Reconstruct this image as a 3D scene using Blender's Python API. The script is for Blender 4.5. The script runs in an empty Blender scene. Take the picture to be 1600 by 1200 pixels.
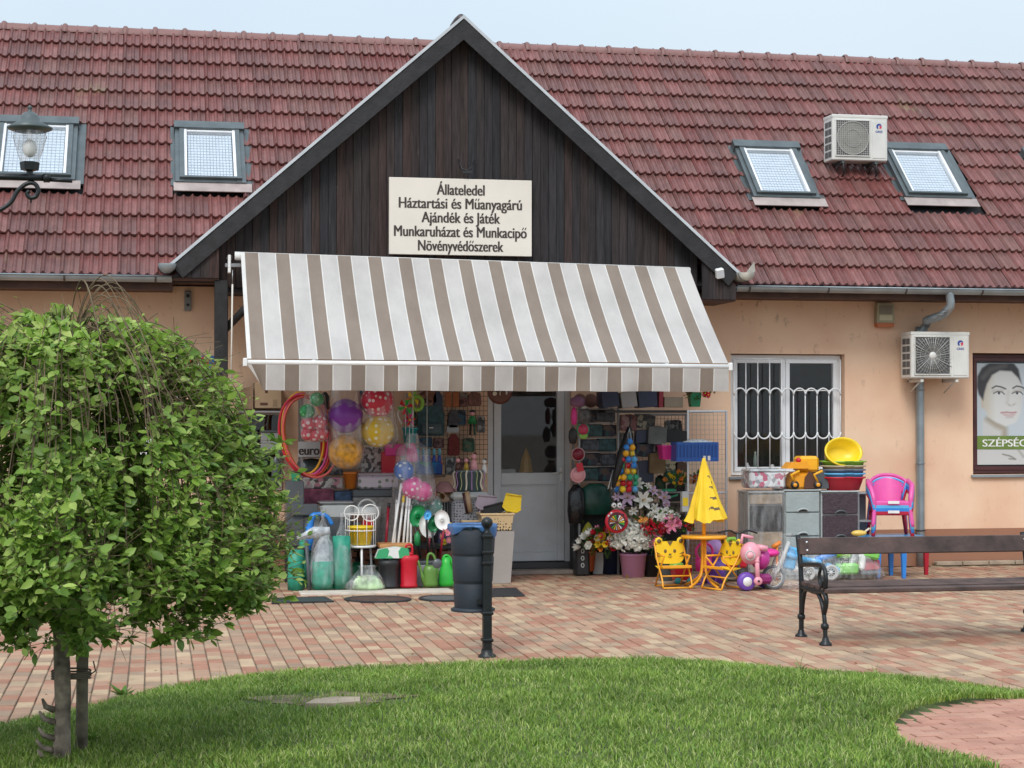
import bpy, bmesh, math, random
import numpy as np
from mathutils import Vector, Matrix, Euler, noise
random.seed(7)
R = math.radians
S = bpy.context.scene
COL = S.collection
# ------------------------------------------------------------------ camera, sky, sun, exposure
F = 2850.0; D = 20.0; CAMZ = 1.75; YAW = R(11.1); PITCH = math.atan(50 / F)
cd = bpy.data.cameras.new('camera'); cam = bpy.data.objects.new('camera', cd); COL.objects.link(cam)
cam.location = (0, -D, CAMZ); cam.rotation_euler = (math.pi / 2 + PITCH, 0, -YAW)
cd.sensor_width = 36; cd.lens = F * 36 / 1600; cd.clip_start = .1; cd.clip_end = 1000
S.camera = cam
S.render.resolution_x = 1024; S.render.resolution_y = 768
S.view_settings.view_transform = 'Standard'; S.view_settings.look = 'None'
S.view_settings.exposure = 0.25; S.view_settings.gamma = 1; S.view_settings.use_curve_mapping = False
SUN_EL, SUN_AZ = 46, 205          # azimuth measured clockwise from +Y
w = bpy.data.worlds.new('World'); S.world = w; w.use_nodes = True
nt = w.node_tree; nt.nodes.clear()
sky = nt.nodes.new('ShaderNodeTexSky'); sky.sky_type = 'NISHITA'; sky.sun_disc = False
sky.sun_elevation = R(SUN_EL); sky.sun_rotation = R(SUN_AZ); sky.air_density = 1.2; sky.dust_density = 2.5; sky.ozone_density = 1.5
mx = nt.nodes.new('ShaderNodeMix'); mx.data_type = 'RGBA'; mx.inputs[0].default_value = .8
tc = nt.nodes.new('ShaderNodeTexCoord'); nz = nt.nodes.new('ShaderNodeTexNoise'); nz.inputs['Scale'].default_value = 2.2; nz.inputs['Detail'].default_value = 4
cr = nt.nodes.new('ShaderNodeValToRGB')
cr.color_ramp.elements[0].position = .3; cr.color_ramp.elements[0].color = (.52, .61, .685, 1)
cr.color_ramp.elements[1].position = .7; cr.color_ramp.elements[1].color = (.585, .655, .71, 1)
sc = nt.nodes.new('ShaderNodeVectorMath'); sc.operation = 'SCALE'; sc.inputs['Scale'].default_value = 10
bg = nt.nodes.new('ShaderNodeBackground'); bg.inputs['Strength'].default_value = .105
wo = nt.nodes.new('ShaderNodeOutputWorld')
L = nt.links.new
L(tc.outputs['Generated'], nz.inputs['Vector']); L(nz.outputs['Fac'], cr.inputs['Fac']); L(cr.outputs['Color'], sc.inputs[0])
L(sky.outputs['Color'], mx.inputs['A']); L(sc.outputs[0], mx.inputs['B']); 
sx_ = nt.nodes.new('ShaderNodeSeparateXYZ'); mr = nt.nodes.new('ShaderNodeMapRange'); mr.inputs[1].default_value = 0; mr.inputs[2].default_value = 1; mr.inputs[3].default_value = .92; mr.inputs[4].default_value = 2.1   # overcast sky: brighter towards the zenith
s2 = nt.nodes.new('ShaderNodeVectorMath'); s2.operation = 'SCALE'
L(tc.outputs['Generated'], sx_.inputs[0]); L(sx_.outputs[2], mr.inputs[0]); L(mx.outputs['Result'], s2.inputs[0]); L(mr.outputs[0], s2.inputs['Scale']); L(s2.outputs[0], bg.inputs['Color']); L(bg.outputs[0], wo.inputs['Surface'])
sd = bpy.data.lights.new('sun', 'SUN'); sd.energy = 1.5; sd.angle = R(22); sd.color = (1, .965, .92)
so = bpy.data.objects.new('sun', sd); COL.objects.link(so)
so.rotation_euler = (R(90 - SUN_EL), 0, R(180 - SUN_AZ) )
_az = R(SUN_AZ); _dir = Vector((math.sin(_az) * math.cos(R(SUN_EL)), math.cos(_az) * math.cos(R(SUN_EL)), math.sin(R(SUN_EL))))
so.rotation_euler = _dir.to_track_quat('Z', 'Y').to_euler()

# ------------------------------------------------------------------ placing helpers (photo measurements -> metres)
_RM = Euler((math.pi / 2 + PITCH, 0, -YAW)).to_matrix(); _C = Vector((0, -D, CAMZ))
def ray(px, py): return _RM @ Vector(((px - 800) / F, (600 - py) / F, -1))
def P(px, py, Y):
    d = ray(px, py); t = (Y + D) / d.y; return _C + d * t
def G(px, py, z=0.0):
    d = ray(px, py); t = (z - CAMZ) / d.z; return _C + d * t
def proj(p):
    q = _RM.transposed() @ (Vector(p) - _C)
    return (800 + F * q.x / -q.z, 600 - F * q.y / -q.z)
def bb(x0, x1, y0, y1, Y):            # -> centre x, bottom z, width, height on the plane at depth Y
    a = P(x0, y1, Y); b = P(x1, y1, Y); c = P((x0 + x1) / 2, y0, Y); d = P((x0 + x1) / 2, y1, Y)
    return (a.x + b.x) / 2, d.z, b.x - a.x, c.z - d.z
def yof(py, px=800, z=0.0): return G(px, py, z).y

# ------------------------------------------------------------------ materials
M = {}
def mat(name, col, rough=.55, metal=0, var=.08, scale=6, bump=0, bscale=40, spec=.5, trans=0, sub=0, coat=0):
    if name in M: return M[name]
    m = bpy.data.materials.new(name); m.use_nodes = True; n = m.node_tree; b = n.nodes['Principled BSDF']
    b.inputs['Roughness'].default_value = rough; b.inputs['Metallic'].default_value = metal
    b.inputs['Specular IOR Level'].default_value = spec
    if coat: b.inputs['Coat Weight'].default_value = coat
    t = n.nodes.new('ShaderNodeTexCoord')
    if var:
        z = n.nodes.new('ShaderNodeTexNoise'); z.inputs['Scale'].default_value = scale; z.inputs['Detail'].default_value = 5
        n.links.new(t.outputs['Object'], z.inputs['Vector'])
        r = n.nodes.new('ShaderNodeMapRange'); r.inputs[1].default_value = .3; r.inputs[2].default_value = .7
        r.inputs[3].default_value = 1 - var * 1.6; r.inputs[4].default_value = 1 + var
        n.links.new(z.outputs['Fac'], r.inputs[0])
        s = n.nodes.new('ShaderNodeVectorMath'); s.operation = 'SCALE'; s.inputs[0].default_value = col[:3]
        n.links.new(r.outputs[0], s.inputs['Scale']); n.links.new(s.outputs[0], b.inputs['Base Color'])
    else: b.inputs['Base Color'].default_value = (*col[:3], 1)
    if bump:
        z = n.nodes.new('ShaderNodeTexNoise'); z.inputs['Scale'].default_value = bscale; z.inputs['Detail'].default_value = 4
        n.links.new(t.outputs['Object'], z.inputs['Vector'])
        u = n.nodes.new('ShaderNodeBump'); u.inputs['Strength'].default_value = bump; u.inputs['Distance'].default_value = .01
        n.links.new(z.outputs['Fac'], u.inputs['Height']); n.links.new(u.outputs[0], b.inputs['Normal'])
    if trans: b.inputs['Transmission Weight'].default_value = trans
    M[name] = m; return m
def node_mat(name, rough=.7, spec=.4):
    m = bpy.data.materials.new(name); m.use_nodes = True; M[name] = m
    n = m.node_tree; b = n.nodes['Principled BSDF']; b.inputs['Roughness'].default_value = rough; b.inputs['Specular IOR Level'].default_value = spec
    return m, n, b
def nd(n, typ, **kw):
    x = n.nodes.new('ShaderNode' + typ)
    for k, v in kw.items():
        if k.startswith('i_'):
            key = k[2:]; key = int(key) if key.isdigit() else key.replace('_', ' ')
            x.inputs[key].default_value = v
        else: setattr(x, k, v)
    return x
def ramp(n, stops, interp='LINEAR'):
    c = n.nodes.new('ShaderNodeValToRGB'); c.color_ramp.interpolation = interp; e = c.color_ramp.elements
    while len(e) < len(stops): e.new(.5)
    for el, (p, col) in zip(e, stops): el.position = p; el.color = (*col, 1)
    return c
def scaled(n, coord, sc):
    mp = n.nodes.new('ShaderNodeMapping'); mp.inputs['Scale'].default_value = sc; n.links.new(coord, mp.inputs['Vector']); return mp.outputs[0]
def mixc(n, a, b, fac, blend='MIX'):
    x = n.nodes.new('ShaderNodeMix'); x.data_type = 'RGBA'; x.blend_type = blend
    for k, v in (('A', a), ('B', b)):
        if isinstance(v, tuple): x.inputs[k].default_value = (*v, 1)
        else: n.links.new(v, x.inputs[k])
    if isinstance(fac, (int, float)): x.inputs[0].default_value = fac
    else: n.links.new(fac, x.inputs[0])
    return x.outputs['Result']

def plastic(name, col, rough=.35): return mat(name, col, rough, var=.05, scale=9, coat=.0)

def thin_film(name, col=(.9, .95, 1), gloss=.12, alpha=.25, bump=.6):     # clear plastic bags and window panes
    m = bpy.data.materials.new(name); m.use_nodes = True; n = m.node_tree; n.nodes.clear()
    o = n.nodes.new('ShaderNodeOutputMaterial'); tr = nd(n, 'BsdfTransparent'); gl = nd(n, 'BsdfGlossy', i_Roughness=gloss); df = nd(n, 'BsdfDiffuse')
    df.inputs['Color'].default_value = (*col, 1)
    a = n.nodes.new('ShaderNodeMixShader'); b = n.nodes.new('ShaderNodeMixShader'); a.inputs[0].default_value = alpha
    lw = nd(n, 'LayerWeight', i_Blend=.5); pw = nd(n, 'Math', operation='POWER'); pw.inputs[1].default_value = 4; n.links.new(lw.outputs['Facing'], pw.inputs[0])
    fr = nd(n, 'MapRange', i_3=.035, i_4=.9); n.links.new(pw.outputs[0], fr.inputs[0])
    if bump:
        t = nd(n, 'TexCoord'); z = nd(n, 'TexNoise', i_Scale=14.0, i_Detail=3.0); u = nd(n, 'Bump', i_Strength=bump, i_Distance=.04)
        n.links.new(scaled(n, t.outputs['Object'], (1, 1, .22)), z.inputs['Vector']); n.links.new(z.outputs['Fac'], u.inputs['Height'])
        n.links.new(u.outputs[0], gl.inputs['Normal']); n.links.new(u.outputs[0], lw.inputs['Normal']); n.links.new(u.outputs[0], df.inputs['Normal'])
        r = ramp(n, [(.45, (alpha * .4,) * 3), (.66, (min(1, alpha * 1.9),) * 3)]); n.links.new(z.outputs['Fac'], r.inputs[0]); n.links.new(r.outputs[0], a.inputs[0])
    n.links.new(tr.outputs[0], a.inputs[1]); n.links.new(df.outputs[0], a.inputs[2])
    n.links.new(fr.outputs[0], b.inputs[0]); n.links.new(a.outputs[0], b.inputs[1]); n.links.new(gl.outputs[0], b.inputs[2]); n.links.new(b.outputs[0], o.inputs[0])
    M[name] = m; return m

# ------------------------------------------------------------------ mesh builder
def spline(pts, k=8):
    pts = [Vector(p) for p in pts]; q = [pts[0] * 2 - pts[1]] + pts + [pts[-1] * 2 - pts[-2]]; out = []
    for i in range(1, len(q) - 2):
        a, b, c, d = q[i - 1:i + 3]
        for j in range(k):
            t = j / k; out.append(.5 * ((2 * b) + (c - a) * t + (2 * a - 5 * b + 4 * c - d) * t * t + (3 * b - a - 3 * c + d) * t ** 3))
    return out + [pts[-1]]
class MB:
    def __init__(s): s.v = []; s.f = []; s.mi = []; s.mats = []; s.sm = []
    def _m(s, m):
        if m not in s.mats: s.mats.append(m)
        return s.mats.index(m)
    def add(s, vs, fs, m, smooth=False):
        b = len(s.v); k = s._m(m); s.v += [tuple(v) for v in vs]
        for f in fs: s.f.append([b + i for i in f]); s.mi.append(k); s.sm.append(smooth)
        return s
    def box(s, x0, x1, y0, y1, z0, z1, m, bev=0, T=None):
        c = ((x0 + x1) / 2, (y0 + y1) / 2, (z0 + z1) / 2); h = (abs(x1 - x0) / 2, abs(y1 - y0) / 2, abs(z1 - z0) / 2)
        if not bev:
            vs = [Vector((c[0] + i * h[0], c[1] + j * h[1], c[2] + k * h[2])) for i in (-1, 1) for j in (-1, 1) for k in (-1, 1)]
            fs = [(0, 1, 3, 2), (4, 6, 7, 5), (0, 4, 5, 1), (2, 3, 7, 6), (0, 2, 6, 4), (1, 5, 7, 3)]
        else:
            bev = min(bev, min(h) * .95); vs = []; idx = {}
            for i in (-1, 1):
                for j in (-1, 1):
                    for k in (-1, 1):
                        for a in range(3):
                            sg = (i, j, k); idx[(i, j, k, a)] = len(vs)
                            vs.append(Vector([c[q] + sg[q] * (h[q] - (0 if q == a else bev)) for q in range(3)]))
            fs = []
            def key(a, s1, b, s2, c_, s3): d = [0, 0, 0]; d[a] = s1; d[b] = s2; d[c_] = s3; return tuple(d)
            for a in range(3):
                b, d = (a + 1) % 3, (a + 2) % 3
                for s1 in (-1, 1):
                    fs.append([idx[key(a, s1, b, p, d, q) + (a,)] for p, q in ((-1, -1), (1, -1), (1, 1), (-1, 1))])
                for s1 in (-1, 1):
                    for s2 in (-1, 1):
                        fs.append([idx[key(a, s1, b, s2, d, -1) + (a,)], idx[key(a, s1, b, s2, d, 1) + (a,)], idx[key(a, s1, b, s2, d, 1) + (b,)], idx[key(a, s1, b, s2, d, -1) + (b,)]])
            for i in (-1, 1):
                for j in (-1, 1):
                    for k in (-1, 1): fs.append([idx[(i, j, k, q)] for q in range(3)])
        if T is not None: vs = [T @ v for v in vs]
        return s.add(vs, fs, m)
    def tube(s, pts, r, m, seg=8, closed=False, caps=True):
        pts = [Vector(p) for p in pts]; n = len(pts); rs = r if isinstance(r, (list, tuple)) else [r] * n
        vs = []; prev = None
        for i, p in enumerate(pts):
            a = pts[(i - 1) % n] if (closed or i > 0) else p; b = pts[(i + 1) % n] if (closed or i < n - 1) else p
            t = (b - a).normalized() if (b - a).length > 1e-9 else Vector((0, 0, 1))
            if prev is None: u = t.orthogonal().normalized()
            else:
                u = prev - t * prev.dot(t); u = u.normalized() if u.length > 1e-6 else t.orthogonal().normalized()
            prev = u; w_ = t.cross(u)
            for k in range(seg):
                an = 2 * math.pi * k / seg; vs.append(p + (u * math.cos(an) + w_ * math.sin(an)) * rs[i])
        fs = []
        for i in range(n if closed else n - 1):
            j = (i + 1) % n
            for k in range(seg): l = (k + 1) % seg; fs.append((i * seg + k, i * seg + l, j * seg + l, j * seg + k))
        if caps and not closed: fs.append(list(range(seg))[::-1]); fs.append([(n - 1) * seg + k for k in range(seg)])
        return s.add(vs, fs, m, True)
    def rod(s, a, b, r, m, seg=8): return s.tube([a, b], r, m, seg)
    def lathe(s, prof, m, c=(0, 0, 0), seg=24, axis='Z', sx=1, sy=1, T=None, smooth=True, a0=0, a1=360):
        vs = []; n = len(prof); full = abs(a1 - a0) >= 360; k_ = seg if full else seg + 1
        for r, z in prof:
            for k in range(k_):
                an = R(a0) + R(a1 - a0) * k / seg; x, y = r * math.cos(an) * sx, r * math.sin(an) * sy
                v = Vector((x, y, z)) if axis == 'Z' else (Vector((x, z, y)) if axis == 'Y' else Vector((z, x, y)))
                if T is not None: v = T @ v
                vs.append(v + Vector(c))
        fs = []
        for i in range(n - 1):
            for k in range(seg): l = (k + 1) % k_; fs.append((i * k_ + k, i * k_ + l, (i + 1) * k_ + l, (i + 1) * k_ + k))
        return s.add(vs, fs, m, smooth)
    def ball(s, c, r, m, seg=16, sq=(1, 1, 1)):
        pr = [(max(1e-4, math.sin(math.pi * i / (seg // 2)) * r), -math.cos(math.pi * i / (seg // 2)) * r) for i in range(seg // 2 + 1)]
        T = Matrix.Diagonal(sq)
        return s.lathe(pr, m, c, seg, T=T)
    def torus(s, c, R_, r, m, axis='Y', seg=40, ts=8, sx=1, sz=1, T=None):
        pts = []
        for k in range(seg):
            a = 2 * math.pi * k / seg; x, z = R_ * math.cos(a) * sx, R_ * math.sin(a) * sz
            p = Vector((x, 0, z)) if axis == 'Y' else (Vector((x, z, 0)) if axis == 'Z' else Vector((0, x, z)))
            if T is not None: p = T @ p
            pts.append(p + Vector(c))
        return s.tube(pts, r, m, ts, closed=True)
    def prism(s, poly, y0, y1, m, T=None, smooth=False):         # poly in x,z ; extruded along y
        n = len(poly); vs = [Vector((x, y0, z)) for x, z in poly] + [Vector((x, y1, z)) for x, z in poly]
        if T is not None: vs = [T @ v for v in vs]
        fs = [list(range(n)), list(range(n, 2 * n))[::-1]]
        s.add(vs, fs, m, False); b = len(s.v) - 2 * n; k = s._m(m)
        for i in range(n): j = (i + 1) % n; s.f.append([b + i, b + n + i, b + n + j, b + j]); s.mi.append(k); s.sm.append(smooth)
        return s
    def frustum(s, w0, d0, w1, d1, z0, z1, m, c=(0, 0), open_top=False, wall=.006, bev=0):   # rectangular tapered tub
        def ring(w_, d_, z): return [Vector((c[0] + i * w_ / 2, c[1] + j * d_ / 2, z)) for i, j in ((-1, -1), (1, -1), (1, 1), (-1, 1))]
        vs = ring(w0, d0, z0) + ring(w1, d1, z1); fs = [(3, 2, 1, 0)] + [(i, (i + 1) % 4, 4 + (i + 1) % 4, 4 + i) for i in range(4)]
        if open_top:
            vs += ring(w1 - 2 * wall, d1 - 2 * wall, z1) + ring(w0 - 2 * wall, d0 - 2 * wall, z0 + wall)
            fs += [(4 + i, 4 + (i + 1) % 4, 8 + (i + 1) % 4, 8 + i) for i in range(4)] + [(8 + i, 8 + (i + 1) % 4, 12 + (i + 1) % 4, 12 + i) for i in range(4)] + [(12, 13, 14, 15)]
        else: fs.append((4, 5, 6, 7))
        return s.add(vs, fs, m)
    def shift(s, d):
        s.v = [(x - d[0], y - d[1], z - d[2]) for x, y, z in s.v]; return s
    def mesh(s, name, fix=True):
        me = bpy.data.meshes.new(name); me.from_pydata(s.v, [], s.f)
        for m in s.mats: me.materials.append(m)
        me.polygons.foreach_set('material_index', s.mi); me.polygons.foreach_set('use_smooth', s.sm)
        if fix:
            bm = bmesh.new(); bm.from_mesh(me); bmesh.ops.recalc_face_normals(bm, faces=bm.faces); bm.to_mesh(me); bm.free()
        me.update(); return me
    def build(s, name, parent=None, label=None, cat=None, group=None, kind=None, loc=None, rz=0, fix=True):
        o = bpy.data.objects.new(name, s.mesh(name, fix)); COL.objects.link(o)
        if parent: o.parent = parent
        if loc is not None: o.location = loc
        if rz: o.rotation_euler.z = rz
        return tag(o, label, cat, group, kind)
def tag(o, label=None, cat=None, group=None, kind=None):
    for k, v in (('label', label), ('category', cat), ('group', group), ('kind', kind)):
        if v: o[k] = v
    return o
def thing(name, label, cat, loc=(0, 0, 0), rz=0, group=None):
    o = bpy.data.objects.new(name, None); COL.objects.link(o); o.location = loc; o.rotation_euler.z = rz; o.empty_display_size = .1
    return tag(o, label, cat, group)
def wpart(mb, name, root, parent=None, label=None, fix=True):     # vertices given in world metres -> a part of root
    return mb.shift(root.location).build(name, parent or root, label, fix=fix)
def wthing(mb, name, label, cat, loc=None, group=None, fix=True):
    if loc is None:
        a = np.array(mb.v); loc = ((a[:, 0].min() + a[:, 0].max()) / 2, (a[:, 1].min() + a[:, 1].max()) / 2, a[:, 2].min())
    return mb.shift(loc).build(name, None, label, cat, group, loc=loc, fix=fix)
def struct(name, loc=(0, 0, 0)): o = bpy.data.objects.new(name, None); COL.objects.link(o); o.location = loc; o['kind'] = 'structure'; return o
def inst(name, me, parent=None, loc=(0, 0, 0), rot=(0, 0, 0), sc=None, label=None, cat=None, group=None):
    o = bpy.data.objects.new(name, me); COL.objects.link(o); o.location = loc; o.rotation_euler = rot
    if sc: o.scale = sc
    if parent: o.parent = parent
    return tag(o, label, cat, group)
_kids = {}
def copy_tree(o, parent=None, loc=None, rz=None, label=None):
    c = o.copy(); COL.objects.link(c); c.parent = parent
    for ch in [x for x in COL.objects if x.parent == o]: copy_tree(ch, c)
    if loc is not None: c.location = loc
    if rz is not None: c.rotation_euler.z = rz
    if label: c['label'] = label
    return c
def text(body, x0, x1, zc, h, y, m, name='lettering', parent=None, bold=.03, depth=.002, slope=0):
    """flat lettering facing the camera side (-Y); fitted to x0..x1, letter body height h centred at zc"""
    def tm(bd):
        cu = bpy.data.curves.new('t', 'FONT'); cu.body = bd; cu.size = 1; cu.align_x = 'LEFT'; o = bpy.data.objects.new('t', cu); COL.objects.link(o); dg = bpy.context.evaluated_depsgraph_get(); dg.update()
        m_ = bpy.data.meshes.new_from_object(o.evaluated_get(dg)); bpy.data.objects.remove(o); c_ = np.empty(len(m_.vertices) * 3); m_.vertices.foreach_get('co', c_); return c_.reshape(-1, 3)[:, 0].max()
    plain = body.replace('ű', 'u').replace('ő', 'o'); dbl = [(tm(plain[:i]), tm(plain[:i + 1])) for i, ch in enumerate(body) if ch in 'űő']; body = plain
    cu = bpy.data.curves.new('t', 'FONT'); cu.body = body; cu.size = 1; cu.offset = 0; cu.extrude = 0; cu.align_x = 'LEFT'
    o = bpy.data.objects.new('t', cu); COL.objects.link(o); dg = bpy.context.evaluated_depsgraph_get(); dg.update()
    me = bpy.data.meshes.new_from_object(o.evaluated_get(dg)); bpy.data.objects.remove(o)
    n = len(me.vertices); co = np.empty(n * 3); me.vertices.foreach_get('co', co); co = co.reshape(-1, 3)
    a, b = co[:, 0].min(), co[:, 0].max()
    X = x0 + (co[:, 0] - a) / (b - a) * (x1 - x0); Z = zc + (co[:, 1] - .35) * h / .7 + slope * (X - x0)
    out = np.stack([X, np.full(n, y), Z], 1); polys = [list(p.vertices) for p in me.polygons]; V = []; Fs = []
    for k, dx in enumerate((-bold, 0, bold)):
        o2 = out.copy(); o2[:, 0] += dx * h; o2[:, 1] -= k * .0004; Fs += [[i + n * k for i in p] for p in polys]; V += o2.tolist()
    for p_, q_ in dbl:      # the double acute accents of the Hungarian letters
        xm = x0 + ((p_ + q_) / 2 + .03 - a) / (b - a) * (x1 - x0)
        for dx in (-.11, .13):
            xs_ = xm + dx * h; zb = zc + .27 * h; k = len(V); V += [[xs_ - .05 * h, y, zb], [xs_ + .04 * h, y, zb], [xs_ + .15 * h, y, zb + .22 * h], [xs_ + .04 * h, y, zb + .22 * h]]; Fs.append([k, k + 1, k + 2, k + 3])
    me = bpy.data.meshes.new(name); me.from_pydata(V, [], Fs); me.materials.append(m); me.update()
    q = bpy.data.objects.new(name, me); COL.objects.link(q); q.parent = parent; return q
# ================================================================== SETTING
# ---- materials of the setting
def wall_mat():
    m, n, b = node_mat('salmon_render', .9, .2); t = nd(n, 'TexCoord').outputs['Object']
    z = nd(n, 'TexNoise', i_Scale=1.1, i_Detail=6.0); n.links.new(t, z.inputs[0])
    c = ramp(n, [(.35, (.74, .47, .325)), (.65, (.84, .61, .435))]); n.links.new(z.outputs['Fac'], c.inputs[0])
    s = nd(n, 'TexNoise', i_Scale=9.0, i_Detail=4.0, i_Roughness=.7); n.links.new(scaled(n, t, (1, 1, .6)), s.inputs[0])
    r = ramp(n, [(.59, (0, 0, 0)), (.70, (1, 1, 1))]); n.links.new(s.outputs['Fac'], r.inputs[0])
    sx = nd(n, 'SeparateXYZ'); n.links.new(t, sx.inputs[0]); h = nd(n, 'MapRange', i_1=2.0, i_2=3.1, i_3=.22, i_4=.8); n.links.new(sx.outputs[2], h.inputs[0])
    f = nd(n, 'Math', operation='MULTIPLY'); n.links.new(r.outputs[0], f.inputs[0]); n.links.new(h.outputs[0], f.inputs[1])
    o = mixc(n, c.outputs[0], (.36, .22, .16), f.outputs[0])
    # darker plinth paint
    pl = nd(n, 'Math', operation='LESS_THAN'); pl.inputs[1].default_value = .43; n.links.new(sx.outputs[2], pl.inputs[0])
    o = mixc(n, o, (.33, .165, .105), pl.outputs[0]); n.links.new(o, b.inputs['Base Color'])
    g = nd(n, 'TexNoise', i_Scale=90.0, i_Detail=3.0); n.links.new(t, g.inputs[0]); u = nd(n, 'Bump', i_Strength=.35, i_Distance=.006)
    n.links.new(g.outputs['Fac'], u.inputs['Height']); n.links.new(u.outputs[0], b.inputs['Normal']); return m
def rand_ramp(name, stops, src, rough, noise_scale=12, bump=.3, moss=None, dark=.25):
    m, n, b = node_mat(name, rough, .2 if 'paver' in name else .35)
    ge = nd(n, 'NewGeometry'); oi = nd(n, 'ObjectInfo'); rv = ge.outputs['Random Per Island'] if src == 'island' else oi.outputs['Random']
    c = ramp(n, stops, 'LINEAR'); n.links.new(rv, c.inputs[0]); pos = ge.outputs['Position']
    z = nd(n, 'TexNoise', i_Scale=float(noise_scale), i_Detail=6.0, i_Roughness=.65); n.links.new(pos, z.inputs[0])
    d = ramp(n, [(.3, (1 - dark,) * 3), (.65, (1.0,) * 3)]); n.links.new(z.outputs['Fac'], d.inputs[0])
    o = mixc(n, c.outputs[0], d.outputs[0], 1.0, 'MULTIPLY')
    if moss:
        z2 = nd(n, 'TexNoise', i_Scale=moss[1], i_Detail=7.0, i_Roughness=.7); n.links.new(pos, z2.inputs[0])
        d2 = ramp(n, [(moss[2], (0, 0, 0)), (moss[3], (1, 1, 1))]); n.links.new(z2.outputs['Fac'], d2.inputs[0]); o = mixc(n, o, moss[0], d2.outputs[0])
    n.links.new(o, b.inputs['Base Color'])
    u = nd(n, 'Bump', i_Strength=bump, i_Distance=.004); g = nd(n, 'TexNoise', i_Scale=120.0, i_Detail=3.0); n.links.new(pos, g.inputs[0]); n.links.new(g.outputs['Fac'], u.inputs['Height']); n.links.new(u.outputs[0], b.inputs['Normal'])
    return m
PAV = [(0, (.56, .41, .27)), (.12, (.50, .36, .235)), (.14, (.43, .22, .15)), (.38, (.39, .195, .13)), (.38, (.48, .30, .205)), (.60, (.42, .265, .18)), (.62, (.36, .25, .175)), (.84, (.42, .295, .205)), (.86, (.53, .39, .255)), (1, (.42, .235, .165))]
m_pav_i = rand_ramp('paver_mix', PAV, 'island', .8, 3, .4, ((.20, .17, .11), .9, .60, .78), .30); m_pav_o = rand_ramp('paver_mix_single', PAV, 'object', .8, 3, .4, ((.20, .17, .11), .9, .60, .78), .30)
RED = [(0, (.46, .235, .175)), (.5, (.52, .29, .215)), (1, (.41, .205, .15))]
m_red_i = rand_ramp('red_paver', RED, 'island', .8, 5, .4); m_red_o = rand_ramp('red_paver_single', RED, 'object', .8, 5, .4)
TIL = [(0, (.195, .068, .062)), (.35, (.255, .104, .094)), (.7, (.17, .076, .070)), (1, (.225, .108, .094))]
MOS = ((.24, .19, .11), .9, .64, .76)
m_til_i = rand_ramp('roof_tile_clay', TIL, 'island', .38, 7, .25, MOS, .35); m_til_o = rand_ramp('roof_tile_clay_single', TIL, 'object', .38, 7, .25, MOS, .35)
def board_mat():
    m, n, b = node_mat('stained_board', .75, .3); ge = nd(n, 'NewGeometry'); oi = nd(n, 'ObjectInfo')
    c = ramp(n, [(0, (.034, .025, .024)), (.25, (.020, .020, .023)), (.5, (.042, .026, .022)), (.75, (.024, .025, .029)), (.9, (.050, .026, .020)), (1, (.030, .030, .034))]); n.links.new(oi.outputs['Random'], c.inputs[0])
    z = nd(n, 'TexNoise', i_Scale=5.0, i_Detail=7.0, i_Roughness=.7); n.links.new(scaled(n, ge.outputs['Position'], (9, 9, .5)), z.inputs[0])
    d = ramp(n, [(.32, (.4,) * 3), (.68, (1.7,) * 3)]); n.links.new(z.outputs['Fac'], d.inputs[0]); o = mixc(n, c.outputs[0], d.outputs[0], 1.0, 'MULTIPLY')
    z2 = nd(n, 'TexNoise', i_Scale=3.0, i_Detail=8.0, i_Roughness=.8); n.links.new(scaled(n, ge.outputs['Position'], (9, 9, .9)), z2.inputs[0])
    d2 = ramp(n, [(.60, (0, 0, 0)), (.74, (.5,) * 3)]); n.links.new(z2.outputs['Fac'], d2.inputs[0]); o = mixc(n, o, (.17, .155, .15), d2.outputs[0])
    n.links.new(o, b.inputs['Base Color']); u = nd(n, 'Bump', i_Strength=.5, i_Distance=.004); n.links.new(z.outputs['Fac'], u.inputs['Height']); n.links.new(u.outputs[0], b.inputs['Normal']); return m
m_wall = wall_mat(); m_board = board_mat()
m_dwood = mat('dark_wood', (.019, .018, .020), .7, var=.3, scale=8, bump=.4, bscale=30)
m_bwood = mat('brown_soffit', (.085, .042, .032), .7, var=.25, scale=6)
m_flash = mat('white_flashing', (.52, .55, .58), .35, metal=.0, var=.08)
m_zinc = mat('zinc', (.33, .38, .41), .38, metal=.55, var=.15, scale=4)
m_zincd = mat('zinc_dark', (.085, .07, .07), .5, metal=.3)
m_white = mat('white_pvc', (.78, .80, .82), .35, var=.04)
m_gpvc = mat('door_pvc', (.60, .63, .66), .4, var=.05)
m_dgrey = mat('skylight_metal', (.105, .125, .13), .4, metal=.4, var=.12)
m_lead = mat('lead_apron', (.36, .30, .28), .6, var=.15)
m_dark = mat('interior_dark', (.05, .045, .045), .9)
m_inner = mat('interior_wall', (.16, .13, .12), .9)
m_curt = mat('blind_white', (.52, .59, .66), .8, var=.04)
m_blk = mat('black_iron', (.016, .019, .021), .4, metal=.3, var=.2, bump=.2)
m_brown = mat('mahogany_frame', (.075, .022, .024), .45, var=.2)
m_stone = mat('step_stone', (.30, .25, .22), .85, var=.2, bump=.4)
m_soil = mat('soil', (.20, .155, .09), .95, var=.35, scale=9, bump=.8, bscale=30)
m_concrete = mat('concrete', (.38, .30, .22), .9, var=.18, scale=5, bump=.4)
m_glass = thin_film('window_glass', (.6, .7, .75), .02, .006, 0)
m_black = mat('black_plastic', (.018, .018, .020), .45, var=.1)
m_wplastic = plastic('white_plastic', (.80, .80, .78), .35)

# ---- ground
g = MB(); g.add([(-150, -150, -.06), (150, -150, -.06), (150, 200, -.06), (-150, 200, -.06)], [(0, 1, 2, 3)], mat('ground_soil', (.2, .17, .13), .95, var=.3, scale=2)); g.build('ground', kind='structure')
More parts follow.
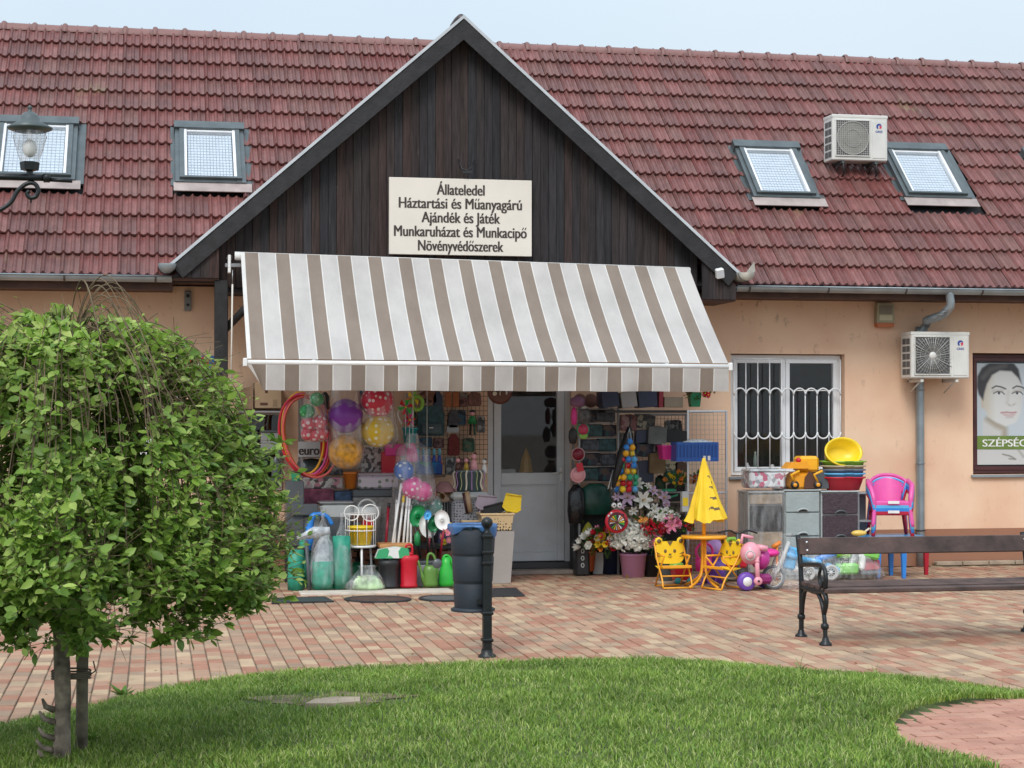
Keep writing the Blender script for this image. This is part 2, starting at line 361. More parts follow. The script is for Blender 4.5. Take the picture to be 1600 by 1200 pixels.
# grass edge curve, measured on the ground
edge_px = [(-400, 1205), (-200, 1168), (0, 1140), (70, 1124), (130, 1112), (190, 1092), (260, 1078), (360, 1064), (460, 1052), (560, 1046), (700, 1041), (850, 1036), (1000, 1034), (1120, 1037), (1220, 1047), (1330, 1056), (1430, 1066), (1530, 1076), (1600, 1083), (1800, 1104)]
edge = [G(*p) for p in edge_px]
edge = [Vector((-6.0, edge[0].y - .3, 0))] + edge + [Vector((6.5, edge[-1].y - .5, 0))]
def edgeY(x):
    for a, b in zip(edge, edge[1:]):
        if a.x <= x <= b.x: return a.y + (b.y - a.y) * (x - a.x) / (b.x - a.x)
    return edge[0].y if x < edge[0].x else edge[-1].y
hole_px = [(1900, 1125), (1700, 1100), (1620, 1094), (1560, 1097), (1500, 1102), (1440, 1115), (1400, 1127), (1386, 1145), (1400, 1170), (1440, 1190), (1500, 1202), (1540, 1212), (1600, 1240), (1900, 1330)]
hole = [G(*p) for p in hole_px]
def inpoly(x, y, poly):
    r = False; n = len(poly)
    for i in range(n):
        a, b = poly[i], poly[(i + 1) % n]
        if (a.y > y) != (b.y > y) and x < (b.x - a.x) * (y - a.y) / (b.y - a.y) + a.x: r = not r
    return r
def in_grass(x, y): return y < edgeY(x) + .035 * noise.noise(Vector((x * 6, 0, 5))) + .02 * noise.noise(Vector((x * 23, 0, 8))) and not inpoly(x, y, hole)
# plaza paving: real pavers on a mortar bed
plaza = struct('plaza_paving')
b = MB(); b.add([(-7, -14, -.012), (16, -14, -.012), (16, .0, -.012), (-7, .0, -.012)], [(0, 1, 2, 3)], mat('joint_sand', (.22, .17, .12), .95, var=.3, scale=5)); b.build('joint_bed', plaza)
PW, PL = .109, .208
pm = MB(); pm.box(-PW / 2 + .0045, PW / 2 - .0045, -PL / 2 + .003, PL / 2 - .003, -.05, 0, m_pav_o, .004); me_pav = pm.mesh('paver')
cand = []
for i in range(int(-4.2 / PW), int(13 / PW)):
    x = i * PW; off = (i % 2) * PL / 2 + random.uniform(-.012, .012)
    for j in range(0, 66):
        y = -.12 - j * PL - off
        if y < edgeY(x) - .16 or y > -.1: continue
        px, py = proj((x, y, 0))
        if -260 < px < 1860: cand.append((x, y, px, py))
cand.sort(key=lambda c: (0 if (0 < c[2] < 1600 and c[3] < 1198 and in_grass(c[0], c[1]) is False) else 1, -c[3]))
st = MB()
for k, (x, y, px, py) in enumerate(cand):
    dz = random.uniform(-.0035, .0025)
    if k < 300: inst('paver', me_pav, plaza, (x, y, dz), (random.uniform(-.006, .006), random.uniform(-.01, .01), random.uniform(-.006, .006)))
    else:
        T = Matrix.Translation((x, y, dz)) @ Matrix.Rotation(random.uniform(-.012, .012), 4, 'Y')
        st.box(-PW / 2 + .0045, PW / 2 - .0045, -PL / 2 + .003, PL / 2 - .003, -.04, 0, m_pav_i, .004 if py > 930 else 0, T=T)
st.build('paver_field', plaza, kind='stuff')
# red paved path in the lower right
path = struct('brick_path')
cx = sum(p.x for p in hole) / len(hole)
b = MB(); b.add([(p.x, p.y, .004) for p in hole], [list(range(len(hole)))], M['joint_sand']); b.build('joint_bed', path, fix=False)
pm = MB(); pm.box(-.099, .099, -.046, .046, -.03, 0, m_red_o, .004); me_red = pm.mesh('paver'); cand = []
for j in range(80):
    y = -11.9 + j * .1
    for i in range(60):
        x = 0 + i * .207 + (j % 2) * .103 + random.uniform(-.003, .003)
        if inpoly(x, y, hole): px, py = proj((x, y, 0)); cand.append((x, y, px, py))
for j in range(60):
    y = -11.9 - (j + 1) * .1
    for i in range(60):
        x = i * .207 + (j % 2 + 1) % 2 * .103 + random.uniform(-.003, .003)
        if inpoly(x, y, hole): px, py = proj((x, y, 0)); cand.append((x, y, px, py))
cand.sort(key=lambda c: (0 if (c[2] < 1630 and c[3] < 1206) else 1, -c[3])); st = MB()
for k, (x, y, px, py) in enumerate(cand):
    dz = random.uniform(.022, .028)
    if k < 300: inst('paver', me_red, path, (x, y, dz), (0, random.uniform(-.01, .01), random.uniform(-.01, .01)))
    elif px < 1900: st.box(x - .1, x + .1, y - .048, y + .048, 0.0, dz, m_red_i)
if st.f: st.build('paver_field', path, kind='stuff')
# lawn: earth sheet + blades
def gz(x, y):
    d = edgeY(x) - y; return .012 + .05 * min(1, max(0, d) / 1.2) + .02 * noise.noise(Vector((x * .8, y * .8, 0)))
patch_c = G(520, 1110); 
def bare(x, y):
    e = ((x - patch_c.x) / .52) ** 2 + ((y - patch_c.y) / .30) ** 2 + .5 * noise.noise(Vector((x * 4, y * 4, 3)))
    return e < 1
b = MB(); xs = np.arange(-6, 6.51, .1); ys = np.arange(0, 1.001, .02); vs = []; fs = []
for x in xs:
    for t in ys: y = edgeY(x) + (-19.0 - edgeY(x)) * t ** 1.6; vs.append((x, y, gz(x, y) if not inpoly(x, y, hole) else -.01))
nY = len(ys)
for i in range(len(xs) - 1):
    for j in range(nY - 1): fs.append((i * nY + j, i * nY + j + 1, (i + 1) * nY + j + 1, (i + 1) * nY + j))
lawnm = mat('lawn_earth', (.075, .10, .03), .95, var=.4, scale=5, bump=.8)
b.add(vs, fs, lawnm, True); b.build('lawn_ground', kind='structure')
pb = MB(); ring = [(patch_c.x + .44 * math.cos(a) * (1 + .3 * math.sin(3 * a) + .14 * math.sin(8 * a)), patch_c.y + .24 * math.sin(a) * (1 + .3 * math.cos(5 * a) + .15 * math.cos(9 * a))) for a in np.linspace(0, 2 * math.pi, 28, endpoint=False)]
pb.add([(x, y, gz(x, y) + .006) for x, y in ring], [list(range(28))], m_soil); o = pb.build('bare_soil_patch', kind='structure', fix=False)
sc_ = G(520, 1117); pb = MB(); z_ = gz(sc_.x, sc_.y); rg = [(-.17, -.10), (-.10, .06), (.02, .12), (.17, .09), (.15, -.08), (-.02, -.13)]
pb.add([(sc_.x + x, sc_.y + y, z_ + .03) for x, y in rg] + [(sc_.x + x * 1.03, sc_.y + y * 1.03, z_ - .02) for x, y in rg], [list(range(6))] + [(i, (i + 1) % 6, 6 + (i + 1) % 6, 6 + i) for i in range(6)], m_concrete)
pb.build('stepping_stone', label='flat broken slab of grey stone lying in the bare patch of the lawn', cat='stone slab')
def blades(name, N, hmin, hmax, wd, mats, sel=None, seed=1):
    rng = np.random.default_rng(seed); V = []; 
    X = rng.uniform(-2.9, 6.8, N * 2); 
    t = rng.uniform(0, 1, N * 2); pts = []
    for x, tt in zip(X, t):
        e = edgeY(x); y = e - tt * (e + 11.9) + (0.02 if tt < .05 else 0)
        if y < -11.9: continue
        px = 800 + 0
        if not (in_grass(x, y) or in_grass(x, y + .09)): continue
        if bare(x, y) and rng.random() < .60 + .6 * noise.noise(Vector((x * 9, y * 9, 1))): continue
        if sel and not sel(x, y): continue
        pts.append((x, y))
        if len(pts) >= N: break
    pts = np.array(pts); n = len(pts)
    z = np.array([gz(x, y) for x, y in pts]); 
    dens = np.array([noise.noise(Vector((x * 2.2, y * 2.2, 9))) for x, y in pts])
    h = rng.uniform(hmin, hmax, n) * (1 + .5 * dens); a = rng.uniform(0, 2 * math.pi, n); ln = rng.uniform(.2, 1.7, n) * h
    w_ = wd * rng.uniform(.7, 1.3, n); dx, dy = np.cos(a), np.sin(a); b2 = a + rng.uniform(1, 2.1, n); wx, wy = np.cos(b2) * w_, np.sin(b2) * w_
    v = np.zeros((n, 5, 3)); X, Y = pts[:, 0], pts[:, 1]
    v[:, 0] = np.stack([X - wx, Y - wy, z - .01], 1); v[:, 1] = np.stack([X + wx, Y + wy, z - .01], 1)
    mx_, my_ = X + dx * ln * .35, Y + dy * ln * .35
    v[:, 2] = np.stack([mx_ + wx * .8, my_ + wy * .8, z + h * .6], 1); v[:, 3] = np.stack([mx_ - wx * .8, my_ - wy * .8, z + h * .6], 1)
    v[:, 4] = np.stack([X + dx * ln, Y + dy * ln, z + h], 1)
    me = bpy.data.meshes.new(name); me.vertices.add(n * 5); me.vertices.foreach_set('co', v.ravel())
    base = np.arange(n)[:, None] * 5; loops = np.concatenate([base + np.array([0, 1, 2, 3]), base + np.array([3, 2, 4])], 1).ravel()
    me.loops.add(n * 7); me.loops.foreach_set('vertex_index', loops); me.polygons.add(n * 2)
    ls = (np.arange(n)[:, None] * 7 + np.array([0, 4])).ravel(); me.polygons.foreach_set('loop_start', ls)
    me.update(calc_edges=True); me.validate(); me.materials.append(mats)
    o = bpy.data.objects.new(name, me); COL.objects.link(o); o['kind'] = 'stuff'; return o
def leafy(name, stops, rough=.55, tr=.35, big=1.2, src='island'):
    m = bpy.data.materials.new(name); m.use_nodes = True; n = m.node_tree; b = n.nodes['Principled BSDF']; b.inputs['Roughness'].default_value = rough; b.inputs['Specular IOR Level'].default_value = .35
    ge = nd(n, 'NewGeometry'); oi = nd(n, 'ObjectInfo'); c = ramp(n, stops); n.links.new(ge.outputs['Random Per Island'] if src == 'island' else oi.outputs['Random'], c.inputs[0])
    z = nd(n, 'TexNoise', i_Scale=float(big), i_Detail=5.0, i_Roughness=.65); n.links.new(ge.outputs['Position'], z.inputs[0]); d = ramp(n, [(.32, (.66, .68, .62)), (.68, (1.30, 1.25, 1.2))]); n.links.new(z.outputs['Fac'], d.inputs[0])
    o = mixc(n, c.outputs[0], d.outputs[0], 1.0, 'MULTIPLY'); n.links.new(o, b.inputs['Base Color'])
    tl = nd(n, 'BsdfTranslucent'); n.links.new(o, tl.inputs['Color']); mxs = n.nodes.new('ShaderNodeMixShader'); mxs.inputs[0].default_value = tr
    out = n.nodes['Material Output']; n.links.new(b.outputs[0], mxs.inputs[1]); n.links.new(tl.outputs[0], mxs.inputs[2]); n.links.new(mxs.outputs[0], out.inputs[0]); M[name] = m; return m
m_grass = leafy('grass_blade', [(0, (.10, .19, .03)), (.45, (.205, .335, .05)), (.8, (.32, .45, .09)), (1, (.54, .57, .28))], .6, .35, 1.6)
blades('lawn_grass', 190000, .014, .042, .0027, m_grass, seed=1)
m_straw = leafy('dry_grass', [(0, (.42, .38, .20)), (1, (.30, .34, .12))], .7, .2)
blades('dry_grass_stalks', 900, .03, .13, .0015, m_straw, seed=5)
m_weed = leafy('weed_leaf', [(0, (.11, .24, .03)), (1, (.22, .36, .08))], .5, .3)
blades('clover_and_weeds', 5200, .012, .04, .008, m_weed, seed=8)

# ---- the house
XA, XB = -5.0, 13.5
def opening(x0, x1, y0, y1, Y=0.0):
    a = P(x0, (y0 + y1) / 2, Y).x; b = P(x1, (y0 + y1) / 2, Y).x; xm = (x0 + x1) / 2
    return a, b, P(xm, y1, Y).z, P(xm, y0, Y).z
house = thing('shop_house', 'long single-storey shop house with salmon walls, a red tiled roof and a dark boarded gable', 'house', (0, 0, 0))
W_R = opening(1142, 1320, 553, 744); W_P = opening(1520, 1700, 552, 741); W_L = opening(180, 288, 552, 720); W_D = opening(372, 444, 640, 768)
DR = opening(762, 893, 470, 877); DR = (DR[0], DR[1], 0, 2.55)
ops = sorted([W_R, W_P, W_L, W_D, DR]); WT = .30
wl = MB(); x = XA; ZT = 3.15
for (a, b_, z0, z1) in ops:
    wl.box(x, a, 0, WT, 0, ZT, m_wall); 
    if z0 > 0: wl.box(a, b_, 0, WT, 0, z0, m_wall)
    wl.box(a, b_, 0, WT, z1, ZT, m_wall); x = b_
wl.box(x, XB, 0, WT, 0, ZT, m_wall)
wl.box(XA, XA + .3, WT, 8, 0, ZT, m_wall); wl.box(XB - .3, XB, WT, 8, 0, ZT, m_wall); wl.box(XA, XB, 8, 8.3, 0, ZT, m_wall)
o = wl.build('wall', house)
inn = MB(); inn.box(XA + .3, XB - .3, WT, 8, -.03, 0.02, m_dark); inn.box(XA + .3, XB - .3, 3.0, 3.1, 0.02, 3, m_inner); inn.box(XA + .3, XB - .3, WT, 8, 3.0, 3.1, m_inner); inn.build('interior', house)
# casement window with the white grille
def frame_rect(mb, x0, x1, z0, z1, y, t, d, m): 
    mb.box(x0, x1, y, y + d, z1 - t, z1, m, .004); mb.box(x0, x1, y, y + d, z0, z0 + t, m, .004)
    mb.box(x0, x0 + t, y + .001, y + d - .001, z0 + t, z1 - t, m, .004); mb.box(x1 - t, x1, y + .001, y + d - .001, z0 + t, z1 - t, m, .004)
def window(op, m, name='window', mull=True, sill=True, t=.055):
    x0, x1, z0, z1 = op; f = MB(); frame_rect(f, x0 + .012, x1 - .012, z0 + .01, z1 - .01, .10, t, .06, m)
    wdw = f.build(name, house); xm = (x0 + x1) / 2; p = MB()
    halves = [(x0 + t, xm), (xm, x1 - t)] if mull else [(x0 + t, x1 - t)]
    for a, b_ in halves:
        q = MB(); frame_rect(q, a + .002, b_ - .002, z0 + t, z1 - t, .085, t * .9, .06, m); q.build('sash', wdw)
        q = MB(); q.box(a + t * .9, b_ - t * .9, .108, .112, z0 + 1.9 * t, z1 - 1.9 * t, m_glass); q.build('pane', wdw)
    if sill: q = MB(); q.box(x0 - .03, x1 + .03, -.045, .10, z0 - .035, z0 - .002, m_zinc, .006); q.build('sill', wdw)
    return wdw
wr = window(W_R, m_white); x0, x1, z0, z1 = W_R
gr = MB(); n = 9; ga, gb = x0 + .03, x1 - .06; zt = z1 - .06; za = z0 + (z1 - z0) * .665; zb = z0 + (z1 - z0) * .36
pitch = (gb - ga) / n
for i in range(n + 1):
    X = ga + i * pitch; tall = i <= 4 or i >= n - 0
    gr.rod((X, -.02, z0 + .05 if True else 0), (X, -.02, zt if tall else za + .02), .0065, m_white, 6)
gr.rod((ga, -.02, zt), (ga + 4 * pitch, -.02, zt), .0075, m_white, 6); gr.rod((ga + 5 * pitch, -.022, za + .05), (gb, -.022, za + .05), .007, m_white, 6)
gr.rod((ga, -.022, z0 + .06), (gb, -.022, z0 + .06), .0075, m_white, 6)
for i in range(n):
    c = ga + (i + .5) * pitch
    for zc, sg in ((za, 1), (zb, -1)):
        gr.tube([(c + pitch * .5 * math.cos(a), -.028, zc + sg * .075 * math.sin(a)) for a in np.linspace(0, math.pi, 9)], .0095, m_white, 6)
gr.build('grille', wr)
sh = MB(); 
for k, (fx, wd, h, colr) in enumerate([(.10, .05, .22, (.5, .12, .15)), (.2, .06, .12, (.5, .5, .5)), (.27, .05, .25, (.2, .25, .22)), (.42, .07, .10, (.65, .65, .66)), (.62, .05, .14, (.7, .7, .7)), (.70, .06, .1, (.6, .62, .6)), (.8, .06, .16, (.4, .1, .1))]):
    X = x0 + fx * (x1 - x0); sh.lathe([(.001, 0), (wd / 2, 0), (wd / 2, h * .7), (wd / 4, h * .85), (wd / 4, h), (.001, h)], mat('bottle%d' % k, colr, .3), (X, .24, z0 + .03), 10)
sh.box(x0 + .02, x1 - .02, .18, .30, z0, z0 + .02, m_white); sh.build('window_ledge_goods', wr)
# left windows
window(W_L, m_white); window(W_D, mat('greywhite', (.55, .55, .55), .5), mull=False, sill=False, t=.03)
wp = window(W_P, m_brown, mull=False, t=.05)
# door
x0, x1, z0, z1 = DR; db = .115; d = MB(); t = .07
d.box(x0, x0 + t, .04, .12, db, z1, m_gpvc, .005); d.box(x1 - t, x1, .04, .12, db, z1, m_gpvc, .005); d.box(x0 + t, x1 - t, .041, .119, z1 - t, z1, m_gpvc, .005)
door = d.build('door', house); q = MB(); a, b_ = x0 + t + .004, x1 - t - .004; zm0 = P(825, 752, .05).z; zm1 = P(825, 740, .05).z; st_ = .085
q.box(a, a + st_, .025, .095, db + .01, z1 - t - .004, m_gpvc, .006); q.box(b_ - st_, b_, .025, .095, db + .01, z1 - t - .004, m_gpvc, .006)
q.box(a + st_, b_ - st_, .026, .094, db + .01, db + .11, m_gpvc, .006); q.box(a + st_, b_ - st_, .026, .094, zm0 - .04, zm1 + .01, m_gpvc, .006); q.box(a + st_, b_ - st_, .026, .094, z1 - t - .1, z1 - t - .004, m_gpvc, .006)
q.box(a + st_, b_ - st_, .05, .08, db + .11, zm0 - .04, m_gpvc)
frame_rect(q, a + st_ + .0, b_ - st_ - .0, db + .11, zm0 - .04, .04, .018, .02, m_gpvc); q.build('door_leaf', door)
q = MB(); q.box(a + st_, b_ - st_, .055, .06, zm1 + .01, z1 - t - .1, m_glass); q.build('pane', door)
q = MB(); hz = P(870, 738, .02).z; q.box(b_ - .055, b_ - .03, .012, .025, hz - .1, hz + .05, m_wplastic, .004); q.tube([(b_ - .043, .02, hz), (b_ - .043, -.02, hz), (b_ - .15, -.028, hz - .012)], .008, m_wplastic, 8); q.build('handle', door)
q = MB(); q.box(x0 - .05, x1 + .45, -.30, .04, 0.0, .045, m_stone, .008); q.box(x0 - .0, x1 + .0, -.05, .04, .047, db, mat('threshold', (.05, .05, .055), .6), .006); q.build('door_step', house)
q = MB(); q.box(x0 + .05, x1 - .05, .05, 1.0, db - .1, db - .005, mat('inner_floor', (.10, .09, .085), .6)); q.build('entry_floor', house)
# wall skirting channel at lower right
q = MB(); xa, xb = P(1462, 878, -.1).x, XB
for i in range(9):
    X = xa + i * .33; q.box(X + .006, X + .324, -.12, -.02, .01, .055, m_concrete, .006)
q.box(xa, xb, -.1, -.0, 0.0, .03, m_soil); q.build('drain_channel', house)

# ---- main roof
PIT = R(43); EY, EZ = -.64, 3.215; us = Vector((0, math.cos(PIT), math.sin(PIT))); un = Vector((0, -math.sin(PIT), math.cos(PIT)))
def RF(px, py):
    d_ = ray(px, py); o_ = _C - Vector((0, EY, EZ)); t_ = -o_.dot(un) / d_.dot(un); p = _C + d_ * t_; return p.x, (p - Vector((0, EY, EZ))).dot(us)
SL = RF(800, 72)[1]; NR = round(SL / .335); GA = SL / NR; TW = .192
print('roof slope length', SL, 'rows', NR)
def rp(x, s, h=0): return Vector((x, EY, EZ)) + us * s + un * h
rb = MB(); ry = (EY + SL * math.cos(PIT)); rz = EZ + SL * math.sin(PIT)
rb.add([rp(XA - .2, 0, -.03), rp(XB + .2, 0, -.03), rp(XB + .2, SL, -.03), rp(XA - .2, SL, -.03), rp(XA - .2, 0, -.09), rp(XB + .2, 0, -.09), rp(XB + .2, SL, -.09), rp(XA - .2, SL, -.09)], [(0, 1, 2, 3), (4, 5, 6, 7), (0, 1, 5, 4), (1, 2, 6, 5), (2, 3, 7, 6), (3, 0, 4, 7)], m_dwood)
rb.add([rp(XA - .2, SL, 0), rp(XB + .2, SL, 0), (XB + .2, 2 * ry + .64, EZ), (XA - .2, 2 * ry + .64, EZ)], [(0, 1, 2, 3)], mat('rear_slope', (.3, .12, .1), .6))
for X in (XA, XB): rb.add([(X, 0, 3.1), (X, ry, rz - .1), (X, 2 * ry, 3.1)], [(0, 1, 2)], m_wall)
roof = rb.build('roof', house)
skyl = []
for tl, br in (((-6, 193), (117, 299)), ((273, 202), (385, 304)), ((1142, 231), (1283, 326)), ((1372, 234), (1520, 326)), ((1593, 243), (1730, 329))):
    xa_, sa = RF(*tl); xb_, sb = RF(*br); skyl.append((xa_, xb_, min(sa, sb), max(sa, sb)))
for k, q in enumerate(skyl): print('skylight', k, [round(v, 2) for v in q])
w_avg = sum(q[1] - q[0] for q in skyl[:2]) / 2
# dormer gable geometry
GXc, GYf = P(731, 22, -.85).x, -.85; GZt = P(731, 24, -.85).z; GLx = P(266, 405, -.85).x; GRx = P(1156, 430, -.85).x; hw = (GRx - GLx) / 2; GXc = (GRx + GLx) / 2; GZe = (P(266, 407, -.85).z + P(1156, 430, -.85).z) / 2
print('gable', GXc, GZt, hw, GZe); gsl = (GZt - GZe) / hw
def in_dormer(p): return p.z < GZt - .10 - abs(p.x - GXc) * gsl - .02
def prof(u):   # tile cross section, u in 0..1
    return .030 * math.exp(-((u - .13) / .085) ** 2) + .018 * math.exp(-((u - .62) / .09) ** 2) + .006 * math.cos(4 * math.pi * (u - .13))
US = [0, .05, .10, .13, .17, .24, .36, .5, .57, .62, .68, .76, .9, 1.0]
def tile_mb(mb, x, s, m, jit=0.0, T0=True):
    top, bot = [], []; n_ = len(US); lift = .040
    for (ss, hh) in ((-.035, lift), (GA + .03, 0)):
        for u in US: 
            X = x + (u - .5) * TW * .985; top.append((X, s + ss, prof(u) + hh + jit))
    for u in US: X = x + (u - .5) * TW * .985; top.append((X, s - .035, prof(u) * .4 + lift - .022 + jit))
    vs = [rp(a, b_, c_) if T0 else us * b_ + un * c_ + Vector((a, 0, 0)) for a, b_, c_ in top]
    fs = [(i, i + 1, n_ + i + 1, n_ + i) for i in range(n_ - 1)] + [(2 * n_ + i, 2 * n_ + i + 1, i + 1, i) for i in range(n_ - 1)]
    mb.add(vs, fs, m, False)
tm = MB(); tile_mb(tm, 0, 0, m_til_o, T0=False); me_tile = tm.mesh('tile', False)
tiles = []
for r_ in range(NR):
    for i in range(int(-3.2 / TW), int(12.6 / TW)):
        x = (i + .5) * TW; s = r_ * GA; p = rp(x, s + GA * .5)
        if any(q[0] - .03 < x < q[1] + .03 and q[2] - .03 < s + GA * .5 < q[3] - .04 for q in skyl): continue
        if in_dormer(rp(x - TW * .5, s)) and in_dormer(rp(x + TW * .5, s)) and in_dormer(rp(x, s + GA)): continue
        px, py = proj(p); tiles.append((x, s, px, py, r_))
vis = [t_ for t_ in tiles if 0 < t_[2] < 1600]; vis.sort(key=lambda t_: -t_[3]); single = set((t_[0], t_[1]) for t_ in vis[:300]); st = MB()
for (x, s, px, py, r_) in tiles:
    j = random.uniform(-.002, .003)
    if (x, s) in single: inst('tile', me_tile, roof, rp(x, s, j), (0, random.uniform(-.01, .01), random.uniform(-.006, .006)))
    else: tile_mb(st, x + random.uniform(-.002, .002), s, m_til_i, j)
st.build('tile_courses', roof, kind='stuff', fix=False)
# ridge caps
cap = MB(); cap.lathe([(.10, -.03), (.095, .33)], mat('ridge_clay', (.20, .095, .085), .5, var=.2), seg=10, axis='X', a0=0, a1=180); cap.lathe([(.108, -.03), (.120, -.012), (.120, .012), (.105, .03)], M['ridge_clay'], seg=10, axis='X', a0=0, a1=180)
me_cap = cap.mesh('ridge_tile')
for i in range(-10, 36):
    X = i * .36; inst('ridge_tile', me_cap, roof, (X, ry, rz - .06 + random.uniform(-.004, .004)), (0, 0, random.uniform(-.01, .01)))
# skylights
for (xa_, xb_, s0, s1) in skyl:
    q = MB(); T4 = lambda x, y, z: rp(x, y, z)
    def rbox(mb, x0, x1, a0, a1, h0, h1, m):
        vs = [rp(x, a, h) for x in (x0, x1) for a in (a0, a1) for h in (h0, h1)]
        mb.add(vs, [(0, 1, 3, 2), (4, 6, 7, 5), (0, 4, 5, 1), (2, 3, 7, 6), (0, 2, 6, 4), (1, 5, 7, 3)], m)
    s0 += .10
    rbox(q, xa_, xa_ + .10, s0, s1, .0, .09, m_dgrey); rbox(q, xb_ - .10, xb_, s0, s1, .0, .09, m_dgrey); rbox(q, xa_ + .10, xb_ - .10, s0, s0 + .07, .0, .085, m_dgrey); rbox(q, xa_ - .01, xb_ + .01, s1 - .13, s1, .005, .125, m_dgrey)
    rbox(q, xa_ + .05, xa_ + .10, s0 + .04, s1 - .11, .09, .115, m_dgrey); rbox(q, xb_ - .10, xb_ - .05, s0 + .04, s1 - .11, .09, .115, m_dgrey)
    rbox(q, xa_ + .045, xb_ - .045, s0 + .045, s0 + .075, .088, .12, m_dgrey)
    skl = q.build('skylight', house)
    q = MB(); rbox(q, xa_ + .1, xa_ + .13, s0 + .07, s1 - .13, .02, .10, m_white); rbox(q, xb_ - .13, xb_ - .1, s0 + .07, s1 - .13, .02, .10, m_white); rbox(q, xa_ + .13, xb_ - .13, s1 - .16, s1 - .131, .02, .09, m_white); rbox(q, xa_ + .13, xb_ - .13, s0 + .071, s0 + .09, .02, .09, m_white); q.build('sash', skl)
    q = MB(); rbox(q, xa_ + .13, xb_ - .13, s0 + .09, s1 - .16, .070, .076, m_glass); q.build('pane', skl)
    q = MB(); nb = 14
    for i in range(nb):
        xx = xa_ + .14 + (xb_ - xa_ - .28) * i / nb; rbox(q, xx + .002, xx + (xb_ - xa_ - .28) / nb - .002, s0 + .09, s1 - .17, .035, .045, m_curt)
    for i in range(16): ss = s0 + .10 + (s1 - s0 - .28) * i / 16; rbox(q, xa_ + .14, xb_ - .14, ss, ss + .006, .045, .050, mat('blind_line', (.38, .46, .54), .8))
    q.build('blind', skl)
    q = MB(); rbox(q, xa_ - .02, xb_ + .06, s0 - .15, s0 + .002, .062, .072, m_lead); rbox(q, xa_ - .05, xa_ - .001, s0, s1, 0, .03, m_dgrey); rbox(q, xb_ + .001, xb_ + .09, s0, s1, 0.0, .03, m_dgrey); q.build('flashing', skl)
# ---- gable
gab = MB(); zlo = 3.10; bl = GLx + .50; br = GRx - .42
gab.box(bl, br, -.60, -.55, zlo, zlo + .18, m_dwood)          # beam behind the boards
gab.box(GLx + .5, GRx - .4, -.62, 0, 3.05, 3.095, m_dwood)
gable = gab.build('gable', house); bw = .088; nbd = int((br - bl) / bw); bw = (br - bl) / nbd
for i in range(nbd):
    a = bl + i * bw; b_ = a + bw - .004; f_ = lambda X: GZt - .16 - abs(X - GXc) * gsl
    poly = [(a, zlo), (b_, zlo), (b_, max(zlo + .02, f_(b_)))]; 
    if a < GXc < b_: poly.append((GXc, f_(GXc)))
    poly.append((a, max(zlo + .02, f_(a)))); yy = -.645 + (.008 if i % 2 else 0) + random.uniform(-.002, .002)
    q = MB(); q.prism(poly, yy, yy + .022, m_board); q.build('board', gable)
th = math.atan(gsl); ln = hw / math.cos(th)
for sg in (-1, 1):
    def bp(u, v, y): # u along slope from apex, v perpendicular up
        return Vector((GXc + sg * (u * math.cos(th) + v * math.sin(th)), y, GZt - u * math.sin(th) + v * math.cos(th)))
    q = MB(); wd = .165
    def slab(mb, u0, u1, v0, v1, y0, y1, m, mit=True):
        k = math.tan(th); vs = []
        for y in (y0, y1): vs += [bp(u0 - v0 * 0 + (-v0 * k if mit else 0) * -1 * -1, v0, y), bp(u1, v0, y), bp(u1, v1, y), bp(u0 + (-v1 * k if mit else 0), v1, y)]
        mb.add(vs, [(0, 1, 2, 3), (7, 6, 5, 4), (0, 4, 5, 1), (1, 5, 6, 2), (2, 6, 7, 3), (3, 7, 4, 0)], m)
    slab(q, 0, ln, -wd - .03, -.03, GYf, GYf + .03, m_dwood); q.build('bargeboard', gable)
    q = MB(); slab(q, 0, ln + .04, -.026, .004, GYf - .012, GYf + .05, m_flash); q.build('verge_flashing', gable)
    q = MB(); slab(q, 0, ln, -.06, -.032, GYf + .03, 3.2, m_dwood); slab(q, 0, ln, -.03, .0, GYf + .05, 3.2, mat('dormer_clay', (.3, .12, .1), .6)); q.build('dormer_slope', roof)
q = MB(); q.lathe([(.001, -.18), (.045, -.17), (.055, 0), (.05, .3)], m_zincd, (GXc - .02, GYf + .22, GZt - .02), 12, axis='Y'); q.build('ridge_end', gable)
# boxed ends
for (a, b_, zb_) in ((GLx + .03, bl, 3.185), (br, GRx - .03, 3.03)):
    zt_ = lambda X: GZt - .17 - abs(X - GXc) * gsl - .03; q = MB(); n_ = 5
    e = q; e.box(a, b_, -.79, 0, zb_ - .02, zb_, m_bwood); box_o = e.build('eave_box', gable)
    for i in range(n_):
        c0 = a + (b_ - a) * i / n_; c1 = a + (b_ - a) * (i + 1) / n_ - .003; q = MB(); q.prism([(c0, zb_), (c1, zb_), (c1, max(zb_ + .02, zt_(c1) + .03)), (c0, max(zb_ + .02, zt_(c0) + .03))], -.815, -.795, m_board); q.build('board', box_o)
# fascia + soffit of the main eaves, post and brace
for a, b_ in ((XA, GLx + .03), (GRx - .03, XB)): q = MB(); q.box(a, b_, -.60, -.57, 3.07, 3.20, m_bwood); q.box(a, b_, -.57, 0, 3.08, 3.11, m_bwood); q.build('soffit', house)
q = MB(); pa, pb_ = P(335, 500, -.72).x, P(356, 500, -.72).x; q.box(pa, pb_, -.78, -.64, 0, 3.165, m_dwood, .008)
br_a = P(350, 515, -.7); q.tube([(pb_ - .03, -.70, br_a.z), (pb_ + .45, -.70, br_a.z + .50)], .05, m_dwood, 4); q.build('porch_post', house)
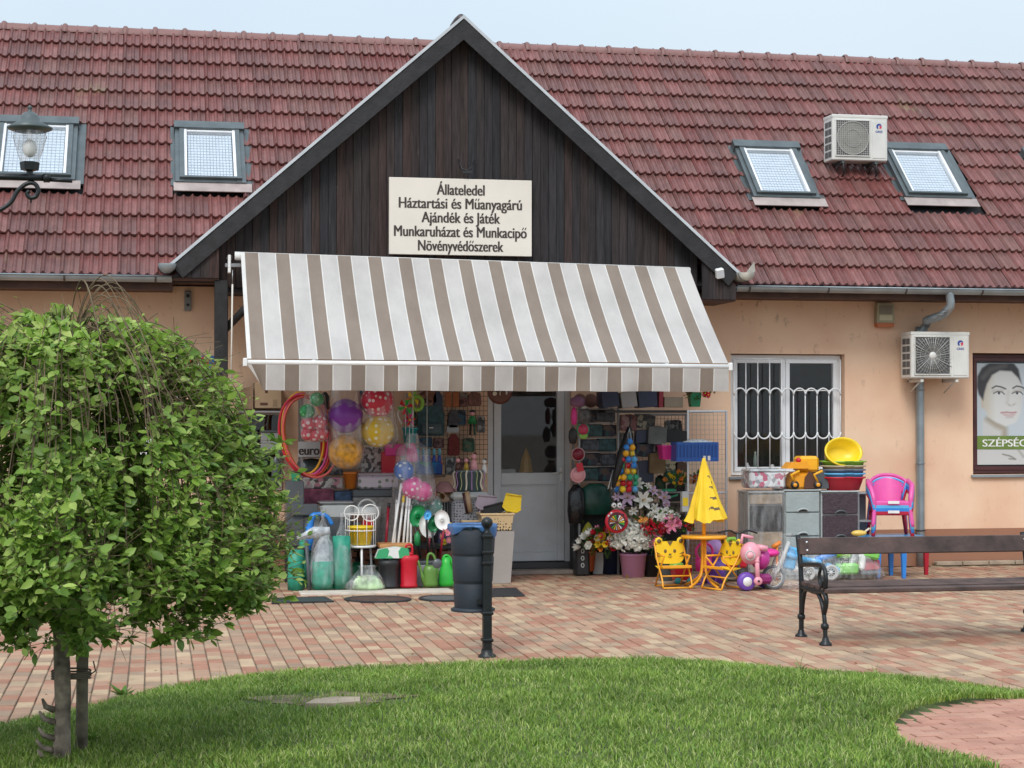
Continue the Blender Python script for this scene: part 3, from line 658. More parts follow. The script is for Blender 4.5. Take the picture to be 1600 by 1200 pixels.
# gutters
def gutter(a, b_, y, z, name='gutter', r_=.062):
    q = MB(); q.lathe([(r_, a), (r_, b_)], m_zinc, (0, y, z), 12, axis='X', a0=180, a1=360); q.lathe([(r_ - .004, a), (r_ - .004, b_)], m_zinc, (0, y, z + .001), 12, axis='X', a0=180, a1=360)
    q.tube([(a, y - r_, z), (b_, y - r_, z)], .008, m_zinc, 6)
    gt = q.build(name, house); k = MB(); X = math.ceil(a / .92) * .92
    while X < b_: k.lathe([(r_ + .005, X), (r_ + .005, X + .022)], m_zincd, (0, y, z), 12, axis='X', a0=180, a1=360); X += .92
    k.build('gutter_bracket', gt); return gt
gutter(XA, GLx + .02, -.71, 3.20); gutter(GRx - .0, XB, -.71, 3.185)
for X, sg in ((GLx - .03, -1), (GRx + .05, 1)):
    q = MB(); c = (X, 0, 3.32); q.lathe([(.001, -.95), (.088, -.95), (.09, -.6)], m_zinc if sg < 0 else mat('weathered_tin', (.45, .43, .38), .6, var=.3), c, 14, axis='Y', a0=180, a1=360); q.lathe([(.06, -.93), (.092, -.93), (.092, -.90)], m_zinc, c, 14, axis='Y', a0=180, a1=360)
    if sg > 0: q.prism([(.0, 0), (.09, 0.12), (.10, 0.02), (.05, -.04)], -.93, -.915, M['weathered_tin'], T=Matrix.Translation(c))
    q.build('gutter_end', house)
# downspout with a swan neck
q = MB(); a = P(1483, 462, -.71); m1 = P(1483, 476, -.66); m2 = P(1468, 493, -.5); m3 = P(1446, 505, -.12); m4 = P(1437, 520, -.07); e = P(1437, 850, -.07)
q.tube(spline([(a.x, -.71, 3.16), (m1.x, -.70, m1.z), (m1.x - .02, -.66, m1.z - .06), (m2.x, -.55, m2.z), (m2.x - .1, -.38, m2.z - .05), (m3.x, -.16, m3.z), (m4.x, -.075, m4.z - .03), (m4.x, -.07, m4.z - .15), (m4.x, -.07, .0)], 6), .048, m_zinc, 14)
for i in range(6):
    t_ = i / 6; q.torus((m1.x - .005 - t_ * .09, -.68 + t_ * .08, m1.z - .03 - t_ * .1), .051, .004, m_zinc, axis='Z', seg=14, ts=4)
for zz in (2.05, .42, 1.2): q.torus((m4.x, -.07, zz), .052, .008, m_zinc if zz != .42 else m_black, axis='Z', seg=16, ts=5)
q.build('downspout', house)
# ================================================================== THINGS FIXED TO THE HOUSE
m_steel = mat('rack_steel', (.32, .32, .33), .4, metal=.7, var=.1)
m_chrome = mat('bright_metal', (.6, .6, .62), .25, metal=.9, var=0)
# awning
AY0, AY1 = -.86, -2.28
aL = (P(376, 395, AY0).x + P(386, 568, AY1).x) / 2; aR = (P(1078, 415, AY0).x + P(1134, 572, AY1).x) / 2
zL0, zR0 = P(376, 400, AY0).z, P(1078, 424, AY0).z; zL1, zR1 = P(386, 566, AY1).z, P(1134, 573, AY1).z
print('awning', aL, aR, zL0, zR0, zL1, zR1)
awn = thing('awning', 'retractable awning of grey-brown and white striped cloth with a hanging valance over the shop door', 'awning', ((aL + aR) / 2, AY0, zL0))
def cloth(name, col):
    m = bpy.data.materials.new(name); m.use_nodes = True; n = m.node_tree; b = n.nodes['Principled BSDF']; b.inputs['Roughness'].default_value = .9; b.inputs['Specular IOR Level'].default_value = .1
    t = nd(n, 'TexCoord').outputs['Object']; z = nd(n, 'TexNoise', i_Scale=1.6, i_Detail=6.0, i_Roughness=.65); n.links.new(scaled(n, t, (1.5, .6, 1)), z.inputs[0]); d = ramp(n, [(.3, (.8,) * 3), (.6, (1,) * 3)]); n.links.new(z.outputs['Fac'], d.inputs[0])
    o = mixc(n, col, d.outputs[0], 1.0, 'MULTIPLY'); n.links.new(o, b.inputs['Base Color']); tl = nd(n, 'BsdfTranslucent'); n.links.new(o, tl.inputs['Color'])
    u = nd(n, 'Bump', i_Strength=.35, i_Distance=.02); z3 = nd(n, 'TexNoise', i_Scale=3.5, i_Detail=3.0); n.links.new(scaled(n, t, (2.5, .8, .8)), z3.inputs[0]); n.links.new(z3.outputs['Fac'], u.inputs['Height']); n.links.new(u.outputs[0], b.inputs['Normal'])
    mxs = n.nodes.new('ShaderNodeMixShader'); mxs.inputs[0].default_value = .10; n.links.new(b.outputs[0], mxs.inputs[1]); n.links.new(tl.outputs[0], mxs.inputs[2]); n.links.new(mxs.outputs[0], n.nodes['Material Output'].inputs[0]); M[name] = m; return m
m_taupe = cloth('taupe_cloth', (.27, .22, .182)); m_pale = cloth('pale_cloth', (.54, .515, .495)); m_edge = cloth('edge_band', (.72, .70, .67))
span = aR - aL; per = span / 15.05
bounds = [(0, .04, m_edge)]
x = .04
for i in range(15):
    bounds.append((x, x + per * .43, m_taupe)); bounds.append((x + per * .43, x + per * .46, m_edge)); bounds.append((x + per * .46, x + per * .97, m_pale)); bounds.append((x + per * .97, x + per, m_edge)); x += per
bounds = [(a, min(b_, span), m) for a, b_, m in bounds if a < span]
def sheet(fn, vsteps, name, par):
    q = MB()
    for a, b_, m in bounds:
        ns = 4 if b_ - a > .05 else 1; vs = []; fs = []
        for i in range(ns + 1):
            u = (a + (b_ - a) * i / ns) / span
            for j in range(vsteps + 1): vs.append(fn(u, j / vsteps))
        for i in range(ns):
            for j in range(vsteps): k = i * (vsteps + 1) + j; fs.append((k, k + 1, k + vsteps + 2, k + vsteps + 1))
        q.add(vs, fs, m, True)
    return q.shift(awn.location).build(name, par, fix=False)
def lerp(a, b, t): return a + (b - a) * t
def topf(u, v):
    x = aL + u * span; y = lerp(AY0 - .05, AY1, v); z = lerp(lerp(zL0, zR0, u), lerp(zL1, zR1, u), v) + .035
    z += -.045 * math.sin(math.pi * v) * (1 - .4 * math.cos(2 * math.pi * u)) + .012 * noise.noise(Vector((x * 2.3, y * 1.2, 0))) * math.sin(math.pi * v) 
    return Vector((x, y, z))
sheet(topf, 14, 'canopy', awn)
zv = P(760, 611, AY1).z
def valf(u, v):
    x = aL + u * span; ztop = lerp(zL1, zR1, u) - .02; fl = math.sin(u * 62 + math.sin(u * 17) * 2) * .018 + .02 * noise.noise(Vector((x * 1.7, 4, v)))
    side = max(0, 1 - u / .03); y = AY1 - .02 + v * (fl + .02) + v * .05 * side; x += v * side * .16
    return Vector((x, y, lerp(ztop, zv + .003 * math.sin(u * 40), v) + (0.02 * side * v)))
sheet(valf, 6, 'valance', awn)
q = MB(); q.tube([(aL - .03, AY1, zL1), (aR + .03, AY1, zR1)], .025, m_wplastic, 10); q.box(aL - .04, aL + .0, AY1 - .035, AY1 + .035, zL1 - .04, zL1 + .04, m_wplastic, .006); q.box(aR, aR + .04, AY1 - .035, AY1 + .035, zR1 - .04, zR1 + .04, m_wplastic, .006); wpart(q, 'front_bar', awn)
q = MB(); q.tube([(aL - .06, AY0, zL0), (aR + .02, AY0, zR0)], .045, m_wplastic, 12); wpart(q, 'roller', awn)
q = MB(); bz = zL0 - .05; q.box(aL - .16, aL + .06, AY0 - .03, AY0 + .04, bz - .07, bz - .03, m_steel, .005); q.box(aL - .13, aL - .10, AY0 - .04, AY0 + .1, bz - .13, bz + .06, m_wplastic, .006); q.lathe([(.03, -.02), (.03, .02)], m_wplastic, (aL - .115, AY0 - .02, bz + .03), 10, axis='Y'); wpart(q, 'gear_bracket', awn)
rx = P(363, 420, AY0).x; rx2 = P(361, 604, AY0 - .08).x; q = MB(); q.tube([(rx, AY0 - .05, bz - .1), (rx - .0, AY0 - .06, bz - .25)], .006, m_steel, 6); q.tube([(rx, AY0 - .06, bz - .25), (rx2, AY0 - .09, P(361, 604, AY0 - .08).z)], .009, mat('rod_ivory', (.75, .73, .66), .4), 8); wpart(q, 'crank_rod', awn)
for u, sg in ((.12, 1), (.88, -1)):
    x = aL + span * u; za = lerp(zL0, zR0, u) - .08; ze = lerp(zL1, zR1, u); q = MB(); q.tube([(x, AY0 + .1, za), (x + sg * .45, (AY0 + AY1) / 2, (za + ze) / 2 - .06), (x + sg * .05, AY1, ze)], .025, m_wplastic, 8); wpart(q, 'folding_arm', awn)
# sign
SY = -.72; sg0 = P(608, 277, SY); sg1 = P(831, 402, SY); za = P(608, 276.5, SY).z; zb = P(608, 397, SY).z
sgn = thing('shop_sign', 'cream rectangular board with five lines of dark Hungarian lettering on the gable', 'sign', ((sg0.x + sg1.x) / 2, SY, zb))
q = MB(); q.box(sg0.x, sg1.x, SY, SY + .03, zb, za, mat('sign_cream', (.74, .68, .60), .5, var=.04, scale=2), .004); wpart(q, 'board', sgn)
m_ink = mat('sign_ink', (.045, .032, .028), .6, var=0)
for body, a, b_, yc in (('Állateledel', 682.8, 756.8, 296.5), ('Háztartási és Műanyagárú', 623.5, 815, 318), ('Ajándék és Játék', 659, 781, 340), ('Munkaruházat és Munkacipő', 616, 822.5, 362), ('Növényvédőszerek', 653.5, 786, 384)):
    xm = (a + b_) / 2; A = P(a, yc, SY).x; B = P(b_, yc, SY).x; Z = P(xm, yc, SY).z
    text(body, A - sgn.location.x, B - sgn.location.x, Z - zb, .115, -.003, m_ink, 'lettering', sgn, bold=.036)
hk = P(728, 268, -.68); q = MB(); q.tube([(hk.x - .085, -.67, hk.z + .13), (hk.x - .05, -.74, hk.z + .02), (hk.x, -.75, hk.z), (hk.x + .04, -.74, hk.z + .03), (hk.x + .1, -.67, hk.z + .13)], .009, m_black, 6); q.box(hk.x - .05, hk.x + .05, -.76, -.73, hk.z - .03, hk.z, m_black); q.tube([(hk.x, -.745, hk.z - .05), (hk.x, -.745, hk.z - .03)], .012, m_black)
wthing(q, 'wall_hook', 'small black iron hook bracket on the boards just above the cream sign', 'hook')
# air conditioners
m_ac = mat('ac_ivory', (.66, .655, .62), .4, var=.05); m_fan = mat('ac_fan_dark', (.10, .10, .10), .6); m_blue = plastic('logo_blue', (.02, .05, .30)); m_red = plastic('logo_red', (.65, .03, .08)); m_acg = mat('ac_guard', (.42, .42, .40), .5)
def ac_unit(label, x0, x1, y0, y1, Y, radial, brk):
    cx, z, w_, h = bb(x0, x1, y0, y1, Y); dp = .30
    a = thing('air_conditioner', label, 'air conditioner', (cx, Y + dp / 2, z))
    q = MB(); q.box(-w_ / 2, w_ / 2, -dp / 2, dp / 2, 0, h, m_ac, .012); q.box(-w_ / 2 - .004, w_ / 2 + .004, -dp / 2 - .004, dp / 2 + .004, h - .035, h + .004, m_ac, .006)
    q.box(w_ * .22, w_ * .46, -dp / 2 - .006, -dp / 2 + .002, h * .06, h * .88, m_ac, .003)
    body = q.build('casing', a); fc = (-w_ * .14, h * .49); fr = min(h * .40, w_ * .30)
    q = MB(); q.box(fc[0] - fr, fc[0] + fr, -dp / 2 - .004, -dp / 2 + .003, fc[1] - fr, fc[1] + fr, m_fan, .003)
    if not radial: q.lathe([(.001, 0), (fr * .96, 0)], mat('ac_fan_grey', (.25, .24, .22), .7), (fc[0], -dp / 2 - .006, fc[1]), 24, axis='Y')
    q.build('fan_recess', a); q = MB(); y = -dp / 2 - .014
    if radial:
        for k in range(40):
            an = 2 * math.pi * k / 40; r1 = fr * min(1.0 / max(abs(math.cos(an)), abs(math.sin(an))), 1.25); q.tube([(fc[0] + .04 * math.cos(an), y, fc[1] + .04 * math.sin(an)), (fc[0] + r1 * math.cos(an + .12), y, fc[1] + r1 * math.sin(an + .12))], .003 if k % 4 else .006, m_acg, 4)
        q.lathe([(.001, -.006), (.042, -.006), (.045, .002), (.045, .01)], m_ac, (fc[0], y, fc[1]), 16, axis='Y')
        for r in (.45, .72, .95): q.torus((fc[0], y, fc[1]), fr * r, .002, m_acg, seg=28, ts=4)
    else:
        for k in range(17):
            t_ = -1 + 2 * k / 16; q.box(fc[0] + t_ * fr - .002, fc[0] + t_ * fr + .002, y, y + .004, fc[1] - fr, fc[1] + fr, m_acg); q.box(fc[0] - fr, fc[0] + fr, y + .0045, y + .008, fc[1] + t_ * fr - .002, fc[1] + t_ * fr + .002, m_acg)
        q.torus((fc[0], y, fc[1]), fr * .95, .005, m_acg, seg=28, ts=5); q.torus((fc[0], y, fc[1]), fr * .5, .003, m_acg, seg=28, ts=5)
    frame_rect(q, fc[0] - fr - .012, fc[0] + fr + .012, fc[1] - fr - .012, fc[1] + fr + .012, y - .002, .014, .02, m_ac); q.build('fan_guard', a)
    q = MB(); lx, lz = w_ * .34, h * .76; pts = [(lx + .035 * math.cos(t_), lz + .035 * math.sin(t_)) for t_ in np.linspace(R(25), R(235), 14)]; inn_ = [(lx + .006 + .02 * math.cos(t_), lz - .004 + .02 * math.sin(t_)) for t_ in np.linspace(R(235), R(25), 14)]
    q.prism(pts + inn_, -dp / 2 - .0095, -dp / 2 - .0065, m_blue); q.prism([(lx + .0, lz + .005), (lx + .034, lz + .008), (lx + .03, lz - .02), (lx + .005, lz - .03), (lx + .01, lz - .01)], -dp / 2 - .0095, -dp / 2 - .0065, m_red); q.build('badge', a)
    text('GREE', lx - .045, lx + .045, lz - .062, .026, -dp / 2 - .0075, m_blue, 'lettering', a, bold=.04)
    q = MB()
    for k in range(5):
        for j in range(2): q.box(-w_ / 2 - .003, -w_ / 2 + .003, -.11 + j * .11, -.015 + j * .11, h * (.08 + k * .165), h * (.08 + k * .165) + h * .125, m_fan)
    q.build('side_vent', a)
    for sx in (-.3, .3):
        q = MB(); 
        if brk == 'wall': q.box(w_ * sx - .018, w_ * sx + .018, -dp / 2 + .02, .25, -.045, -.012, m_ac, .004); q.box(w_ * sx - .012, w_ * sx + .012, -.1, .12, -.012, .0, m_ac); q.box(w_ * sx - .018, w_ * sx + .018, .21, .25, -.045, .25, m_ac, .004); q.tube([(w_ * sx, -.08, -.03), (w_ * sx, .22, -.16)], .01, m_ac, 6)
        else: q.box(w_ * sx - .018, w_ * sx + .018, -dp / 2 + .02, .40, -.03, .0, m_dgrey); q.tube([(w_ * sx, -.12, -.02), (w_ * sx + .03, -.10, -.14), (w_ * sx + .02, .0, -.20)], .011, m_black, 6); q.tube([(w_ * sx - .03, -.13, -.02), (w_ * sx - .04, .04, -.15)], .008, m_black, 6)
        q.build('bracket', a)
    return a
ac_unit('ivory air conditioner on the salmon wall, partly over the downpipe, with a radial fan guard', 1424, 1515, 519, 591, -.45, True, 'wall')
ac_unit('ivory air conditioner perched on the roof tiles between two skylights', 1301, 1387, 180, 251, .72, False, 'roof')
# alarm box, floodlight, small sensor
cx, z, w_, h = bb(1370, 1398, 474, 511, -.09); a = thing('alarm_siren', 'small ivory alarm box with an orange lower edge under the right eaves', 'alarm', (cx, -.05, z))
q = MB(); q.prism([(-w_ / 2, .05), (w_ / 2, .05), (w_ / 2 - .01, h), (-w_ / 2 + .01, h)], -.045, .05, mat('siren_ivory', (.38, .34, .22), .5, var=.1)); q.box(-w_ * .36, w_ * .36, -.052, -.044, h * .55, h * .9, mat('siren_grey', (.24, .21, .15), .5)); q.box(-w_ * .36, w_ * .36, -.05, -.044, h * .28, h * .5, mat('siren_pale', (.60, .55, .36), .5)); q.build('casing', a)
q = MB(); q.prism([(-w_ / 2 + .012, 0), (w_ / 2 - .012, 0), (w_ / 2 - .0, .048), (-w_ / 2, .048)], -.04, .045, plastic('siren_orange', (.50, .13, .03))); q.build('beacon', a)
c = P(1125, 427, -.9); a = thing('floodlight', 'small white floodlight tilted on the right end of the boarded gable', 'floodlight', (c.x, -.86, c.z - .05))
T = Matrix.Translation((0, -.03, .05)) @ Matrix.Rotation(R(-12), 4, 'Y') @ Matrix.Rotation(R(20), 4, 'X'); q = MB(); q.box(-.045, .045, -.03, .03, -.055, .055, m_wplastic, .01, T=T); q.build('housing', a); q = MB(); q.box(-.038, .038, -.034, -.031, -.045, .045, mat('lens', (.6, .62, .65), .2), T=T); q.build('lens', a); q = MB(); q.tube([(0, .04, .05), (0, 0, .05)], .012, m_steel, 6); q.build('arm', a)
cx, z, w_, h = bb(288, 299, 455, 486, -.03); q = MB(); q.box(cx - w_ / 2, cx + w_ / 2, -.06, 0, z, z + h, mat('sensor_grey', (.22, .22, .22), .5), .008); q.ball((cx, -.065, z + h * .75), .02, m_black, 8); q.ball((cx, -.065, z + h * .3), .016, m_black, 8); wthing(q, 'wall_sensor', 'narrow grey box with two dark lenses high on the wall left of the porch post', 'sensor')
# posters
cx, z, w_, h = bb(294, 346, 556, 602, -.03); a = thing('wall_poster', 'red and blue advertising poster on the wall behind the porch post', 'poster', (cx, -.02, z))
q = MB(); q.box(-w_ / 2, w_ / 2, -.01, .01, 0, h, mat('poster_blue', (.03, .16, .42), .5)); q.build('sheet', a); q = MB(); q.box(-w_ * .48, w_ * .12, -.014, -.0105, h * .52, h * .97, mat('poster_red', (.6, .02, .05), .5)); q.build('red_panel', a)
q = MB(); q.box(-w_ * .5, w_ * .2, -.014, -.0105, h * .03, h * .22, mat('poster_pale', (.5, .55, .65), .5)); q.box(w_ * .2, w_ * .48, -.014, -.0105, h * .1, h * .7, mat('poster_orange', (.45, .16, .05), .5)); q.build('picture', a)
q = MB(); q.box(-w_ * .36, w_ * .0, -.016, -.0145, h * .66, h * .76, m_wplastic); q.build('printed_line', a)
# beauty poster behind the brown window
x0, x1, z0, z1 = W_P; pl = P(1525, 600, .09).x; ppl = lambda px, py: (P(px, py, .10).x, P(px, py, .10).z)
a = thing('window_poster', 'large pale beauty-salon poster of a dark-haired face filling the brown window', 'poster', ((x0 + x1) / 2, .10, z0))
def flat(poly, y, m, name='shape', px=True, T=None):
    q = MB(); pts = [ppl(*p) for p in poly]; q.prism(pts, y, y + .0015, m); return wpart(q, name, a)
m_pp = mat('poster_grey', (.50, .56, .60), .5, var=.05); m_skin = mat('poster_skin', (.58, .58, .57), .5, var=.06); m_hair = mat('poster_hair', (.035, .035, .04), .5, var=.3); m_shd = mat('poster_tan', (.36, .31, .24), .5, var=.1)
P0 = .112 - .012
def seg_d(X, Y, pts):
    d = np.full(X.shape, 1e9)
    for (x0, y0), (x1, y1) in zip(pts, pts[1:]):
        t = np.clip(((X - x0) * (x1 - x0) + (Y - y0) * (y1 - y0)) / ((x1 - x0) ** 2 + (y1 - y0) ** 2 + 1e-9), 0, 1); d = np.minimum(d, np.hypot(X - x0 - t * (x1 - x0), Y - y0 - t * (y1 - y0)))
    return d
def poly_m(X, Y, pts, blur):
    ins = np.zeros(X.shape, bool); n = len(pts)
    for i in range(n):
        (xa, ya), (xb, yb) = pts[i], pts[(i + 1) % n]; c = (ya > Y) != (yb > Y); ins ^= c & (X < (xb - xa) * (Y - ya) / ((yb - ya) or 1e-9) + xa)
    d = seg_d(X, Y, pts + [pts[0]]); return np.clip(.5 + np.where(ins, d, -d) / (2 * blur), 0, 1)
def portrait():      # a soft printed portrait: colours of the print, stored per vertex
    xs = np.arange(1524, 1701, 1.0); ys = np.arange(568, 726.5, 1.0); X, Y = np.meshgrid(xs, ys, indexing='ij'); C = np.zeros(X.shape + (3,)); C[:] = (.46, .52, .56); C += ((X - 1524) / 176 * .08)[..., None]
    def put(m, c, a=1.0):
        nonlocal C; m = np.clip(m * a, 0, 1)[..., None]; C = C * (1 - m) + np.array(c) * m
    st = lambda pts, w, bl=.8: np.clip((w + bl - seg_d(X, Y, pts)) / bl, 0, 1)
    put(poly_m(X, Y, [(1536, 655), (1558, 660), (1570, 664), (1570, 683), (1590, 700), (1640, 713), (1700, 716), (1700, 730), (1520, 730), (1520, 700), (1534, 690)], 2), (.54, .54, .53)); put(st([(1543, 655), (1556, 664), (1569, 670), (1569, 684)], 1, 7), (.30, .25, .17), .75)
    face = [(1536, 600), (1540, 585), (1556, 578), (1580, 574), (1592, 585), (1596, 605), (1597, 625), (1594, 645), (1587, 660), (1571, 666), (1555, 659), (1543, 651), (1538, 636)]
    put(poly_m(X, Y, [(1532, 620), (1538, 622), (1538, 640), (1533, 636)], 1.5), (.5, .44, .36)); put(poly_m(X, Y, face, 1.2), (.60, .61, .60)); put(poly_m(X, Y, face, 1.2) * np.clip(1 - (X - 1536) / 20, 0, 1), (.46, .40, .29), .75); put(poly_m(X, Y, face, 1.2) * np.clip((X - 1585) / 16, 0, 1), (.50, .50, .50), .5)
    hair = [(1526, 604), (1527, 588), (1534, 575), (1548, 565), (1582, 565), (1591, 576), (1596, 600), (1590, 590), (1580, 580), (1562, 579), (1550, 586), (1542, 600), (1538, 614), (1536, 626), (1529, 616)]
    put(poly_m(X, Y, hair, 1.6), (.045, .045, .05)); put(st([(1536, 590), (1548, 577), (1570, 571)], 1, 5), (.13, .12, .12), .6)
    for dx, c in ((0, 0), (32, 1)):
        put(st([(1550 + dx, 606.5), (1556 + dx, 603), (1564 + dx, 604.5), (1571 + dx * .93, 607.5)], .7), (.03, .03, .03), .95); put(st([(1552 + dx, 611), (1566 + dx, 609.5)], 1, 3), (.40, .37, .35), .5)
        put(poly_m(X, Y, [(1553 + dx * .9, 615), (1558 + dx * .9, 612.3), (1565 + dx * .9, 613), (1568 + dx * .9, 616), (1560 + dx * .9, 617)], .7), (.66, .67, .68)); put(np.clip(2.6 - np.hypot(X - 1560.5 - dx * .88, Y - 614.3), 0, 1), (.05, .06, .07)); put(st([(1552 + dx * .9, 614.8), (1558 + dx * .9, 611.8), (1565 + dx * .9, 612.3), (1569 + dx * .9, 616)], .45), (.03, .03, .03), .95)
    put(st([(1575, 612), (1573.5, 628)], .5, 4), (.48, .45, .42), .45); put(st([(1575, 632.5), (1578, 633.3)], .4), (.28, .22, .20), .8); put(st([(1582, 633), (1584.5, 631.5)], .4), (.28, .22, .20), .8); put(st([(1572, 630), (1579, 634), (1586, 630)], .5, 3), (.47, .44, .42), .4)
    put(st([(1563.5, 645), (1573, 644), (1578, 645), (1587, 644.2)], .8), (.40, .20, .22), .9); put(st([(1568, 647.5), (1577, 649.5), (1584, 647.5)], 1.0, 2), (.52, .36, .37), .8); put(st([(1572, 652.5), (1582, 652)], .6, 2), (.42, .40, .39), .6)
    put(st([(1566, 710), (1578, 713), (1586, 718), (1576, 717)], .8), (.16, .15, .12), .8); put(st([(1588, 700), (1598, 714)], 1, 2), (.25, .24, .2), .5)
    nx, ny = X.shape; vs = []
    ax0, az0 = ppl(1524, 647)[0], ppl(1524, 568)[1]; ax1, az1 = ppl(1700, 647)[0], ppl(1524, 726)[1]
    for i in range(nx):
        for j in range(ny): vs.append((lerp(ax0, ax1, i / (nx - 1)) - a.location.x, P0 - .003 - a.location.y, lerp(az0, az1, j / (ny - 1)) - a.location.z))
    me = bpy.data.meshes.new('printed_portrait'); me.from_pydata(vs, [], [(i * ny + j, i * ny + j + 1, (i + 1) * ny + j + 1, (i + 1) * ny + j) for i in range(nx - 1) for j in range(ny - 1)])
    at = me.color_attributes.new('print', 'FLOAT_COLOR', 'POINT'); at.data.foreach_set('color', np.concatenate([C.reshape(-1, 3), np.ones((nx * ny, 1))], 1).ravel())
    m, n, b = node_mat('portrait_print', .35, .5); t = nd(n, 'Attribute', attribute_name='print'); n.links.new(t.outputs['Color'], b.inputs['Base Color']); me.materials.append(m)
    o = bpy.data.objects.new('printed_portrait', me); COL.objects.link(o); o.parent = a
q = MB(); q.box(P(1524, 600, .10).x, P(1700, 600, .10).x, P0, P0 + .002, ppl(1600, 726)[1], ppl(1600, 568)[1], m_pp); wpart(q, 'sheet', a)
lerp = lambda a_, b_, t: a_ + (b_ - a_) * t
portrait()
flat([(1524, 681), (1700, 681), (1700, 702), (1524, 702)], P0 - .007, mat('poster_green', (.14, .22, .04), .5, var=.15), 'green_band')
A, B = ppl(1535, 691)[0], ppl(1604, 691)[0]; text('SZÉPSÉG', A - a.location.x, B - a.location.x, ppl(1560, 692)[1] - a.location.z, .085, P0 - .009 - a.location.y, m_wplastic, 'lettering', a, bold=.04)
# car sticker in the grille window
# ================================================================== STREET LAMP
LY = -8.2; ax = P(46, 270, LY); lamp = thing('street_lamp', 'black iron street lamp with a clear glass lantern on a scrolled arm', 'street lamp', (P(-62, 300, LY).x, LY, 0))
q = MB(); pxx = lamp.location.x; q.lathe([(.11, 0), (.11, .12), (.07, .2), (.06, .9), (.075, .92), (.05, .98), (.045, 3.0), (.06, 3.02), (.04, 3.06), (.036, 3.6), (.001, 3.72)], m_blk, (pxx, LY, 0), 14); wpart(q, 'post', lamp)
za_ = P(40, 277, LY).z; q = MB(); xe = P(113, 280, LY).x; q.tube([(pxx, LY, za_ + .0), (P(70, 277, LY).x, LY, za_)], .022, m_blk, 8); q.tube([(P(68, 277, LY).x, LY, za_), (P(78, 278, LY).x, LY, za_)], .03, m_blk, 8); q.tube([(P(78, 277, LY).x, LY, za_ - .01), (xe, LY, za_ - .015)], .014, m_blk, 8)
def pp_(px, py): v = P(px, py, LY); return (v.x, LY, v.z)
q.tube(spline([pp_(-60, 345), pp_(-10, 332), pp_(15, 318), pp_(28, 298), pp_(42, 287), (pp_(54, 287)), pp_(60, 297), pp_(56, 307), pp_(47, 309), pp_(42, 303), pp_(46, 298)], 6), .014, m_blk, 8); q.tube([pp_(49, 309), pp_(48, 317)], .006, m_blk, 6); wpart(q, 'scroll_arm', lamp)
cxl = P(46.5, 230, LY).x; k = 1 / (F / 12.0); zz = lambda py: P(46, py, LY).z
q = MB(); q.lathe([(.02, zz(278)), (.02, zz(268)), (.055, zz(266)), (.062, zz(254)), (.055, zz(253))], m_blk, (cxl, LY, 0), 6, smooth=False); wpart(q, 'lantern_base', lamp)
q = MB(); q.lathe([(.058, zz(253)), (.075, zz(240)), (.10, zz(218)), (.105, zz(214)), (.098, zz(210)), (.10, zz(206))], thin_film('lantern_glass', (.75, .72, .72), .08, .28, .9), (cxl, LY, 0), 20); wpart(q, 'lantern_glass', lamp)
q = MB(); q.ball((cxl, LY, zz(232)), .045, m_wplastic, 12, (1, 1, 1.3)); wpart(q, 'bulb', lamp)
q = MB(); q.lathe([(.098, zz(206)), (.138, zz(202)), (.14, zz(199)), (.07, zz(190)), (.06, zz(183)), (.04, zz(177)), (.012, zz(174)), (.012, zz(170)), (.018, zz(168)), (.001, zz(164))], mat('lamp_cap', (.08, .10, .10), .4, metal=.3), (cxl, LY, 0), 20); wpart(q, 'lantern_cap', lamp)

# ================================================================== WASTE BIN
bp0 = G(761, 1027); bn = thing('litter_bin', 'dark blue-grey litter bin with a blue liner on a ball-topped post', 'litter bin', (bp0.x, bp0.y, 0))
sp = F / ((bp0 - _C).dot(_RM @ Vector((0, 0, -1)))); q = MB()
m_bin = mat('bin_plastic', (.016, .024, .036), .6, var=.15, scale=5, bump=.15); m_liner = mat('bin_liner', (.05, .14, .33), .35, var=.15)
hh = lambda py: (1027 - py) / sp
q.lathe([(.065, 0), (.065, .015), (.045, .03), (.042, .06)], m_blk, (0, 0, 0), 12); q.box(-.032, .032, -.032, .032, .05, hh(832), m_blk, .008)
for py in (1000, 958, 880, 863, 838): q.box(-.042, .042, -.042, .042, hh(py) - .012, hh(py) + .012, m_blk, .006)
q.ball((0, 0, hh(817)), .043, m_blk, 16); q.lathe([(.03, hh(832)), (.02, hh(827)), (.03, hh(822))], m_blk, (0, 0, 0), 12); q.build('post', bn)
bx = -.075; by = .17; q = MB(); T = None
def bp(py): return hh(py)
z0b = hh(960) + .03; z1b = hh(830) + .03
H_ = z1b - z0b; pr = [(.001, 0), (.138, 0)]
for k in range(3): f_ = H_ / 3; pr += [(.140 + .011 * k, f_ * k + .01), (.149 + .011 * k, f_ * (k + 1) - .028), (.145 + .011 * k, f_ * (k + 1) - .022), (.145 + .011 * k, f_ * (k + 1) - .008), (.150 + .011 * k, f_ * (k + 1) - .002)]
pr += [(.178, H_), (.165, H_), (.13, .03), (.001, .03)]
q.lathe([(r, z0b + z) for r, z in pr], m_bin, (bx, by, 0), 32, sx=.97, sy=.97)
q.lathe([(.160, z0b - .02), (.165, z0b - .005), (.14, z0b + .008)], m_bin, (bx, by, 0), 28); q.build('tub', bn)
q = MB(); vs = []; n_ = 48
prof_ = [(.155, -.15), (.174, .010), (.188, .014), (.192, -.008), (.184, -.028)]
for j, (r_, dz) in enumerate(prof_):
    for i in range(n_):
        an = 2 * math.pi * i / n_; wv = (math.sin(an * 9) + .6 * math.sin(an * 17 + 1)) * (.006 if j > 1 else .002); fall = (.035 * math.sin(an * 3 + .5) if j == 4 else 0)
        vs.append(((r_ + wv) * .94 * math.cos(an) + bx, (r_ + wv) * .94 * math.sin(an) + by, z1b + dz + fall - (0.02 if j == 4 and math.cos(an) > 0 else 0)))
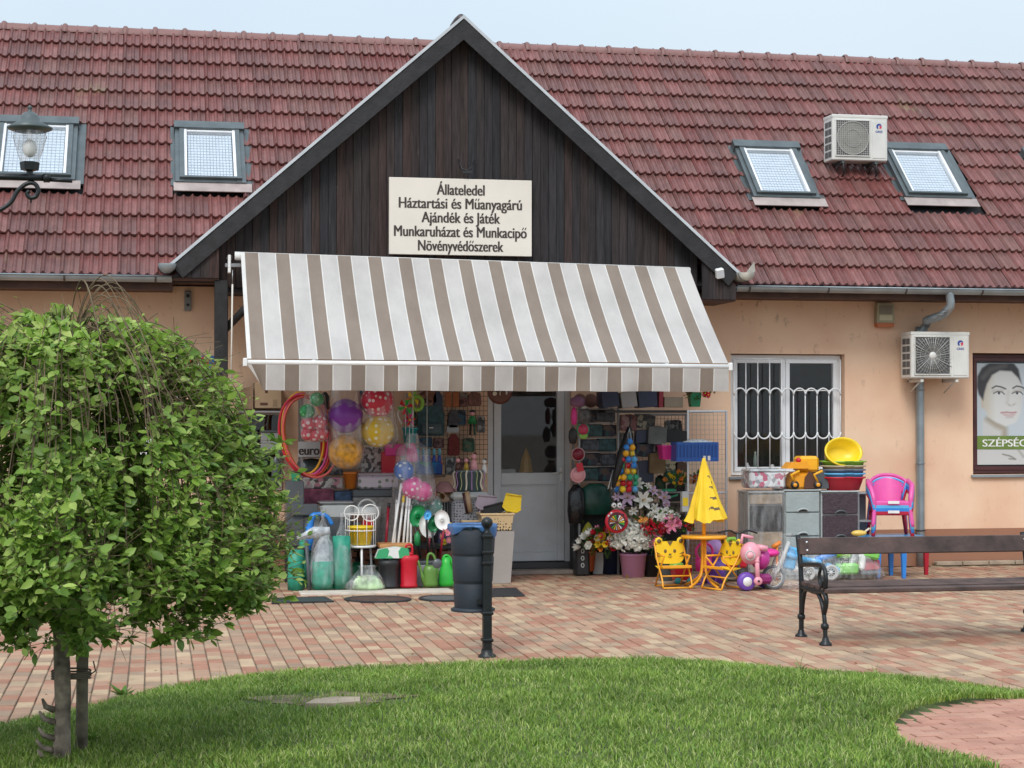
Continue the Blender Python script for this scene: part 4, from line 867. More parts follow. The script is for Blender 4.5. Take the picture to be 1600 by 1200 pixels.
q.add(vs, [(j * n_ + i, j * n_ + (i + 1) % n_, (j + 1) * n_ + (i + 1) % n_, (j + 1) * n_ + i) for j in range(4) for i in range(n_)], m_liner, True); q.build('liner', bn, fix=False)
q = MB(); q.box(-.07, .03, .02, .045, hh(880), hh(872), m_blk); q.box(-.07, .03, .02, .045, hh(945), hh(937), m_blk); q.build('bracket', bn)

# ================================================================== BENCH
fb = G(1290, 1008); bb_ = G(1251, 995); bnc = thing('park_bench', 'park bench with dark brown planks and black cast-iron ends standing on the paving', 'bench', (fb.x, (fb.y + bb_.y) / 2, 0))
BL = 1.93; dY = (bb_.y - fb.y) / 2; s_ = F / ((fb - _C).dot(_RM @ Vector((0, 0, -1))))
m_plank = mat('bench_plank', (.085, .052, .045), .55, var=.35, scale=5, bump=.35, bscale=25)
def bend(x):
    q = MB(); y0, y1 = -dY, dY       # y0 front
    def tb(pts, r): q.tube(spline([(x, a, b_) for a, b_ in pts], 5), r, m_blk, 8)
    tb([(y1 + .0, .0), (y1 - .005, .1), (y1 - .01, .25), (y1 - .01, .38), (y1 + .0, .5), (y1 + .02, .62), (y1 + .07, .80)], .021)      # back leg + upright
    tb([(y0, .0), (y0 + .01, .12), (y0 + .03, .22), (y0 + .09, .33), (y0 + .20, .39), (y1 - .12, .385), (y1 - .05, .30), (y1 - .02, .18)], .018)
    tb([(y1 - .02, .40), (y0 + .25, .385), (y0 + .06, .40), (y0 - .005, .37), (y0 - .01, .31), (y0 + .03, .24)], .02)    # seat rail with nose
    tb([(y1 + .01, .56), (y1 - .06, .575), (y0 + .14, .60), (y0 + .03, .585), (y0 - .01, .52), (y0 + .0, .44), (y0 + .04, .40), (y0 + .10, .40)], .018)  # arm
    tb([(y0 + .10, .575), (y0 + .13, .53), (y0 + .12, .47), (y0 + .07, .44), (y0 + .05, .48), (y0 + .08, .51)], .013); tb([(y0 + .08, .44), (y0 + .13, .40), (y0 + .22, .42)], .014)
    for yy in (y0, y1): q.lathe([(.05, 0), (.05, .012), (.03, .03), (.022, .06)], m_blk, (x, yy, 0), 10)
    for yy, zz_ in ((y0 + .015, .14), (y1 - .005, .16)): q.lathe([(.02, -.025), (.032, -.012), (.032, .012), (.02, .025)], m_blk, (x, yy, zz_), 10)
    return q
for x in (0, BL): bend(x).build('cast_end', bnc)
T0 = Matrix.Rotation(R(-10), 4, 'X')
for (yc, zc, wv, tilt, nm) in ((dY + .01, .715, .135, 80, 'back_plank'), (-dY + .02, .412, .115, 0, 'seat_plank'), (-dY + .155, .424, .115, 0, 'seat_plank'), (-dY + .29, .426, .115, 0, 'seat_plank'), (dY - .06, .424, .10, 0, 'seat_plank')):
    q = MB(); T = Matrix.Translation((BL / 2, yc, zc)) @ Matrix.Rotation(R(tilt), 4, 'X'); q.box(-BL / 2 - .03 + .02, BL / 2 + .03, -wv / 2, wv / 2, -.018, .018, m_plank, .006, T=T)
    pl_ = q.build(nm, bnc)
    if tilt:
        for xx in (.035, BL - .035):
            for t_ in (-.032, .032): q = MB(); q.lathe([(.011, .0), (.009, .006), (.001, .008)], m_chrome, seg=8, T=Matrix.Translation((0, 0, 0)) ); v = T @ Vector((xx - BL / 2, t_, 0)); q.v = [tuple(T.to_3x3() @ Vector((p[0], p[1], p[2] + .018)) + v) for p in q.v]; q.v = [(p[0], 2 * v.y - p[1] if False else p[1] - .036, p[2]) for p in q.v]; q.build('bolt', pl_)

# ================================================================== WEEPING TREE
tb_ = G(94, 1204); tree = thing('weeping_tree', 'small grafted weeping willow with arching bare twigs and dense green leaves on the lawn', 'tree', (tb_.x, tb_.y, 0))
m_bark = mat('bark', (.24, .195, .155), .95, var=.45, scale=14, bump=1, bscale=35); m_twig = mat('twig', (.15, .105, .06), .8, var=.3, scale=10)
q = MB(); pts = []; rs = []
for i in range(15): t_ = i / 14; pts.append((.012 * math.sin(t_ * 9), .01 * math.cos(t_ * 7), -.05 + t_ * 2.0)); rs.append(.041 - .006 * t_ + .003 * math.sin(t_ * 31) + (.008 * math.exp(-t_ * 18)))
q.tube(pts, rs, m_bark, 12)
for z_, l in ((.10, .09), (.16, .075), (.24, .07), (.05, .08), (.30, .05)): q.tube([(-.03, 0, z_), (-.05 - l * .4, -.02, z_ + .02), (-.05 - l * .7, -.03, z_ + .06)], [.018, .014, .006], m_bark, 6)
trunk = q.build('trunk', tree)
sk = thing('tree_stake', 'round grey wooden stake standing tied beside the tree trunk', 'stake', (G(127, 1192).x, G(127, 1192).y, 0)); q = MB(); q.tube([(0, 0, -.05), (.004, 0, .5), (-.004, 0, 1.5)], [.031, .03, .029], mat('stake_wood', (.22, .185, .14), .9, var=.35, scale=12, bump=.6), 12); q.build('pole', sk)
q = MB(); mid = (tb_.x + sk.location.x) / 2; zt_ = .44
for k in range(4):
    q.torus((mid, (tb_.y + sk.location.y) / 2, zt_ + k * .012), .095, .005, mat('tie_cord', (.16, .13, .10), .9), axis='Z', seg=24, ts=5, sz=.62, T=Matrix.Rotation(R(4 * k - 6), 3, 'X'))
q.tube([(sk.location.x + .03, sk.location.y - .05, zt_), (sk.location.x + .07, sk.location.y - .06, zt_ + .03), (sk.location.x + .06, sk.location.y - .07, zt_ + .08)], .004, M['tie_cord'], 5); wthing(q, 'tie_cord', 'loops of grey cord tying the tree trunk to its stake', 'cord')
LEAF = [(0, (.105, .205, .035)), (.4, (.19, .33, .055)), (.75, (.28, .425, .08)), (1, (.40, .53, .15))]; NEW = [(0, (.23, .39, .06)), (.6, (.33, .48, .10)), (1, (.48, .55, .2))]
m_leaf = leafy('willow_leaf', LEAF, .42, .33, 2.0); m_leafo = leafy('willow_leaf_single', LEAF, .42, .33, 2.0, 'object'); m_new = leafy('willow_new_leaf', NEW, .45, .4, 2.0)
def leafshape(mb, M4, L_, W_, m):
    P_ = [(0, 0, 0), (.28, .42, .0), (.62, .40, -.01), (1, 0, -.10), (.62, -.40, -.01), (.28, -.42, .0), (.30, 0, -.07), (.64, 0, -.09)]
    vs = [M4 @ Vector((x * L_, y * W_, z * L_)) for x, y, z in P_]
    mb.add(vs, [(0, 6, 1), (1, 6, 7, 2), (2, 7, 3), (0, 5, 6), (5, 4, 7, 6), (4, 3, 7)], m, True)
rr = random.Random(11); brs = []; leaves = []
ctr = Vector((.02, .0, 0)); TOPZ = 1.92
ENV = [(.3, .35), (.60, .72), (.70, .98), (.80, 1.12), (.95, 1.20), (1.33, 1.18), (1.52, 1.08), (1.75, .93), (2.04, .68), (2.25, .42), (2.42, .12), (2.6, .02)]
def env(z, an=0):
    for (a, ra), (b_, rb_) in zip(ENV, ENV[1:]):
        if a <= z <= b_: return (ra + (rb_ - ra) * (z - a) / (b_ - a)) * (1 + .07 * math.sin(3 * an + 1) + .05 * math.sin(7 * an + z * 5))
    return .02 if z > 2 else .35
def clampr(v, k):
    r_ = math.hypot(v.x, v.y); e_ = env(v.z, math.atan2(v.y, v.x)) * k + .02
    return v if r_ <= e_ else Vector((v.x * e_ / r_, v.y * e_ / r_, v.z))
for k in range(330):
    an = rr.uniform(0, 2 * math.pi); reach = rr.choice((rr.uniform(.15, .7), rr.uniform(.6, 1.08), rr.uniform(.85, 1.22))) * (1 + .05 * math.sin(3 * an)); rise = rr.uniform(.02, .40) * (1.15 - .35 * reach); ex = rr.uniform(.5, 1.0)
    endz = .72 + rr.uniform(-.10, .28) + .10 * max(0, reach - .6) * 3; up = TOPZ + rise
    p0 = Vector((0, 0, 1.85)); d_ = Vector((math.cos(an), math.sin(an), 0))
    pts = [p0, p0 + d_ * reach * .25 + Vector((0, 0, rise * .8)), p0 + d_ * reach * .55 + Vector((rr.uniform(-.04, .04), rr.uniform(-.04, .04), rise * 1.0)), p0 + d_ * reach * .85 + Vector((0, 0, rise * .45 - .32 * reach)),
           Vector((0, 0, 1.85 - .45 - .30 * reach)) + d_ * reach * 1.0 + Vector((rr.uniform(-.06, .06), rr.uniform(-.06, .06), 0)), Vector((0, 0, lerp(1.3, endz, ex))) + d_ * reach * .985, Vector((rr.uniform(-.08, .08), rr.uniform(-.08, .08), endz if ex > .6 else endz + .3)) + d_ * reach * .93]
    sp_ = [clampr(v, .80 if v.z < 1.75 else .95) for v in spline(pts, 5)]; brs.append(sp_)
    n_ = len(sp_)
    for i in range(2, n_):
        t_ = i / n_; dens = 1.15 if t_ > .45 else (.85 if t_ > .22 else .25)
        cnt = int(rr.random() + dens * 6.6)
        for c_ in range(cnt):
            p = sp_[i - 1].lerp(sp_[i], rr.random()); tg = (sp_[i] - sp_[i - 1]).normalized(); leaves.append((p, tg, t_))
        if t_ > .3 and rr.random() < .72:   # side shoot with a tuft of leaves
            p = sp_[i]; dd = (Vector((rr.uniform(-1, 1), rr.uniform(-1, 1), rr.uniform(-.2, .8))) + Vector((p.x, p.y, 0)) * .6).normalized() * rr.uniform(.06, .27); brs.append([p, p + dd * .5, p + dd])
            for c_ in range(rr.randint(4, 8)): leaves.append((p + dd * rr.uniform(.3, 1), dd.normalized(), .5 if dd.z < .03 else (1.5 if p.z > 1.2 else 1.2)))
q = MB()
for b_ in brs: n_ = len(b_); q.tube(b_, [lerp(.0048, .0008, i / (n_ - 1)) if n_ > 3 else .0016 for i in range(n_)], m_twig, 4, caps=False)
for k in range(30):  # extra bare arching twigs over the top
    an = rr.uniform(-1.9, .7) if k % 3 else rr.uniform(0, 6.28); re = rr.uniform(.35, .85); d_ = Vector((math.cos(an), math.sin(an), 0)); h_ = rr.uniform(.26, .55) * (1 if k % 4 else 1.05)
    q.tube(spline([Vector((0, 0, 1.9)), Vector((0, 0, 1.9 + h_ * .8)) + d_ * re * .3, Vector((0, 0, 1.9 + h_ * .9)) + d_ * re * .6, Vector((0, 0, 1.8 + h_ * .4)) + d_ * re, Vector((0, 0, 1.72)) + d_ * (re + .10)], 6), rr.uniform(.0022, .0045), m_twig, 4, caps=False)
crown = q.build('crown', tree, fix=False)
print('leaves', len(leaves)); near = []; st = MB(); lo = MB(); 
leafshape(lo, Matrix.Identity(4), 1, 1, m_leafo); me_leaf = lo.mesh('leaf', False)
cw = _C - tree.location
leaves = leaves
sing = set(sorted(range(len(leaves)), key=lambda i: (leaves[i][0] - cw).length)[:900]); sing = set(rr.sample(sorted(sing), 300))
for i, (p, tg, t_) in enumerate(leaves):
    rn_ = math.hypot(p.x, p.y) / env(p.z, math.atan2(p.y, p.x))
    if rn_ > 1.0 + rr.uniform(0, .14) and i not in sing: continue
    if i not in sing and noise.noise(p * 3.2) + .5 * noise.noise(p * 7) < -.14 and rr.random() < .82: continue
    if i not in sing and p.z > 1.75 and p.x > 0.05 and rr.random() < .12: continue
    out = Vector((p.x, p.y, 0)); out = out.normalized() if out.length > .01 else Vector((1, 0, 0))
    d_ = (tg * .3 + out * rr.uniform(-.1, .8) + Vector((rr.uniform(-1, 1), rr.uniform(-1, 1), rr.uniform(-.6, .6 if t_ < 1.2 else 1.2)))).normalized()
    nz_ = (Vector((0, 0, 1)) * rr.uniform(.2, 1) + out * rr.uniform(.1, 1.1) + Vector((rr.uniform(-.5, .5), rr.uniform(-.5, .5), 0))).normalized(); yv = nz_.cross(d_).normalized(); zv_ = d_.cross(yv)
    m3 = Matrix((d_, yv, zv_)).transposed(); L_ = rr.choice((rr.uniform(.028, .05), rr.uniform(.048, .078))) * (.62 if t_ > 1 else 1); W_ = L_ * rr.uniform(.48, .68)
    young = t_ > 1.2 or (p.z > 1.7 and rr.random() < .6) or rr.random() < .16
    if i in sing: inst('leaf', me_leaf, crown, p, m3.to_euler(), (L_, W_, L_))
    else: leafshape(st, Matrix.Translation(p) @ m3.to_4x4(), L_, W_, m_new if young else m_leaf)
st.build('foliage', crown, kind='stuff', fix=False)

# small dry leaves and bits on the paving
q = MB(); r_ = random.Random(77); m_dry = leafy('dry_leaf', [(0, (.22, .13, .06)), (.6, (.32, .24, .10)), (1, (.45, .40, .25))], .8, .1)
for k in range(150):
    x = r_.uniform(-2, 9); y = edgeY(x) + abs(r_.gauss(0, 1.2)) + .02
    if y > -.4: continue
    s_ = r_.uniform(.012, .035); leafshape(q, Matrix.Translation((x, y, .006)) @ Euler((r_.uniform(-.4, .4), r_.uniform(-.4, .4), r_.uniform(0, 6))).to_matrix().to_4x4(), s_, s_ * .6, m_dry)
q.build('fallen_leaves', kind='stuff', fix=False)
# broad-leaved weeds along the lawn edge
def weed(label, px, py, h, n, m, flower=False):
    p = G(px, py); p.z = gz(p.x, p.y); t_ = thing('weed', label, 'weed', p); q = MB(); r2 = random.Random(px)
    for k in range(n):
        a_ = r2.uniform(0, 6.28); e = r2.uniform(.3, 1.2); d_ = Vector((math.cos(a_), math.sin(a_), e)).normalized(); leafshape(q, Matrix.Translation((0, 0, .005)) @ d_.to_track_quat('X', 'Z').to_matrix().to_4x4(), h * r2.uniform(.6, 1.1), h * .28, m)
    q.build('leaves', t_, fix=False)
    if flower: q = MB(); q.tube([(0, 0, 0), (.01, 0, h * .9), (.03, 0, h * 1.5)], .002, m_straw, 4); q.tube([(0.01, 0, 0), (-.03, 0, h * 1.1)], .002, m_straw, 4); q.build('stalk', t_)
weed('yellow-green broad-leaved weed standing in the lawn below the bench end', 1272, 1108, .09, 7, m_new); weed('tall narrow weed at the lawn edge right of the tree trunk', 192, 1090, .12, 16, m_weed); weed('dry-stalked weed at the lawn edge below the bench leg', 1250, 1052, .08, 8, m_straw, True); weed('small pale weed with stalks at the lawn edge right of centre', 1368, 1060, .07, 8, m_straw, True); weed('low weed beside the tree stake', 140, 1178, .08, 12, m_weed)
# ================================================================== GOODS: materials and builders
def col(name, c, r=.35): return plastic('p_' + name, c, r)
c_red = col('red', (.55, .012, .03)); c_green = col('green', (.03, .33, .17)); c_teal = col('teal', (.02, .30, .33)); c_lime = col('lime', (.22, .45, .05)); c_bgreen = col('bright_green', (.03, .45, .05)); c_yel = col('yellow', (.85, .60, .02)); c_gold = col('gold_yellow', (.85, .42, .015))
c_org = col('orange', (.75, .22, .03)); c_pink = col('pink', (.72, .09, .32)); c_hot = col('hot_pink', (.72, .03, .28)); c_lil = col('lilac', (.45, .24, .52)); c_pur = col('purple', (.17, .07, .42)); c_blue = col('blue', (.03, .22, .65)); c_sky = col('sky_blue', (.10, .42, .75)); c_navy = col('navy', (.02, .03, .07)); c_grey = col('grey', (.30, .31, .32)); c_lgrey = col('light_grey', (.52, .53, .52)); m_dgrey_ = None; c_dgrey = col('dark_grey', (.09, .10, .11)); c_bei = col('beige', (.70, .52, .30)); c_ter = col('terracotta', (.42, .10, .035)); c_wht = col('white', (.80, .80, .79)); c_rose = col('rose', (.80, .38, .42)); c_brn = col('brown', (.10, .045, .03)); c_plum = col('plum_drawer', (.075, .045, .055), .5); c_mus = col('mustard', (.55, .35, .05)); c_cream = col('cream', (.68, .62, .50)); c_olive = col('olive_green', (.12, .26, .05)); c_dkg = col('dark_green', (.012, .10, .07)); c_card = mat('cardboard', (.42, .30, .19), .85, var=.08)
film = thin_film('clear_bag', (.9, .93, .96), .12, .12, .7); film_d = thin_film('cloudy_bag', (.85, .88, .9), .15, .11, .9)
def dots(name, base, dot, sc_=16.0, th=.30):
    m, n, b = node_mat(name, .3, .5); t = nd(n, 'TexCoord').outputs['Object']; v = nd(n, 'TexVoronoi', i_Scale=sc_, i_Randomness=.35); n.links.new(t, v.inputs['Vector'])
    r = ramp(n, [(th, (1, 1, 1)), (th + .03, (0, 0, 0))]); n.links.new(v.outputs['Distance'], r.inputs[0]); n.links.new(mixc(n, base, dot, r.outputs[0]), b.inputs['Base Color']); return m
d_red = dots('dots_red', (.60, .03, .07), (.8, .6, .6)); d_yel = dots('dots_yellow', (.72, .48, .02), (.85, .8, .55)); d_blu = dots('dots_blue', (.02, .13, .50), (.75, .8, .85), 18); d_pnk = dots('dots_pink', (.72, .07, .30), (.85, .7, .75), 18); d_grn = dots('dots_green', (.01, .20, .12), (.7, .8, .75), 18); d_gr2 = dots('dots_berry_green', (.02, .30, .08), (.2, .6, .3), 22)
d_flo = dots('floral_print', (.62, .55, .62), (.20, .24, .18), 14, .26); d_lace = dots('holes_print', (.62, .46, .26), (.06, .04, .03), 34, .30); d_lacg = dots('holes_grey', (.33, .33, .36), (.04, .04, .05), 34, .30); d_dais = dots('daisy_print', (.62, .30, .50), (.70, .45, .15), 12, .24)
def print_mat(name, cols, sc_=12.0, rough=.5):
    m, n, b = node_mat(name, rough, .3); t = nd(n, 'TexCoord').outputs['Object']; v = nd(n, 'TexVoronoi', i_Scale=sc_); n.links.new(t, v.inputs['Vector']); s = nd(n, 'SeparateColor'); n.links.new(v.outputs['Color'], s.inputs[0])
    r = ramp(n, [(i / len(cols), c) for i, c in enumerate(cols)], 'CONSTANT'); n.links.new(s.outputs[0], r.inputs[0]); n.links.new(r.outputs[0], b.inputs['Base Color']); return m
pr_dark = print_mat('dark_print', [(.02, .02, .03), (.05, .05, .07), (.03, .08, .09), (.10, .07, .06), (.15, .13, .12)], 16); pr_mix = print_mat('mixed_print', [(.4, .35, .35), (.1, .08, .08), (.45, .2, .25), (.5, .5, .48), (.12, .12, .14)], 22); pr_fun = print_mat('toy_print', [(.5, .05, .1), (.6, .3, .05), (.05, .2, .4), (.4, .1, .3), (.1, .3, .1)], 14)
wick = mat('wicker_grey', (.27, .25, .24), .8, var=.2, scale=30, bump=1, bscale=60)
def stand(x0, x1, yt, yb):   # ground-standing: -> centre x, front Y, width, height
    Y = min(-.36, G((x0 + x1) / 2, yb).y); cx, z, w_, h = bb(x0, x1, yt, yb, Y); return cx, Y, w_, h
def pot(q, r0, r1, h, m, rim=.012, z=0, c=(0, 0), seg=20, wall=.006): q.lathe([(.001, z), (r0, z), (r1 - .002, z + h - rim * 1.6), (r1 + rim * .6, z + h - rim * 1.5), (r1 + rim * .6, z + h), (r1 - wall, z + h), (r0 - wall, z + .02), (.001, z + .02)], m, (c[0], c[1], 0), seg); return q
def bagshape(q, w_, d_, h, m, gather=.12, seed=0, c=(0, 0, 0), lumps=.08, neck=.78):
    rr_ = random.Random(seed); n_, k_ = 22, 9; vs = []; ph = [rr_.uniform(0, 6) for _ in range(6)]
    for j in range(k_ + 1):
        t_ = j / k_; 
        if t_ < .1: s_ = .75 + 2.5 * t_
        elif t_ < neck: s_ = 1.0 - .25 * ((t_ - .1) / (neck - .1)) ** 2
        else: s_ = lerp(.75, gather, min(1, (t_ - neck) / (1 - neck) * 1.4)) + (.12 if t_ > .97 else 0)
        for i in range(n_):
            a_ = 2 * math.pi * i / n_; wv = 1 + lumps * (math.sin(3 * a_ + ph[0] + 2 * t_) + .7 * math.sin(7 * a_ + ph[1] - 5 * t_) + .5 * math.sin(11 * a_ + ph[2]))
            vs.append((c[0] + w_ / 2 * s_ * wv * math.cos(a_), c[1] + d_ / 2 * s_ * wv * math.sin(a_), c[2] + h * t_))
    fs = [(j * n_ + i, j * n_ + (i + 1) % n_, (j + 1) * n_ + (i + 1) % n_, (j + 1) * n_ + i) for j in range(k_) for i in range(n_)] + [list(range(n_))[::-1]]
    q.add(vs, fs, m, True); return q
def ball_obj(parent, c, r, m, name='ball', sq=None): q = MB(); q.ball((0, 0, 0), r, m, 20); return inst(name, q.mesh('ball'), parent, c, (random.uniform(0, 3), random.uniform(0, 3), 0), sq)
# --- blossoms
def petal(q, a, L_, W_, cup, m, z0=0, curl=-.1, r0=.05):
    ca, sa = math.cos(a), math.sin(a); P_ = [(r0, 0, 0), (.35 * L_, W_ * .5, cup * .4), (.7 * L_, W_ * .42, cup * .8), (L_, 0, cup + curl), (.7 * L_, -W_ * .42, cup * .8), (.35 * L_, -W_ * .5, cup * .4), (.4 * L_, 0, cup * .25), (.75 * L_, 0, cup * .65)]
    q.add([(x * ca - y * sa, x * sa + y * ca, z + z0) for x, y, z in P_], [(0, 6, 1), (1, 6, 7, 2), (2, 7, 3), (0, 5, 6), (5, 4, 7, 6), (4, 3, 7)], m, True)
def blossom(kind, m, mc=None):
    q = MB()
    if kind == 'lily':
        for k in range(6): petal(q, k * math.pi / 3, 1.0 if k % 2 else .92, .42, .5, m, curl=-.25)
        for k in range(4): q.tube([(0, 0, 0), (.12 * math.cos(k * 1.6), .12 * math.sin(k * 1.6), .5)], .02, mc or c_yel, 4)
    elif kind == 'daisy':
        for k in range(9): petal(q, k * math.pi / 4.5, 1.0, .45, .12, m, curl=0)
        q.ball((0, 0, .08), .2, mc or c_yel, 8, (1, 1, .6))
    elif kind == 'rose':
        for ring, (n_, L_, cp) in enumerate(((6, 1.0, .25), (5, .8, .55), (4, .55, .75), (3, .32, .8))):
            for k in range(n_): petal(q, k * 2 * math.pi / n_ + ring * .6, L_, 1.0 * L_, cp, m, z0=ring * .05, curl=-.02)
    elif kind == 'tulip':
        for k in range(6): petal(q, k * math.pi / 3, .55, .6, 1.0, m, z0=-.1 + .05 * (k % 2), curl=.1)
    elif kind == 'puff':
        r_ = random.Random(5)
        for k in range(26): d_ = Vector((r_.uniform(-1, 1), r_.uniform(-1, 1), r_.uniform(-.2, 1))).normalized(); petal2 = MB(); petal(petal2, r_.uniform(0, 6), .5, .5, .1, m, curl=0); Q = d_.to_track_quat('Z', 'Y').to_matrix(); b0 = len(q.v); q.add([Q @ Vector(v) + d_ * .62 for v in petal2.v], petal2.f, m, True)
    return q.mesh('blossom', False)
pet = lambda n, c: leafy('petal_' + n, [(0, c), (1, tuple(min(.9, x * 1.15) for x in c))], .6, .25, 20)
f_wht = pet('white', (.85, .86, .83)); f_lil = pet('lilac', (.62, .46, .66)); f_red = pet('red', (.50, .01, .03)); f_pnk = pet('pink', (.80, .26, .42)); f_yel = pet('yellow', (.80, .58, .05)); f_org = pet('orange', (.80, .30, .06)); f_pch = pet('peach', (.80, .50, .35)); f_lgr = leafy('bouquet_leaf', [(0, (.05, .14, .03)), (1, (.12, .25, .07))], .5, .3)
B_ = {}
def bl(kind, m):
    if (kind, m.name) not in B_: B_[(kind, m.name)] = blossom(kind, m)
    return B_[(kind, m.name)]
def bouquet(parent, c, r, items, n, nleaf=30, seed=1, front=True, stems=True):
    r_ = random.Random(seed); c = Vector(c)
    q = MB()
    for k in range(nleaf):
        d_ = Vector((r_.uniform(-1, 1), r_.uniform(-1, .6), r_.uniform(-.5, 1))).normalized(); p = c + Vector((d_.x * r[0], d_.y * r[1], d_.z * r[2])) * r_.uniform(.6, 1); m3 = (d_ + Vector((r_.uniform(-.7, .7), r_.uniform(-.7, .7), r_.uniform(-.3, .8)))).normalized().to_track_quat('X', 'Z').to_matrix()
        leafshape(q, Matrix.Translation(p) @ m3.to_4x4(), r_.uniform(.05, .10), .035, f_lgr)
    if stems:
        for k in range(8): q.tube([c + Vector((r_.uniform(-.03, .03), r_.uniform(-.03, .03), -r[2] * 1.3)), c + Vector((r_.uniform(-.7, .7) * r[0], r_.uniform(-.7, .3) * r[1], 0))], .003, f_lgr, 4)
    q.build('foliage', parent, fix=False)
    for k in range(n):
        me, sz = items[k % len(items)] if k < len(items) else r_.choice(items)
        t_ = (k + .5) / n; z = 1 - 1.35 * t_; a_ = k * 2.399 + seed; rr_ = math.sqrt(max(0, 1 - z * z)); d_ = Vector((rr_ * math.cos(a_), rr_ * math.sin(a_), z))
        if front and d_.y > .35: d_.y = -d_.y
        p = c + Vector((d_.x * r[0], d_.y * r[1], d_.z * r[2])); e = (d_ + Vector((r_.uniform(-.3, .3), -.35, r_.uniform(-.1, .3)))).normalized().to_track_quat('Z', 'Y').to_euler(); s_ = sz * r_.uniform(.85, 1.15)
        inst('blossom', me, parent, p, e, (s_, s_, s_))

# ================================================================== LEFT DISPLAY
# supports
q = thing('display_table', 'low dark table behind the canisters and watering cans left of the door', 'table', ((P(480, 800, -1).x + P(700, 800, -1).x) / 2, -1.0, 0)); tl_ = (P(700, 800, -1).x - P(480, 800, -1).x) / 2
b = MB(); b.box(-tl_ * 1.3, tl_ * 1.0, -.38, .42, .38, .41, m_dwood, .004); b.build('tabletop', q)
for sx in (-1.25, .95):
    for sy in (-.34, .38): b = MB(); b.box(tl_ * sx - .02, tl_ * sx + .02, sy - .02, sy + .02, 0, .38, m_dwood); b.build('leg', q)
sh_ = thing('wall_shelf', 'grey metal shelf rack against the wall behind the hanging bags of balls', 'shelf', ((P(470, 700, -.3).x + P(640, 700, -.3).x) / 2, -.28, 0)); hw_ = (P(640, 700, -.3).x - P(470, 700, -.3).x) / 2
for z_ in (.62, .93, 1.30): b = MB(); b.box(-hw_, hw_, -.18, .2, z_, z_ + .02, c_grey, .003); b.build('shelf_board', sh_)
for sx in (-1, 1):
    for sy in (-.17, .19): b = MB(); b.box(hw_ * sx - .012, hw_ * sx + .012, sy - .012, sy + .012, 0, 2.0, m_steel); b.build('upright', sh_)
def boxthing(name, label, cat, x0, x1, y0, y1, Y, dp, m, bev=.006, lid=None, ground=False, parts=()):
    cx, z, w_, h = bb(x0, x1, y0, y1, Y); z = 0 if ground else z
    t_ = thing(name, label, cat, (cx, Y, z)); b = MB(); b.box(-w_ / 2, w_ / 2, 0, dp, 0, h * (.86 if lid else 1), m, bev); b.build('body', t_)
    if lid: b = MB(); b.box(-w_ / 2 - .006, w_ / 2 + .006, -.006, dp + .006, h * .865, h, lid, bev); b.build('lid', t_)
    return t_, w_, h
t_, w_, h = boxthing('carton', 'tan cardboard carton with printed symbols high on the wall left of the hoops', 'box', 398, 440, 598, 638, -.35, .3, c_card)
b = MB(); b.box(-w_ * .12, -w_ * .02, -.003, -.0005, h * .60, h * .92, c_brn); b.box(-w_ * .30, -w_ * .02, -.003, -.0005, h * .12, h * .22, c_brn); b.box(w_ * .18, w_ * .34, -.003, -.0005, h * .08, h * .34, mat('print_tan', (.30, .21, .13), .8)); b.build('printed_symbols', t_)
boxthing('carton', 'plain brown cardboard carton beside the porch post, left of the printed carton', 'box', 374, 396, 606, 640, -.36, .3, mat('cardboard_b', (.33, .22, .14), .9))
cx, z, w_, h = bb(372, 445, 640, 642, -.3); b = MB(); b.box(cx - w_ / 2, cx + w_ / 2, -.42, -.02, z - .02, z, c_grey, .003); wthing(b, 'wall_board_shelf', 'grey wall shelf under the two cartons', 'shelf')
boxthing('storage_tub', 'grey plastic tub in front of the dark framed window', 'tub', 408, 436, 672, 702, -.25, .2, c_grey, lid=c_dgrey); b = MB(); cx, z, w_, h = bb(400, 442, 702, 704, -.25); b.box(cx - w_ / 2, cx + w_ / 2, -.28, -.0, z - .02, z, c_dgrey); wthing(b, 'wall_ledge', 'dark ledge under the grey tub by the framed window', 'shelf')
# hula hoops
hc, hz_, hw2, hh2 = bb(443, 513, 612, 742, -1.0)
for k, (dx, cl, nm, rr_) in enumerate(((0, c_gold, 'amber', 1), (.025, c_pink, 'pink', .97), (.05, c_org, 'orange', .94), (.012, c_red, 'red', 1.0), (.07, col('coral', (.7, .12, .10)), 'coral', .92))):
    b = MB(); b.torus((0, 0, 0), hh2 / 2 * .98, .013, cl, seg=52, ts=8, sx=.50 + .035 * k, sz=1, T=Matrix.Rotation(R(-6 - 2 * k), 3, 'Y'))
    wthing(b.shift((-(hc - .03 + dx), 1.0 + .02 * k, -(hz_ + hh2 / 2 - .01 * k))), 'hula_hoop', f'{nm} hula hoop in the bunch hanging under the left end of the awning', 'hula hoop', group='hula hoops hanging in a bunch')
# euro sign + goods on shelf
t_, w_, h = boxthing('label_board', 'small grey board lettered "euro" behind the hula hoops', 'sign', 466, 500, 690, 714, -.55, .012, mat('board_grey', (.42, .43, .44), .5), .002)
text('euro', -w_ * .46, w_ * .46, h * .45, .10, -.002, m_ink, 'lettering', t_, bold=.05)
boxthing('red_box', 'red box beside the "euro" board', 'box', 501, 512, 690, 716, -.54, .05, c_red)
